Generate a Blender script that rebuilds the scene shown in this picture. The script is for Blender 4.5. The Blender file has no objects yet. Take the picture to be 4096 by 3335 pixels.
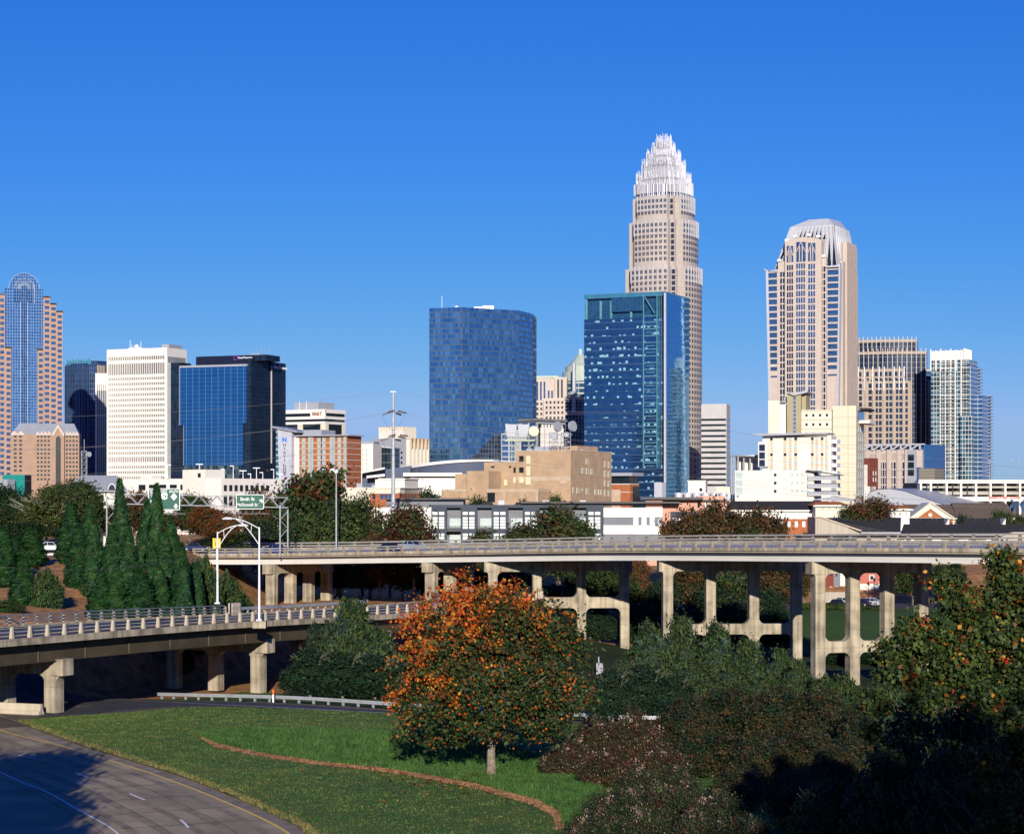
import bpy, math, random
import numpy as np
from mathutils import Vector
sc = bpy.context.scene
R = math.radians
F, CX, YH, CZ = 8000.0, 2048.0, 1990.0, 20.0      # focal length (photo pixels), centre, horizon row, eye height
# ---------- camera, sky, sun, exposure ----------
cam_d = bpy.data.cameras.new('camera'); cam = bpy.data.objects.new('camera', cam_d); sc.collection.objects.link(cam)
cam.location = (0, 0, CZ); cam.rotation_euler = (R(90), 0, 0)
cam_d.sensor_width = 36; cam_d.lens = 36*F/4096
cam_d.shift_y = (YH-1667.5)/4096
cam_d.clip_end = 20000; cam_d.clip_start = 1
sc.camera = cam
SUN_EL, SUN_AZ = 16.0, -2.0                        # low sun behind the viewer, a little to the right
w = bpy.data.worlds.new('World'); sc.world = w; w.use_nodes = True
nt = w.node_tree; bg = nt.nodes['Background']
sky = nt.nodes.new('ShaderNodeTexSky'); sky.sky_type = 'NISHITA'; sky.sun_disc = False
sky.sun_elevation = R(SUN_EL); sky.sun_rotation = R(180+SUN_AZ)
sky.air_density = 1.0; sky.dust_density = 0.0; sky.ozone_density = 6.0; sky.altitude = 300
sep = nt.nodes.new('ShaderNodeSeparateColor'); com = nt.nodes.new('ShaderNodeCombineColor'); nt.links.new(sky.outputs[0], sep.inputs[0])
for i_, (g_, e_) in enumerate(((1.30, 1.85), (.745, 1.18), (1.0, .70))):            # slide film response: deeper, more saturated blue
    a_ = nt.nodes.new('ShaderNodeMath'); a_.operation = 'MULTIPLY'; a_.inputs[1].default_value = .1; nt.links.new(sep.outputs[i_], a_.inputs[0])
    b_ = nt.nodes.new('ShaderNodeMath'); b_.operation = 'POWER'; b_.inputs[1].default_value = e_; nt.links.new(a_.outputs[0], b_.inputs[0])
    c_ = nt.nodes.new('ShaderNodeMath'); c_.operation = 'MULTIPLY'; c_.inputs[1].default_value = g_*8.1; nt.links.new(b_.outputs[0], c_.inputs[0])
    d_ = nt.nodes.new('ShaderNodeMath'); d_.operation = 'MINIMUM'; d_.inputs[1].default_value = (2.5, 4.0, 6.75)[i_]; nt.links.new(c_.outputs[0], d_.inputs[0]); nt.links.new(d_.outputs[0], com.inputs[i_])
nt.links.new(com.outputs[0], bg.inputs[0])
bg.inputs[1].default_value = 0.10
sd = bpy.data.lights.new('sun', 'SUN'); so = bpy.data.objects.new('sun', sd); sc.collection.objects.link(so)
sd.energy = 4.9; sd.angle = R(0.5); sd.color = (1.0, 0.92, 0.80)
dv = Vector((math.sin(R(SUN_AZ))*math.cos(R(SUN_EL)), math.cos(R(SUN_AZ))*math.cos(R(SUN_EL)), -math.sin(R(SUN_EL))))
so.rotation_euler = dv.to_track_quat('-Z', 'Y').to_euler(); so.location = (0, -50, 80)
sc.view_settings.view_transform = 'Standard'; sc.view_settings.look = 'None'
sc.view_settings.exposure = 0.3; sc.view_settings.gamma = 1
sc.cycles.max_bounces = 5; sc.cycles.diffuse_bounces = 2; sc.cycles.glossy_bounces = 3
sc.cycles.transparent_max_bounces = 4; sc.cycles.caustics_reflective = False; sc.cycles.caustics_refractive = False
# ---------- helpers ----------
def PX(px, D): return (px-CX)/F*D
def PZ(py, D): return CZ+(YH-py)/F*D
def G(px, py, z=0.0):
    D = (CZ-z)*F/(py-YH); return (PX(px, D), D)
def ss(a, b, x):
    t = (x-a)/(b-a); t = 0 if t < 0 else 1 if t > 1 else t
    return t*t*(3-2*t)
def tag(o, label=None, cat=None, group=None, kind=None):
    if label: o['label'] = label
    if cat: o['category'] = cat
    if group: o['group'] = group
    if kind: o['kind'] = kind
    return o
def empty(name, loc=(0, 0, 0), rz=0.0, label=None, cat=None, group=None, kind=None):
    o = bpy.data.objects.new(name, None); sc.collection.objects.link(o)
    o.location = loc; o.rotation_euler = (0, 0, rz); o.empty_display_size = .5
    return tag(o, label, cat, group, kind)
def link(name, me, parent=None, loc=None, rot=None, kind=None):
    o = bpy.data.objects.new(name, me); sc.collection.objects.link(o)
    if parent: o.parent = parent
    if loc: o.location = loc
    if rot: o.rotation_euler = rot
    if kind: o['kind'] = kind
    return o
def copy_tree(root, loc, rz=None, scale=None, label=None, group=None):
    r = root.copy(); sc.collection.objects.link(r); r.location = loc
    if rz is not None: r.rotation_euler = (0, 0, rz)
    if scale is not None: r.scale = scale
    if label: r['label'] = label
    if group: r['group'] = group
    for ch in list(root.children):
        c = ch.copy(); sc.collection.objects.link(c); c.parent = r
        for g in ch.children:
            d = g.copy(); sc.collection.objects.link(d); d.parent = c
    return r
class MB:
    def __init__(s): s.v = []; s.f = []; s.m = []
    def face(s, pts, m=0):
        n = len(s.v); s.v += [tuple(p) for p in pts]; s.f.append(tuple(range(n, n+len(pts)))); s.m.append(m)
    def box(s, x0, x1, y0, y1, z0, z1, m=0):
        if x0 > x1: x0, x1 = x1, x0
        if y0 > y1: y0, y1 = y1, y0
        n = len(s.v)
        s.v += [(x0,y0,z0),(x1,y0,z0),(x1,y1,z0),(x0,y1,z0),(x0,y0,z1),(x1,y0,z1),(x1,y1,z1),(x0,y1,z1)]
        for q in ((0,3,2,1),(4,5,6,7),(0,1,5,4),(1,2,6,5),(2,3,7,6),(3,0,4,7)):
            s.f.append(tuple(n+i for i in q)); s.m.append(m)
        return s
    def prism(s, poly, z0, z1, m=0, mt=None, top=None):
        # poly: counter-clockwise (x, y); top: optional other polygon for the upper ring
        n = len(s.v); k = len(poly); tp = top or poly
        zt = z1 if isinstance(z1, (list, tuple)) else [z1]*k
        s.v += [(p[0], p[1], z0) for p in poly]+[(tp[i][0], tp[i][1], zt[i]) for i in range(k)]
        for i in range(k):
            j = (i+1) % k; s.f.append((n+i, n+j, n+k+j, n+k+i)); s.m.append(m)
        s.f.append(tuple(n+k+i for i in range(k))); s.m.append(m if mt is None else mt)
        s.f.append(tuple(n+k-1-i for i in range(k))); s.m.append(m)
        return s
    def xz(s, poly, y0, y1, m=0):
        # poly in (x, z), counter-clockwise seen from -y (front); extruded from y0 (front) to y1
        n = len(s.v); k = len(poly)
        s.v += [(p[0], y0, p[1]) for p in poly]+[(p[0], y1, p[1]) for p in poly]
        s.f.append(tuple(n+i for i in range(k))); s.m.append(m)
        s.f.append(tuple(n+k+k-1-i for i in range(k))); s.m.append(m)
        for i in range(k):
            j = (i+1) % k; s.f.append((n+j, n+i, n+k+i, n+k+j)); s.m.append(m)
        return s
    def beam(s, a, b, w, h=None, m=0):
        a = Vector(a); b = Vector(b); h = h or w
        d = (b-a); L = d.length
        if L < 1e-6: return s
        d /= L; up = Vector((0, 0, 1)) if abs(d.z) < .95 else Vector((0, 1, 0))
        sx = d.cross(up).normalized()*w/2; sy = sx.normalized().cross(d)*h/2
        n = len(s.v)
        for c in (a, b):
            for (i, j) in ((-1,-1),(1,-1),(1,1),(-1,1)): s.v.append(tuple(c+sx*i+sy*j))
        for q in ((0,1,2,3),(7,6,5,4),(0,4,5,1),(1,5,6,2),(2,6,7,3),(3,7,4,0)):
            s.f.append(tuple(n+i for i in q)); s.m.append(m)
        return s
    def tube(s, a, b, r0, r1=None, k=8, m=0, cap=True):
        a = Vector(a); b = Vector(b); r1 = r0 if r1 is None else r1
        d = (b-a).normalized(); up = Vector((0, 0, 1)) if abs(d.z) < .95 else Vector((0, 1, 0))
        x = d.cross(up).normalized(); y = x.cross(d)
        n = len(s.v)
        for (c, r) in ((a, r0), (b, r1)):
            for i in range(k):
                t = 2*math.pi*i/k; s.v.append(tuple(c+x*math.cos(t)*r+y*math.sin(t)*r))
        for i in range(k):
            j = (i+1) % k; s.f.append((n+j, n+i, n+k+i, n+k+j)); s.m.append(m)
        if cap:
            s.f.append(tuple(n+i for i in range(k))); s.m.append(m)
            s.f.append(tuple(n+k+k-1-i for i in range(k))); s.m.append(m)
        return s
    def path(s, pts, r, k=6, m=0):
        for i in range(len(pts)-1):
            r0 = r[i] if isinstance(r, (list, tuple)) else r
            r1 = r[i+1] if isinstance(r, (list, tuple)) else r
            s.tube(pts[i], pts[i+1], r0, r1, k, m)
        return s
    def dome(s, c, r, rz, k=16, q=5, m=0, a0=0, a1=2*math.pi):
        rings = []
        for j in range(q+1):
            t = j/q*math.pi/2; rings.append((r*math.cos(t), rz*math.sin(t)))
        for j in range(q):
            for i in range(k):
                t0 = a0+(a1-a0)*i/k; t1 = a0+(a1-a0)*(i+1)/k
                (ra, za), (rb, zb) = rings[j], rings[j+1]
                p = [(c[0]+ra*math.cos(t0), c[1]+ra*math.sin(t0), c[2]+za), (c[0]+ra*math.cos(t1), c[1]+ra*math.sin(t1), c[2]+za),
                     (c[0]+rb*math.cos(t1), c[1]+rb*math.sin(t1), c[2]+zb), (c[0]+rb*math.cos(t0), c[1]+rb*math.sin(t0), c[2]+zb)]
                s.face(p if j < q-1 else p[:3], m)
        return s
    def mesh(s, name, mats, smooth=False, uv=True):
        me = bpy.data.meshes.new(name); me.from_pydata(s.v, [], s.f)
        if not isinstance(mats, (list, tuple)): mats = [mats]
        for a in mats: me.materials.append(a)
        if len(mats) > 1: me.polygons.foreach_set('material_index', s.m)
        if uv and s.f:
            lay = me.uv_layers.new(name='uv'); out = []
            V = s.v
            for f in s.f:
                nx = ny = nz = 0.0
                for i in range(len(f)):
                    a = V[f[i]]; b = V[f[(i+1) % len(f)]]
                    nx += (a[1]-b[1])*(a[2]+b[2]); ny += (a[2]-b[2])*(a[0]+b[0]); nz += (a[0]-b[0])*(a[1]+b[1])
                h = math.hypot(nx, ny)
                if h > abs(nz)*.8 and h > 1e-9:
                    tx, ty = -ny/h, nx/h
                    for i in f: p = V[i]; out += [p[0]*tx+p[1]*ty, p[2]]
                else:
                    for i in f: p = V[i]; out += [p[0], p[1]]
            lay.data.foreach_set('uv', out)
        if smooth: me.polygons.foreach_set('use_smooth', [True]*len(me.polygons))
        me.update(); return me
    def build(s, name, mats, parent=None, loc=None, rot=None, smooth=False, kind=None):
        return link(name, s.mesh(name, mats, smooth), parent, loc, rot, kind)
# ---------- materials ----------
def _mat(name):
    m = bpy.data.materials.new(name); m.use_nodes = True
    return m, m.node_tree, m.node_tree.nodes['Principled BSDF'], m.node_tree.nodes, m.node_tree.links
def plain(name, col, rough=.75, metal=0.0, var=.15, scale=.25, spec=.3, col2=None, bump=0, detail=4, coord='Object'):
    m, t, b, N, L = _mat(name)
    b.inputs['Roughness'].default_value = rough; b.inputs['Metallic'].default_value = metal
    b.inputs['Specular IOR Level'].default_value = spec
    tc = N.new('ShaderNodeTexCoord'); nz = N.new('ShaderNodeTexNoise'); nz.inputs['Scale'].default_value = scale
    nz.inputs['Detail'].default_value = detail; nz.inputs['Roughness'].default_value = .65
    L.new(tc.outputs[coord], nz.inputs['Vector'])
    rp = N.new('ShaderNodeValToRGB'); c1 = tuple(c*(1-var) for c in col); c2 = col2 or tuple(min(1, c*(1+var)) for c in col)
    rp.color_ramp.elements[0].color = (*c1, 1); rp.color_ramp.elements[1].color = (*c2, 1)
    rp.color_ramp.elements[0].position = .35; rp.color_ramp.elements[1].position = .65
    L.new(nz.outputs['Fac'], rp.inputs[0]); L.new(rp.outputs[0], b.inputs['Base Color'])
    if bump:
        bp = N.new('ShaderNodeBump'); bp.inputs['Strength'].default_value = bump; L.new(nz.outputs['Fac'], bp.inputs['Height']); L.new(bp.outputs[0], b.inputs['Normal'])
    return m
def concrete(name, col, streak=.35, scale=.5, rough=.85):
    # blotches plus vertical water streaks that belong to the concrete
    m, t, b, N, L = _mat(name); b.inputs['Roughness'].default_value = rough; b.inputs['Specular IOR Level'].default_value = .2
    tc = N.new('ShaderNodeTexCoord'); mp = N.new('ShaderNodeMapping'); mp.inputs['Scale'].default_value = (1.5, 1.5, .07)
    L.new(tc.outputs['Object'], mp.inputs[0])
    n1 = N.new('ShaderNodeTexNoise'); n1.inputs['Scale'].default_value = 1.2; n1.inputs['Detail'].default_value = 6; L.new(mp.outputs[0], n1.inputs[0])
    n2 = N.new('ShaderNodeTexNoise'); n2.inputs['Scale'].default_value = scale; n2.inputs['Detail'].default_value = 8; L.new(tc.outputs['Object'], n2.inputs[0])
    ad = N.new('ShaderNodeMath'); ad.operation = 'ADD'; L.new(n1.outputs[0], ad.inputs[0]); L.new(n2.outputs[0], ad.inputs[1])
    rp = N.new('ShaderNodeValToRGB'); e = rp.color_ramp.elements
    e[0].position = .38; e[1].position = .62
    ml = N.new('ShaderNodeMath'); ml.operation = 'MULTIPLY'; ml.inputs[1].default_value = .5; L.new(ad.outputs[0], ml.inputs[0])
    e[0].color = (*[c*(1-streak) for c in col], 1); e[1].color = (*col, 1)
    L.new(ml.outputs[0], rp.inputs[0])
    sz = N.new('ShaderNodeSeparateXYZ'); L.new(tc.outputs['Object'], sz.inputs[0]); q = sz.outputs[2]
    for op, val in (('MULTIPLY', .41), ('FRACT', 0), ('LESS_THAN', .035)):           # form joints left by the shuttering
        k = N.new('ShaderNodeMath'); k.operation = op; L.new(q, k.inputs[0]); k.inputs[1].default_value = val; q = k.outputs[0]
    mx = N.new('ShaderNodeMix'); mx.data_type = 'RGBA'; k = N.new('ShaderNodeMath'); k.operation = 'MULTIPLY'; k.inputs[1].default_value = .45; L.new(q, k.inputs[0]); L.new(k.outputs[0], mx.inputs[0])
    L.new(rp.outputs[0], mx.inputs[6]); mx.inputs[7].default_value = (*[c*.35 for c in col], 1); L.new(mx.outputs[2], b.inputs['Base Color'])
    return m
def curtain(name, pw, ph, ca, cb, mull, mu=.08, mv=.12, rough=.08, metal=.5, tilt=.01, spread=(0, 1), band=None, bandc=None, spec=.6, wnw=.5):
    """Curtain wall in metres: pane width/height, two pane colours mixed per pane, mullion colour and share; band = lower share of each storey with its own random bright cells."""
    m, t, b, N, L = _mat(name)
    b.inputs['Specular IOR Level'].default_value = spec
    uv = N.new('ShaderNodeUVMap'); uv.uv_map = 'uv'; sp = N.new('ShaderNodeSeparateXYZ'); L.new(uv.outputs[0], sp.inputs[0])
    def M(op, a, bb=None, c=None):
        n = N.new('ShaderNodeMath'); n.operation = op
        for i, q in enumerate((a, bb, c)):
            if q is None: continue
            if isinstance(q, (int, float)): n.inputs[i].default_value = q
            else: L.new(q, n.inputs[i])
        return n.outputs[0]
    u = M('DIVIDE', sp.outputs[0], pw); v = M('DIVIDE', sp.outputs[1], ph)
    fu = M('FLOOR', u); fv = M('FLOOR', v); ru = M('SUBTRACT', u, fu); rv = M('SUBTRACT', v, fv)
    cb_ = N.new('ShaderNodeCombineXYZ'); L.new(fu, cb_.inputs[0]); L.new(fv, cb_.inputs[1])
    wn = N.new('ShaderNodeTexWhiteNoise'); wn.noise_dimensions = '3D'; L.new(cb_.outputs[0], wn.inputs['Vector'])
    # neighbouring panes share blinds: smooth noise along a storey added to the per pane value
    nz = N.new('ShaderNodeTexNoise'); nz.inputs['Scale'].default_value = .35; nz.inputs['Detail'].default_value = 2; L.new(cb_.outputs[0], nz.inputs['Vector'])
    val = M('ADD', M('MULTIPLY', wn.outputs['Value'], wnw), M('MULTIPLY', nz.outputs[0], 1-wnw))
    rp = N.new('ShaderNodeValToRGB'); e = rp.color_ramp.elements
    e[0].position = .3+.4*spread[0]; e[1].position = .3+.4*spread[1]; e[0].color = (*ca, 1); e[1].color = (*cb, 1)
    L.new(val, rp.inputs[0]); col = rp.outputs[0]
    def mix(f, a, c2):
        x = N.new('ShaderNodeMix'); x.data_type = 'RGBA'; L.new(f, x.inputs[0]); L.new(a, x.inputs[6])
        if isinstance(c2, tuple): x.inputs[7].default_value = (*c2, 1)
        else: L.new(c2, x.inputs[7])
        return x.outputs[2]
    isb = None
    if band:
        # interior columns, blinds and desks seen behind the glass in the lower share of each storey
        u2 = M('FLOOR', M('DIVIDE', sp.outputs[0], band[1])); c3 = N.new('ShaderNodeCombineXYZ'); L.new(u2, c3.inputs[0]); L.new(fv, c3.inputs[1])
        w2 = N.new('ShaderNodeTexWhiteNoise'); L.new(c3.outputs[0], w2.inputs['Vector'])
        hgt = M('MULTIPLY', w2.outputs['Value'], band[0])
        c4 = N.new('ShaderNodeCombineXYZ'); L.new(u2, c4.inputs[1]); L.new(fv, c4.inputs[0]); w3 = N.new('ShaderNodeTexWhiteNoise'); L.new(c4.outputs[0], w3.inputs['Vector'])
        isb = M('MULTIPLY', M('LESS_THAN', M('SUBTRACT', rv, .16), hgt), M('MULTIPLY', M('GREATER_THAN', w3.outputs['Value'], 1-band[2]), M('GREATER_THAN', rv, .16)))
        col = mix(isb, col, bandc)
    fm = M('MAXIMUM', M('LESS_THAN', ru, mu), M('LESS_THAN', rv, mv))
    col = mix(fm, col, mull)
    L.new(col, b.inputs['Base Color'])
    inv = M('SUBTRACT', 1.0, fm)
    if isb is not None: inv = M('MULTIPLY', inv, M('SUBTRACT', 1.0, M('MULTIPLY', isb, .8)))
    L.new(M('MULTIPLY', inv, metal), b.inputs['Metallic'])
    L.new(M('ADD', M('MULTIPLY', fm, .4), rough), b.inputs['Roughness'])
    if tilt:
        vm = N.new('ShaderNodeVectorMath'); vm.operation = 'SUBTRACT'; vm.inputs[1].default_value = (.5, .5, .5); L.new(wn.outputs['Color'], vm.inputs[0])
        vs = N.new('ShaderNodeVectorMath'); vs.operation = 'SCALE'; vs.inputs['Scale'].default_value = tilt; L.new(vm.outputs[0], vs.inputs[0])
        ge = N.new('ShaderNodeNewGeometry'); va = N.new('ShaderNodeVectorMath'); va.operation = 'ADD'; L.new(ge.outputs['Normal'], va.inputs[0]); L.new(vs.outputs[0], va.inputs[1])
        vn = N.new('ShaderNodeVectorMath'); vn.operation = 'NORMALIZE'; L.new(va.outputs[0], vn.inputs[0]); L.new(vn.outputs[0], b.inputs['Normal'])
    return m
def panelled(name, col, pw, ph, line=.75, var=.04, lw=.05, rough=.7):
    """Stone or metal cladding in panels with fine joints."""
    m = curtain(name, pw, ph, tuple(c*(1-var) for c in col), tuple(c*(1+var) for c in col), tuple(c*line for c in col), lw/pw, lw/ph, rough=rough, metal=0, tilt=0, spec=.25)
    return m
def text(s, width, mat, parent, loc, rot, size=1.0, ext=.05, depth_y=None, bold=0.0, height=None):
    name = "lettering"; cu = bpy.data.curves.new(name, 'FONT'); cu.body = s; cu.size = size; cu.extrude = ext; cu.offset = bold
    cu.align_x = 'CENTER'; cu.align_y = 'CENTER'; cu.resolution_u = 3
    o = bpy.data.objects.new(name, cu); sc.collection.objects.link(o)
    dg = bpy.context.evaluated_depsgraph_get(); dg.update()
    me = bpy.data.meshes.new_from_object(o.evaluated_get(dg)); bpy.data.objects.remove(o)
    co = np.array([v.co[:] for v in me.vertices]); mn, mx = co.min(0), co.max(0)
    k = width/(mx[0]-mn[0]); ky = k if height is None else height/(mx[1]-mn[1])
    co[:, 0] = (co[:, 0]-(mn[0]+mx[0])/2)*k; co[:, 1] = (co[:, 1]-(mn[1]+mx[1])/2)*ky
    me.vertices.foreach_set('co', co.ravel()); me.materials.clear(); me.materials.append(mat); me.update()
    return link(name, me, parent, loc, rot)
FRONT = (R(90), 0, 0); SIDE = (R(90), 0, R(90))
M = {}
# ---------- shared materials ----------
M['conc'] = concrete('weathered_concrete', (.47, .40, .29), .62)
M['conc_light'] = concrete('pale_concrete', (.52, .45, .34), .25)
M['conc_dark'] = concrete('stained_concrete', (.40, .33, .22), .5, 1.2)
M['asphalt'] = plain('asphalt', (.045, .047, .052), .85, var=.25, scale=.35, detail=8)
M['asphalt_blue'] = plain('smooth_asphalt', (.034, .038, .045), .7, var=.2, scale=.2, detail=8)
M['gravel'] = plain('rough_asphalt', (.095, .082, .062), .95, var=.35, scale=.8, detail=12, bump=.4)
M['road_conc'] = plain('road_concrete', (.30, .24, .145), .85, var=.30, scale=.16, detail=9)
M['gutter'] = plain('gutter_concrete', (.22, .185, .135), .9, var=.3, scale=.7, detail=9)
M['paint_y'] = plain('yellow_road_paint', (.75, .50, .10), .7, var=.15, scale=2)
M['paint_w'] = plain('white_road_paint', (.75, .74, .70), .7, var=.15, scale=2)
M['galv'] = plain('galvanised_steel', (.42, .44, .46), .45, .35, var=.12, scale=1)
M['steel_blue'] = plain('bluish_steel_rail', (.22, .25, .30), .4, .5, var=.1, scale=1)
M['rail_tan'] = plain('dull_aluminium_rail', (.34, .32, .28), .6, .2, var=.15, scale=.7)
M['girder_w'] = plain('pale_grey_paint', (.58, .56, .52), .5, var=.05, scale=.2)
M['girder_g'] = plain('old_green_girder_paint', (.060, .058, .034), .6, var=.3, scale=.35, col2=(.085, .060, .035), detail=7)
M['white_metal'] = plain('white_painted_metal', (.72, .73, .76), .4, var=.03, scale=1)
M['black'] = plain('black_rubber', (.012, .012, .013), .6, var=.1)
M['dark_metal'] = plain('dark_metal', (.03, .033, .04), .5, .3, var=.1)
M['bark'] = plain('grey_bark', (.20, .165, .125), .95, var=.45, scale=3, bump=.6)
M['dirt'] = plain('pine_straw_slope', (.33, .145, .045), .95, var=.5, scale=.6, detail=12, bump=.5, col2=(.52, .26, .095))
M['mulch'] = plain('pine_straw_mulch', (.20, .115, .065), .95, var=.45, scale=2.2, detail=10, bump=.6, col2=(.36, .22, .13))
def grassmat(name, a, b_, c, s1=.12, s2=1.6):
    m, t, b, N, L = _mat(name); b.inputs['Roughness'].default_value = .9; b.inputs['Specular IOR Level'].default_value = .1
    tc = N.new('ShaderNodeTexCoord'); x = N.new('ShaderNodeTexNoise'); x.inputs['Scale'].default_value = s1; x.inputs['Detail'].default_value = 7; x.inputs['Distortion'].default_value = 1.5
    y = N.new('ShaderNodeTexNoise'); y.inputs['Scale'].default_value = s2; y.inputs['Detail'].default_value = 10; y.inputs['Roughness'].default_value = .75
    L.new(tc.outputs['Object'], x.inputs[0]); L.new(tc.outputs['Object'], y.inputs[0])
    r1 = N.new('ShaderNodeValToRGB'); e = r1.color_ramp.elements; e[0].position = .33; e[1].position = .62; e[0].color = (*a, 1); e[1].color = (*b_, 1)
    L.new(x.outputs[0], r1.inputs[0])
    r2 = N.new('ShaderNodeValToRGB'); e = r2.color_ramp.elements; e[0].position = .50; e[1].position = .72; e[0].color = (0, 0, 0, 1); e[1].color = (1, 1, 1, 1)
    L.new(y.outputs[0], r2.inputs[0])
    mx = N.new('ShaderNodeMix'); mx.data_type = 'RGBA'; L.new(r2.outputs[0], mx.inputs[0]); L.new(r1.outputs[0], mx.inputs[6]); mx.inputs[7].default_value = (*c, 1)
    L.new(mx.outputs[2], b.inputs['Base Color'])
    bp = N.new('ShaderNodeBump'); bp.inputs['Strength'].default_value = 1.0; bp.inputs['Distance'].default_value = .25; L.new(y.outputs[0], bp.inputs['Height']); L.new(bp.outputs[0], b.inputs['Normal'])
    return m
M['grass'] = grassmat('mown_grass', (.105, .155, .034), (.050, .125, .028), (.26, .185, .070), s1=.10)
M['grass2'] = grassmat('lush_grass', (.035, .075, .020), (.048, .088, .024), (.07, .09, .03))
# ---------- terrain ----------
def qa(X, D):
    dx, dy = X+44.6, D-176.0
    return dx*-.916+dy*.4, dx*.4+dy*.916
def hgt(X, D):
    q, a = qa(X, D)
    low = -1.6*ss(190, 222, D)-3.4*ss(2, 28, X)*ss(188, 240, D)+4.7*ss(326, 366, D)+4.6*ss(392, 430, D)*ss(-60, -20, X)
    lt = ss(-42, -58, X)
    HL = lt*(7.2+3.6*ss(238, 300, D))+(1-lt)*(4.7-3.0*ss(258, 305, D))
    toe = 19-3*ss(30, 45, a)
    wgt = ss(toe, toe+7, q)*ss(130, 200, D)*(1-ss(30, 55, X))
    h = (1-wgt)*low+wgt*HL
    c = ss(385, 425, D)
    return (1-c)*h+c*(5+4*ss(430, 600, D))
def axis(a, lo, hi, step):
    out = list(np.arange(lo, hi+.1, step)); s = step; x = hi
    while x < a: s *= 1.5; x += s; out.append(x)
    s = step; x = lo; pre = []
    while x > -a: s *= 1.5; x -= s; pre.append(x)
    return pre[::-1]+out
xs = axis(9000, -120, 120, 2.5); ys = axis(9000, 60, 460, 2.5)
nx_, ny_ = len(xs), len(ys)
rnd = random.Random(5)
vs = [(x, y, hgt(x, y)-.10+(rnd.random()-.5)*.10) for y in ys for x in xs]
fs = [(j*nx_+i, j*nx_+i+1, (j+1)*nx_+i+1, (j+1)*nx_+i) for j in range(ny_-1) for i in range(nx_-1)]
me = bpy.data.meshes.new('ground'); me.from_pydata(vs, [], fs); me.materials.append(M['dirt']); me.polygons.foreach_set('use_smooth', [True]*len(fs))
link('ground', me, kind='structure')
def resample(pts, n):
    pts = [Vector(p) for p in pts]; L = [0]
    for i in range(len(pts)-1): L.append(L[-1]+(pts[i+1]-pts[i]).length)
    out = []
    for k in range(n):
        t = L[-1]*k/(n-1); i = 0
        while i < len(L)-2 and L[i+1] < t: i += 1
        f = (t-L[i])/max(1e-9, L[i+1]-L[i]); out.append(pts[i].lerp(pts[i+1], f))
    return out
def smooth(pts, n):
    # Catmull-Rom through the points
    P = [Vector(p) for p in pts]; P = [P[0]*2-P[1]]+P+[P[-1]*2-P[-2]]; out = []
    for i in range(1, len(P)-2):
        for k in range(8):
            t = k/8; a, b, c, d = P[i-1:i+3]
            out.append(.5*((2*b)+(c-a)*t+(2*a-5*b+4*c-d)*t*t+(3*b-a-3*c+d)*t**3))
    out.append(P[-2]); return resample(out, n)
def sheet(name, ea, eb, mat, off=.0, n=60, m=14, jitter=0, kind='structure', rag=0, thick=0):
    A = smooth([(p[0], p[1]) for p in ea], n); B = smooth([(p[0], p[1]) for p in eb], n)
    r = random.Random(3); v = []
    for j in range(m+1):
        for i in range(n):
            a = A[i]+(B[i]-A[i])*(j/m)
            if rag and j in (0, m): a = a+(B[i]-A[i]).normalized()*(r.random()-.5)*rag
            v.append((a[0], a[1], hgt(a[0], a[1])+off+(r.random()-.5)*jitter))
    f = [(j*n+i, j*n+i+1, (j+1)*n+i+1, (j+1)*n+i) for j in range(m) for i in range(n-1)]
    me = bpy.data.meshes.new(name); me.from_pydata(v, [], f); me.materials.append(mat); me.polygons.foreach_set('use_smooth', [True]*len(f))
    me.update()
    if me.polygons and me.polygons[len(f)//2].normal.z < 0: me.flip_normals()
    return link(name, me, kind=kind)
def lineoff(pts, d, n=40):
    S = smooth([(p[0], p[1]) for p in pts], n); out = []
    for i in range(n):
        t = (S[min(n-1, i+1)]-S[max(0, i-1)]).normalized(); out.append((S[i][0]-t[1]*d, S[i][1]+t[0]*d))
    return out
# ramp in the foreground (its kerb on the lawn side), seen in photo pixels on the flat ground
kerb = [(-66, 232), (-54, 196)]+[G(*p) for p in ((73, 2893), (315, 2980), (535, 3048), (732, 3110), (929, 3188), (1187, 3306))]+[(-9, 108), (-3.5, 90), (0, 70)]
yel = [(-68, 232), (-56, 196)]+[G(*p) for p in ((0, 2918), (225, 2977), (563, 3079), (844, 3183), (1153, 3332))]+[(-11.3, 108), (-6, 90), (-2.5, 70)]
ctr = [(-71, 232), (-60, 196)]+[G(*p) for p in ((0, 2991), (169, 3042), (357, 3110), (529, 3178), (717, 3272))]+[(-15, 105), (-10, 88), (-7, 70)]
wht = [(-74, 232), (-64, 196)]+[G(*p) for p in ((0, 3087), (180, 3163), (315, 3239), (473, 3335))]+[(-19, 105), (-14, 85), (-11, 70)]
sheet('ground_ramp_verge', [(-62, 232), (-49, 196), (-40, 175), (-38, 150), (-60, 120), (-60, 70)], [(-95, 232), (-95, 196), (-95, 175), (-95, 150), (-95, 120), (-95, 70)], M['gravel'], -.06, n=30)
road_ = sheet('road', [(p[0]+.3, p[1]) for p in kerb], lineoff(kerb, -26.0), M['road_conc'], .0, n=70, m=8)
def stripe(name, pts, wd, mat, off=.012, dash=None):
    S = smooth([(p[0], p[1]) for p in pts], 220); mb = MB(); acc = 0
    for i in range(len(S)-1):
        seg = (S[i+1]-S[i]).length; acc += seg
        if dash and (acc % dash[1]) > dash[0]: continue
        t = (S[i+1]-S[i]).normalized(); n = Vector((-t[1], t[0]))*wd/2
        q = [S[i]-n, S[i+1]-n, S[i+1]+n, S[i]+n]
        mb.face([(p[0], p[1], hgt(p[0], p[1])+off) for p in q])
    return mb.build(name, mat, kind='structure')
stripe('road_edge_line', yel, .20, M['paint_y'], .022)
stripe('road_lane_line', ctr, .16, M['paint_w'], .022, dash=(3.0, 12.0))
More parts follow.
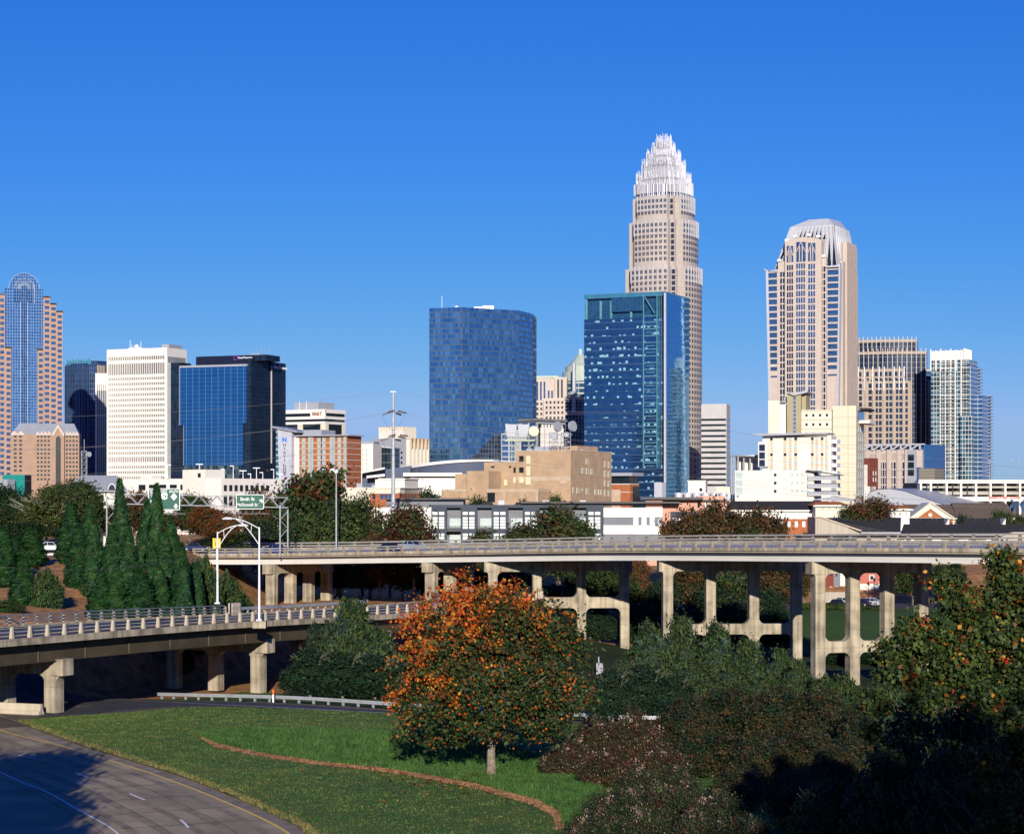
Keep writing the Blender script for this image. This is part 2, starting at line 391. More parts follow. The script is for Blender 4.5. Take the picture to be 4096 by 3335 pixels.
stripe('road_shoulder_line', wht, .14, M['paint_w'], .022)
M['wear'] = plain('tyre_darkened_concrete', (.235, .19, .118), .85, var=.30, scale=.5, detail=9)
for d_ in (-2.3, -4.3, -5.9, -7.9, -9.6): stripe('road_wear', lineoff(kerb, d_, 90), .62, M['wear'], .006+.0004*abs(d_))
for k_, d_ in enumerate((-3.9, -7.6, -11.3)): stripe('road_joint', lineoff(kerb, d_), .05, M['asphalt'], .014)
mb = MB(); K_ = smooth(kerb, 60)
for i in range(6, 54, 2):
    t_ = (K_[i+1]-K_[i]).normalized(); n_ = Vector((t_[1], -t_[0])); a_ = K_[i]+n_*1.2; b_ = K_[i]+n_*(15 if i % 4 else 11.2); w_ = t_*.03
    mb.face([(*(a_-w_), .016), (*(a_+w_), .016), (*(b_+w_), .016), (*(b_-w_), .016)])
mb.build('road_joint', M['asphalt'], kind='structure')
# gutter and kerb
sheet('road_gutter', kerb, lineoff(kerb, -1.1), M['gutter'], .01, n=70, m=3)
mb = MB(); K = lineoff(kerb, 0, 90)
for i in range(len(K)-1):
    a, b = Vector(K[i]), Vector(K[i+1]); t = (b-a).normalized(); n = Vector((-t[1], t[0]))*.22
    mb.face([(a[0]+n[0], a[1]+n[1], .0), (b[0]+n[0], b[1]+n[1], .0), (b[0]+n[0], b[1]+n[1], .13), (a[0]+n[0], a[1]+n[1], .13)])
    mb.face([(a[0]+n[0], a[1]+n[1], .13), (b[0]+n[0], b[1]+n[1], .13), (b[0]-n[0]*.4, b[1]-n[1]*.4, .14), (a[0]-n[0]*.4, a[1]-n[1]*.4, .14)])
mb.build('kerb', M['gutter'], kind='structure')
# second ramp beyond the lawn and the paved gore
top_edge = [G(*p) for p in ((76, 2887), (295, 2868), (528, 2855), (718, 2836), (900, 2832), (1180, 2841), (1581, 2858), (1900, 2876), (2300, 2896))]+[(14, 172), (34, 160), (48, 130), (40, 90)]
low_edge = [G(*p) for p in ((73, 2893), (315, 2980), (535, 3048), (732, 3110), (929, 3188), (1187, 3306))]+[(-9, 108), (-3.5, 90), (0, 70)]
r2n = [(-40, 175.5), (-38, 179)]+[G(*p) for p in ((415, 2850), (700, 2826), (900, 2824), (1222, 2839), (1560, 2856), (1900, 2874), (2300, 2894))]+[(14, 173), (34, 161), (60, 140)]
r2f = [(-60, 218), (-48, 216)]+[G(*p) for p in ((560, 2782), (700, 2780), (900, 2790), (1222, 2812), (1581, 2840), (1900, 2862), (2300, 2884))]+[(14, 176), (34, 164), (62, 143)]
sheet('paved_gore', [(-62, 218), (-48, 214), (-36, 205), (-28, 200)], [(-52, 168), (-44, 174), (-33, 183), (-22, 192)], M['gravel'], .045, n=24, m=10)
sheet('ramp_road', r2n, r2f, M['asphalt'], .07, n=60, m=6)
stripe('ramp_white_line', [G(*p) for p in ((415, 2785), (600, 2797), (900, 2820), (1222, 2837), (1581, 2855))], .14, M['paint_w'], .09)
stripe('ramp_yellow_line', [G(*p) for p in ((580, 2772), (800, 2790), (1150, 2814), (1581, 2845))], .12, M['paint_y'], .09)
lawn = sheet('lawn', low_edge, top_edge, M['grass'], .15, n=110, m=40, jitter=.07, rag=.35)
lawn['kind'] = 'structure'
sheet('verge_grass', [(p[0], p[1]+1.0) for p in r2f[2:-1]], [(-30, 222), (-20, 218), (-10, 210), (0, 205), (10, 200), (20, 195), (30, 190), (40, 185), (60, 175)], M['grass'], .05, n=50, m=8, jitter=.1)
sheet('valley_grass', [(6, 236), (20, 236), (44, 236), (70, 236)], [(6, 318), (20, 320), (44, 322), (70, 322)], grassmat('shade_darkened_growth', (.020, .035, .012), (.035, .050, .016), (.06, .05, .02)), .04, n=30, m=24)  # growth colour darkened to imitate the shade under the viaduct
sheet('far_lawn', [(36, 322), (50, 322), (70, 322), (100, 322)], [(36, 366), (50, 366), (70, 366), (100, 366)], M['grass2'], .03, n=30, m=10)
sheet('parking_lot', [(32, 366.3), (60, 366.3), (100, 366.3)], [(32, 386), (60, 386), (100, 386)], M['asphalt'], .02, n=20, m=4)
mul_a = [G(*p) for p in ((810, 2958), (870, 2985), (1040, 3022), (1300, 3060), (1500, 3078), (1700, 3110), (1900, 3146), (2150, 3212), (2250, 3262), (2260, 3320))]
mul_b = [G(*p) for p in ((805, 2964), (850, 3000), (1040, 3040), (1300, 3078), (1500, 3098), (1700, 3134), (1900, 3174), (2120, 3245), (2190, 3290), (2200, 3335))]
mul_b = [(p[0]*.42+q[0]*.58, p[1]*.42+q[1]*.58) for p, q in zip(mul_a, mul_b)]
sheet('mulch_path', mul_a, mul_b, M['mulch'], .185, n=120, m=4, jitter=.09, rag=.75)
# ---------- bridges ----------
class Path3:
    def __init__(s, pts, n):
        s.p = smooth(pts, n); s.n = []
        for i in range(n):
            t = s.p[min(n-1, i+1)]-s.p[max(0, i-1)]; t.z = 0; t.normalize(); s.n.append(Vector((-t.y, t.x, 0)))
        s.L = [0]
        for i in range(n-1): s.L.append(s.L[-1]+(s.p[i+1]-s.p[i]).length)
    def at(s, d):
        i = 0
        while i < len(s.L)-2 and s.L[i+1] < d: i += 1
        f = (d-s.L[i])/(s.L[i+1]-s.L[i]); return s.p[i].lerp(s.p[i+1], f), s.n[i]
    def sweep(s, sec, bank=0, i0=0, i1=None, m=0, mb=None):
        mb = mb or MB(); i1 = i1 or len(s.p); k = len(sec); base = len(mb.v)
        for i in range(i0, i1):
            for (o, z) in sec: q = s.p[i]+s.n[i]*o; mb.v.append((q.x, q.y, q.z+z+bank*o))
        for i in range(i1-i0-1):
            for j in range(k):
                j2 = (j+1) % k; mb.f.append((base+i*k+j, base+(i+1)*k+j, base+(i+1)*k+j2, base+i*k+j2)); mb.m.append(m)
        mb.f.append(tuple(base+j for j in range(k))); mb.m.append(m)
        mb.f.append(tuple(base+(i1-i0-1)*k+k-1-j for j in range(k))); mb.m.append(m)
        return mb
def rect(a, b, z0, z1): return [(a, z0), (a, z1), (b, z1), (b, z0)]
def tapered_post(h, w0, w1, d0, d1):
    mb = MB(); a = [(-w0/2, -d0/2), (w0/2, -d0/2), (w0/2, d0/2), (-w0/2, d0/2)]
    b = [(-w1/2, -d1/2), (w1/2, -d1/2), (w1/2, d1/2), (-w1/2, d1/2)]
    mb.prism(a, 0, h, top=b); return mb
def posts(root, path, off, spacing, me, bank=0, start=1.0, end=None, limit=100, name='railing_post', z=0):
    d = start; n = 0; end = end or path.L[-1]
    while d < end:
        p, nn = path.at(d); q = p+nn*off
        link(name, me, root, (q.x, q.y, q.z+z+bank*off), (0, 0, math.atan2(nn.y, nn.x)+math.pi/2)); d += spacing; n += 1
    return n
def rails(root, path, off, zs, r, mat, bank=0, i0=0, i1=None, square=False, name='rail'):
    for z in zs:
        h = r*1.3
        sec = rect(off-r, off+r, z-h, z+h)
        path.sweep(sec, bank, i0, i1).build(name, mat, root)
def pier(root, pts, ztop, zbase, caph=1.5, cross=None, cw=1.3, ct=1.5, over=1.5, mat=None, bevel=1.6, endover=1.2, rr=.9):
    """Concrete bent: columns joined by a cap and, where given, a cross beam, with rounded inner corners. One mesh."""
    a = Vector(pts[0]); d = (Vector(pts[-1])-a); dist = [(Vector(p)-a).length for p in pts]; ang = math.atan2(d.y, d.x)
    mb = MB(); L = dist[-1]; t = ct/2
    for u in dist:
        mb.prism([(u-cw/2, -t), (u-cw/2+.18, -t-.12), (u+cw/2-.18, -t-.12), (u+cw/2, -t), (u+cw/2, t), (u-cw/2, t)], zbase, ztop-.05)
    b = t-.06
    mb.xz([(-over, ztop-caph), (L+endover, ztop-caph), (L+endover, ztop), (-over, ztop)], -b, b)
    mb.box(-over-.01, -over+1.5, -t-.2, t+.2, ztop-caph-.05, ztop+.02)     # end block
    def fil(u, z, su, sz, r=rr, e=.01):
        pl = [(u, z)]+[(u+su*(r-r*math.cos(x)), z+sz*(r-r*math.sin(x))) for x in [k*math.pi/2/5 for k in range(6)]]
        # arc from (u, z+sz*r) to (u+su*r, z)
        pl = [(u, z), (u, z+sz*r)]+[(u+su*(r-r*math.cos(x)), z+sz*(r-r*math.sin(x))) for x in [k*math.pi/2/6 for k in range(1, 6)]]+[(u+su*r, z)]
        if su*sz > 0: pl = pl[::-1]
        mb.xz(pl, -b+e, b-e)
    for i, u in enumerate(dist):
        fil(u+cw/2-.02, ztop-caph+.02, 1, -1, e=.01+.003*i); fil(u-cw/2+.02, ztop-caph+.02, -1, -1, r=min(rr, over-cw/2-.05) if i == 0 else rr, e=.02+.003*i)
    if cross:
        z0, z1 = cross
        for i in range(len(dist)-1):
            u0, u1 = dist[i]+cw/2-.02, dist[i+1]-cw/2+.02
            mb.box(u0, u1, -b+.04, b-.04, z0, z1)
            fil(u0, z0+.02, 1, -1, e=.05); fil(u1, z0+.02, -1, -1, e=.05); fil(u0, z1-.02, 1, 1, e=.05); fil(u1, z1-.02, -1, 1, e=.05)
    return mb.build('pier', mat or M['conc'], root, (a.x, a.y, 0), (0, 0, ang))
# left bridge (surface street)
LB = Path3([(-66, 126.5, 8.3), (-55, 152, 7.9), (-44.6, 176, 7.5), (-30.5, 209, 6.86), (-14.6, 244.6, 5.8), (-4, 268, 5.4), (3, 288, 5.1), (5, 308, 4.9), (2, 330, 4.8)], 90)
lb = empty('road_bridge', (0, 0, 0), 0, 'low concrete road bridge with dark steel girders curving in from the left edge', 'bridge')
W1 = 16.0
mb = LB.sweep([(0, -.62), (0, 0), (.55, 0), (.55, -.24), (W1-.55, -.24), (W1-.55, 0), (W1, 0), (W1, -.62)]); mb.build('deck', M['conc'], lb)
LB.sweep(rect(.56, W1-.56, -.24, -.225)).build('road_surface', M['asphalt_blue'], lb)
mb = MB(); mb2 = MB()
for o in (5.2, 10.6): LB.sweep(rect(o, o+.12, -.225, -.218), mb=(mb2 if o == 5.2 else mb))
LB.sweep(rect(5.5, 5.62, -.225, -.218), mb=mb2); LB.sweep(rect(1.1, 1.2, -.225, -.218), mb=mb)
mb2.build('yellow_lines', M['paint_y'], lb); mb.build('white_lines', M['paint_w'], lb)
mb = MB()
for o in (3.1, 8.2, 13.0):
    d = 3.0
    while d < LB.L[-1]-4:
        p, n = LB.at(d); p2, n2 = LB.at(d+3)
        mb.face([tuple(p+n*(o-.07)+Vector((0, 0, -.215))), tuple(p2+n2*(o-.07)+Vector((0, 0, -.215))), tuple(p2+n2*(o+.07)+Vector((0, 0, -.215))), tuple(p+n*(o+.07)+Vector((0, 0, -.215)))]); d += 12
mb.build('lane_dashes', M['paint_w'], lb)
for o in (1.3, 5.0, 8.7, 12.4, 15.0):
    g = MB(); LB.sweep(rect(o, o+.05, -2.35, -.63), mb=g); LB.sweep(rect(o-.18, o+.23, -2.42, -2.35), mb=g)
    if o == 1.3:
        d = 2.0
        while d < LB.L[-1]:
            p, n = LB.at(d); q = p+n*(o-.06); g.box(q.x-.05, q.x+.05, q.y-.05, q.y+.05, q.z-2.34, q.z-.64); d += 7.3
    g.build('girder', M['girder_g'], lb)
pm = tapered_post(1.06, .34, .16, .34, .22).mesh('railing_post', M['conc_light'])
pf = tapered_post(.90, .36, .20, .32, .22).mesh('railing_post', M['conc_light'])
posts(lb, LB, .25, 2.6, pm, start=24, end=190)
LF = 76.0     # the far railing ends at a block; a guardrail carries on
iF = max(i for i, x in enumerate(LB.L) if x < LF+44)
posts(lb, LB, W1-.28, 2.25, pf, start=1, end=LB.L[iF]-.6)
rails(lb, LB, .48, (.28, .58, .90), .028, M['rail_tan'])
rails(lb, LB, W1-.55, (.30, .62, .98), .042, M['steel_blue'], i1=iF)
p, n = LB.at(LB.L[iF]); q = p+n*(W1-.4)
mb = MB(); mb.box(-.9, .9, -.3, .3, -.3, 1.25); mb.build('end_block', M['conc_light'], lb, tuple(q), (0, 0, math.atan2(n.y, n.x)+math.pi/2))
def pxpt(px, D): return (PX(px, D), D)
LPZ = []
for (px, D, zt) in ((216, 186, 5.05), (1034, 221, 4.42), (1505, 246, 3.7), (1830, 268, 3.2)):
    x0, y0 = pxpt(px, D); pts = [(x0-5.05*i, y0+2.4*i) for i in range(3)]
    # the row runs far-left: build from the near column
    a = pts[0]; pp = pier(lb, pts, zt, -1.5, caph=1.45, cw=1.3, ct=1.25, over=1.6, mat=M['conc'])
# concrete barrier at the nearest column
x0, y0 = pxpt(216, 184)
cb = empty('concrete_barrier', (x0-1.1, y0-.2, .05), math.atan2(2.0, -5.05), 'low sloped concrete traffic barrier at the foot of the nearest bridge column', 'barrier')
mb = MB(); pr = [(-.45, 0), (.45, 0), (.40, .25), (.2, .45), (.14, 1.0), (-.14, 1.0), (-.2, .45), (-.40, .25)]
mb.face([(0, p[0], p[1]) for p in pr][::-1]); 
for i in range(8):
    a, b = pr[i], pr[(i+1) % 8]; mb.face([(0, a[0], a[1]), (5.2, a[0], a[1]), (5.2+1.8*(1-a[1]), a[0], a[1]*.98) if 0 else (5.2, b[0], b[1]), (0, b[0], b[1])])
mb.face([(5.2, p[0], p[1]) for p in pr]); mb.prism([(5.2, -.45), (7.2, -.45), (7.2, .45), (5.2, .45)], 0, [1.0, .05, .05, 1.0], top=[(5.2, -.16), (7.2, -.3), (7.2, .3), (5.2, .16)])
mb.build('barrier_body', M['conc_light'], cb)
# right bridge (highway)
RBk = .035
RB = Path3([(-130, 362, 10.6), (-95, 362, 10.6), (-54.6, 350, 10.2), (-18.2, 325, 11.3), (13, 295, 12.6), (38.1, 265, 13.4), (61.4, 240, 13.9), (88, 213, 14.5), (104, 196, 14.9)], 120)
rb = empty('highway_bridge', (0, 0, 0), 0, 'long elevated highway viaduct with pale girder on tall two tier concrete bents', 'bridge')
iA = min(range(120), key=lambda i: abs(RB.p[i].x+57)); W2 = 17.0
RB.sweep([(0, -.48), (0, 0), (.5, 0), (.5, -.22), (W2-.5, -.22), (W2-.5, 0), (W2, 0), (W2, -.48)], RBk, i0=iA).build('deck', M['conc'], rb)
RB.sweep([(.12, -.70), (.12, -.60), (.6, -.50), (W2-.6, -.50), (W2-.6, -.7)], RBk, i0=iA).build('deck_ledge', M['conc_light'], rb)
RB.sweep(rect(.51, W2-.51, -.22, -.205), RBk, i0=iA).build('road_surface', plain('pale_highway_concrete', (.30, .30, .31), .8, var=.12, scale=.3, detail=8), rb)
mb = MB(); RB.sweep(rect(1.6, 1.75, -.2, -.195), RBk, i0=iA, mb=mb); RB.sweep(rect(W2-2, W2-1.85, -.2, -.195), RBk, i0=iA, mb=mb); mb.build('edge_lines', M['paint_w'], rb)
for k, o in enumerate((1.25, 4.9, 8.5, 12.1, 15.6)):
    g = MB(); RB.sweep(rect(o, o+.06, -1.86, -.71), RBk, i0=iA+1, mb=g); RB.sweep(rect(o-.2, o+.26, -1.93, -1.86), RBk, i0=iA+1, mb=g)
    g.build('girder', M['girder_w'], rb)
pr_ = tapered_post(.86, .36, .28, .42, .26).mesh('railing_post', M['conc'])
posts(rb, RB, .22, 3.28, pr_, RBk, start=RB.L[iA]+.5)
pr2 = tapered_post(.95, .46, .30, .42, .26).mesh('railing_post', M['conc'])
posts(rb, RB, W2-.25, 3.6, pr2, RBk, start=RB.L[iA]+.5, limit=50)
rails(rb, RB, .44, (.42, .82), .07, M['rail_tan'], RBk, i0=iA)
rails(rb, RB, W2-.5, (.45, .95), .085, M['rail_tan'], RBk, i0=iA)
def rz(px):   # underside of the girder at a photo column
    i = min(range(120), key=lambda i: abs(RB.p[i].x/RB.p[i].y*F+CX-px)); return RB.p[i].z-1.96, RB.p[i].y
for (cols, D0, dd, cr, base) in (((1087, 1161, 1234, 1306), 344, 5.0, None, 1.0), ((1726, 1800, 1872), 324, 4.8, None, 0.0),
        ((1970, 2147, 2324, 2497), 315, .6, (2.6, 4.3), -5.5), ((2669, 2840, 3013, 3185), 289, .6, (.25, 1.75), -6.5), ((3272, 3410, 3548, 3684), 266, 1.4, (-.6, .9), -6.5)):
    zt, _ = rz(cols[0]); pts = [pxpt(c, D0+dd*i) for i, c in enumerate(cols)]
    pier(rb, pts, zt, base, caph=1.55, cross=cr, cw=1.42, ct=1.6, over=1.35, rr=1.0)
# ---------- guardrails ----------
def guardrail(label, pts, n, h=.72, spacing=1.9, zoff=0, short=False, rz2=False):
    S = smooth([(p[0], p[1], (p[2] if len(p) > 2 else hgt(p[0], p[1]))) for p in pts], n)
    root = empty('guardrail', tuple(S[0]), 0, label, 'guardrail'); o = S[0]
    pa = Path3([tuple(q-o) for q in S], n); mb = MB()
    for (a, b, z0, z1) in ((-.04, .0, h-.32, h-.24), (.02, .06, h-.24, h-.14), (-.04, .0, h-.14, h-.06), (-.05, .05, h-.06, h)): pa.sweep(rect(a, b, z0, z1), mb=mb)
    mb.build('rail', M['galv'], root)
    pmesh = MB().box(-.08, .08, -.1, .1, -.3, h-.02).mesh('post', M['galv'])
    d = .5; k = 0
    while d < pa.L[-1] and k < 95:
        p, nn = pa.at(d); q = p+nn*.17; link('post', pmesh, root, tuple(q), (0, 0, math.atan2(nn.y, nn.x)+math.pi/2)); d += spacing; k += 1
    return root
gp = [G(630, 2762), G(800, 2778), G(1180, 2806), G(1602, 2840), G(1860, 2858), G(2300, 2880), G(2500, 2892), (20, 176)]
guardrail('long galvanised guardrail along the ramp behind the lawn', gp, 60)
pF, nF = LB.at(LB.L[iF]+1.2); gq = []
for d in (1.2, 8, 16, 24, 34):
    if LB.L[iF]+d < LB.L[-1]: p_, n_ = LB.at(LB.L[iF]+d); gq.append(tuple(p_+n_*(W1-.2)+Vector((0, 0, -.1))))
guardrail('guardrail carrying on from the low bridge railing under the highway', gq, 30, h=.8)
guardrail('short guardrail on the highway shoulder behind the cypress trees', [(-86, 322, 10.2), (-78, 323, 10.2), (-70, 324, 10.2)], 12, h=.8)
# highway on the ground to the left of the viaduct
sheet('highway', [(-300, 350), (-130, 340), (-90, 340), (-56, 350)], [(-300, 385), (-130, 380), (-90, 378), (-46, 372)], M['asphalt'], .05, n=40, m=6)
# abutment slope
mb = MB(); mb.face([(-60, 352, 8.4), (-52, 346, 8.6), (-38, 350, 3.6), (-46, 372, 3.6), (-60, 372, 8.4)])
# ---------- building helper ----------
class Bld:
    def __init__(s, name, label, L, C, Rt, D, t=20, base=4.0, cat='building', group=None):
        s.t = R(t); s.ct, s.st = math.cos(s.t), math.sin(s.t); s.D = D; s.Xc = PX(C, D); s.base = base
        s.root = empty(name, (s.Xc, D, base), -s.t, label, cat, group); s.wins = []
        s.w = -s.u(L); s.d = s.v(Rt) if Rt else 20
    def u(s, px): l = (px-CX)/F; return (l*s.D-s.Xc)/(s.ct+l*s.st)
    def v(s, px): r = (px-CX)/F; return (r*s.D-s.Xc)/(s.st-r*s.ct)
    def z(s, py): return PZ(py, s.D)-s.base
    def part(s, name, mb, mat, kind=None): return mb.build(name, mat, s.root, kind=kind)
    def box(s, name, mat, px0, px1, py0, py1, y0=0.0, y1=None):
        return s.part(name, MB().box(s.u(px0), s.u(px1), y0, s.d if y1 is None else y1, s.z(py1) if py1 is not None else 0, s.z(py0)), mat)
    def sbox(s, name, mat, px0, px1, py0, py1, x0=0.0, x1=.3):
        return s.part(name, MB().box(x0, x1, s.v(px0), s.v(px1), s.z(py1) if py1 is not None else 0, s.z(py0)), mat)
    def win(s, x, y, z, w, h, mat='win', rz=0.0): s.wins.append((x, y, z, w, h, mat, rz))
    def grid(s, face, a0, a1, z0, z1, nc, nr, fw=.5, fh=.6, mat='win', off=0.0, skip=None):
        cw = (a1-a0)/nc; ch = (z1-z0)/nr
        for j in range(nr):
            for i in range(nc):
                if skip and skip(i, j): continue
                a = a0+(i+.5)*cw; z = z0+(j+.5)*ch
                mm = mat(i, j) if callable(mat) else mat
                if face == 'F': s.win(a, off, z, abs(cw)*fw, abs(ch)*fh, mm)
                else: s.win(off, a, z, abs(cw)*fw, abs(ch)*fh, mm, R(90))
    def gpx(s, px0, px1, py0, py1, nc, nr, fw=.5, fh=.6, mat='win', off=0.0, skip=None):
        s.grid('F', s.u(px0), s.u(px1), s.z(py1), s.z(py0), nc, nr, fw, fh, mat, off, skip)
    def spx(s, px0, px1, py0, py1, nc, nr, fw=.5, fh=.6, mat='win', off=0.0, skip=None):
        s.grid('S', s.v(px0), s.v(px1), s.z(py1), s.z(py0), nc, nr, fw, fh, mat, off, skip)
    def done(s, name='window', limit=100):
        s.wins.sort(key=lambda q: (-round(q[3]*q[4], 1), -q[2])); cache = {}
        for (x, y, z, w, h, mat, rz) in s.wins[:limit]:
            k = (round(w, 2), round(h, 2), mat)
            if k not in cache: cache[k] = MB().box(-w/2, w/2, -.07, .12, -h/2, h/2).mesh(name, M[mat])
            link(name, cache[k], s.root, (x, y, z), (0, 0, rz))
        rest = s.wins[limit:]
        if rest:
            mats = sorted(set(q[5] for q in rest)); mb = MB()
            for (x, y, z, w, h, mat, rz) in rest:
                c, n = math.cos(rz), math.sin(rz); hw, hh = w/2, h/2; k = len(mb.v); mi = mats.index(mat)
                for (px, py, pz) in ((-hw,-.07,-hh),(hw,-.07,-hh),(hw,-.07,hh),(-hw,-.07,hh),(-hw,.12,-hh),(hw,.12,-hh),(hw,.12,hh),(-hw,.12,hh)):
                    mb.v.append((x+px*c-py*n, y+px*n+py*c, z+pz))
                for q in ((0,1,2,3),(4,7,6,5),(0,4,5,1),(1,5,6,2),(2,6,7,3),(3,7,4,0)): mb.f.append(tuple(k+i for i in q)); mb.m.append(mi)
            mb.build(name, [M[a] for a in mats], s.root, kind='stuff')
def fins(b, name, mat, pxs, py0, py1, w=.5, out=.5, face='F', base=0.0):
    for p in pxs:
        mb = MB(); a = b.u(p) if face == 'F' else b.v(p); z0, z1 = (0 if py1 is None else b.z(py1)), b.z(py0)
        if face == 'F': mb.box(a-w/2, a+w/2, base-out, base, z0, z1)
        else: mb.box(base, base+out, a-w/2, a+w/2, z0, z1)
        b.part(name, mb, mat)
def lin(a, b, n): return [a+(b-a)*i/(n-1) for i in range(n)]
M['win'] = plain('dark_window_glass', (.013, .028, .065), .18, .2, var=.3, scale=.4, spec=.8)
M['winb'] = plain('blue_window_glass', (.045, .11, .24), .12, .4, var=.35, scale=.3, spec=.8)
M['wink'] = plain('black_window_glass', (.012, .018, .022), .2, .2, var=.3, spec=.6)
M['winp'] = plain('window_with_pale_blind', (.42, .50, .48), .35, 0, var=.12, scale=.3)
M['wing'] = plain('window_with_grey_green_blind', (.34, .40, .36), .35, 0, var=.12, scale=.3)
M['winw'] = plain('window_with_white_blind', (.66, .70, .66), .35, 0, var=.06, scale=.5)
M['winc'] = plain('bricked_up_window_in_cream', (.72, .58, .38), .8, 0, var=.05)
M['white'] = plain('white_wall_paint', (.72, .69, .63), .7, var=.04, scale=.1)
M['offw'] = plain('off_white_render', (.68, .64, .56), .75, var=.05, scale=.08)
M['cream'] = plain('cream_render', (.60, .55, .41), .75, var=.04, scale=.08)
M['cream2'] = plain('pale_cream_render', (.66, .61, .48), .75, var=.04, scale=.08)
M['olive'] = plain('olive_render', (.34, .30, .18), .8, var=.05)
M['tan'] = plain('tan_brick', (.41, .285, .18), .9, var=.14, scale=.35, detail=10)
M['tan2'] = plain('worn_tan_brick_band', (.46, .35, .25), .9, var=.14, scale=.35, detail=10)
M['brick'] = plain('red_brick', (.34, .115, .050), .9, var=.16, scale=.8, detail=8)
M['brickd'] = plain('dark_red_brick', (.17, .045, .032), .9, var=.15)
M['grey'] = plain('grey_cladding', (.30, .32, .36), .6, var=.06)
M['greyl'] = plain('light_grey_metal_roof', (.36, .38, .41), .5, .2, var=.05)
M['roofd'] = plain('black_shingles', (.028, .027, .028), .9, var=.3, scale=1.2, detail=10)
M['roofb'] = plain('brown_shingles', (.12, .088, .065), .9, var=.2, scale=1.0, detail=10)
M['roofo'] = plain('orange_clay_roof', (.42, .14, .035), .8, var=.15, scale=1)
M['trimd'] = plain('dark_bronze', (.05, .05, .05), .5, .2, var=.1)
M['silver'] = plain('silver_metal', (.62, .63, .66), .35, .35, var=.05)
M['bright'] = plain('bright_white_rods', (.76, .76, .78), .35, .1, var=.03)
M['granite'] = panelled('pinkish_grey_granite', (.44, .385, .345), 1.6, 4.0, .72, .05, .12)
M['stone'] = panelled('warm_tan_stone', (.50, .425, .37), 1.5, 4.0, .8, .04, .10)
M['stone2'] = panelled('brown_grey_stone', (.38, .31, .25), 1.5, 4.0, .8, .05, .10)
M['pink'] = panelled('salmon_granite', (.37, .24, .18), 1.5, 3.6, .8, .05, .10)
M['teal'] = plain('teal_painted_metal', (.01, .22, .20), .6, var=.06)
M['wood'] = plain('orange_timber_fins', (.62, .34, .12), .7, var=.1)
M['red'] = plain('red_letters', (.55, .05, .03), .5, var=.02)
M['lett'] = plain('white_letters', (.85, .85, .85), .5, var=.02)
M['green_sign'] = plain('green_road_sign', (.004, .085, .055), .4, var=.03)
M['copper'] = plain('pale_green_copper', (.36, .42, .36), .6, .1, var=.08)
# ---------- arched glass tower at the left edge ----------
M['cg_arch'] = curtain('sky_blue_curtain_wall', 1.6, 1.9, (.075, .21, .43), (.13, .31, .54), (.16, .26, .38), .10, .09, rough=.08, metal=.85, tilt=.02)
M['cg_arch2'] = curtain('deep_blue_curtain_wall', 1.4, 1.9, (.03, .10, .26), (.075, .20, .40), (.14, .22, .33), .10, .09, rough=.08, metal=.85, tilt=.02)
b = Bld('arched_tower', 'tall blue glass tower with round arched top between stepped pink granite shoulders', -60, 250, None, 1250, -15)
ua, ub = b.u(20), b.u(173); r = (b.u(158)-b.u(35))/2; cx = b.u(97); zc = b.z(1157)
mb = MB(); mb.box(ua, ub, 2, 34, 0, zc)
mb.xz([(cx+r*math.cos(a), zc+r*math.sin(a)*1.02) for a in [math.pi*i/24 for i in range(25)]], 1.9, 60, 0)
b.part('glass_body', mb, M['cg_arch'])
mb = MB(); ri = (b.u(137)-b.u(58))/2; cxi = b.u(97)
prof = [(cxi+ri*math.cos(a), b.z(1160)+ri*1.05*math.sin(a)) for a in [math.pi*i/20 for i in range(21)]]
mb.xz([(cxi-ri, b.z(1212)), (cxi+ri, b.z(1212))]+prof, 1.4, 2.2)
mb.box(b.u(82), b.u(112), 1.2, 2.2, 0, b.z(1213)); b.part('recessed_arch', mb, M['cg_arch2'])
mb = MB()
for i in range(21):
    a = math.pi*i/20
    mb.beam((cxi+ri*.35*math.cos(a), 1.3, b.z(1160)+ri*.35*math.sin(a)), (cxi+ri*math.cos(a), 1.3, b.z(1160)+ri*1.05*math.sin(a)), .09)
for rr2, sc_ in ((r, 1.02), (ri, 1.05), (ri*.55, 1)):
    pts = [(cx+rr2*math.cos(math.pi*i/24), 1.3, zc+rr2*sc_*math.sin(math.pi*i/24)) for i in range(25)]
    for i in range(24): mb.beam(pts[i], pts[i+1], .14)
mb.box(b.u(110), b.u(112), .6, 1.4, 0, b.z(1212)); mb.box(b.u(82), b.u(83), .8, 1.4, 0, b.z(1212))
mb.box(b.u(136), b.u(138), .8, 1.5, b.z(1215), b.z(1140)); b.part('silver_mullions', mb, plain('grey_blue_mullion', (.30, .36, .44), .4, .3))
for (x0, x1, top) in ((173, 200, 1193), (200, 225, 1220), (225, 250, 1250), (150, 173, 1404), (-60, 20, 1187), (20, 45, 1398)):
    b.box('granite_shoulder', M['pink'], x0, x1, top, None, (0 if top > 1300 else .5), 30)
    mb = MB()
    for i in range(6): u_ = b.u(x0+(x1-x0)*(i+.5)/6); mb.box(u_-.8, u_+.8, 1.5, 3, b.z(top), b.z(top)+1.2)
    b.part('roof_planting', mb, M['girder_g'])
for (x0, x1, y0, nr) in ((176, 200, 1197, 31), (202, 226, 1224, 30), (228, 250, 1255, 28), (153, 173, 1408, 22), (-2, 19, 1195, 31), (23, 45, 1405, 22)):
    b.gpx(x0, x1, y0, y0+22.9*nr, 1, nr, .75, .55, 'winb', off=(0 if y0 > 1300 else .5)-.02)
b.done()
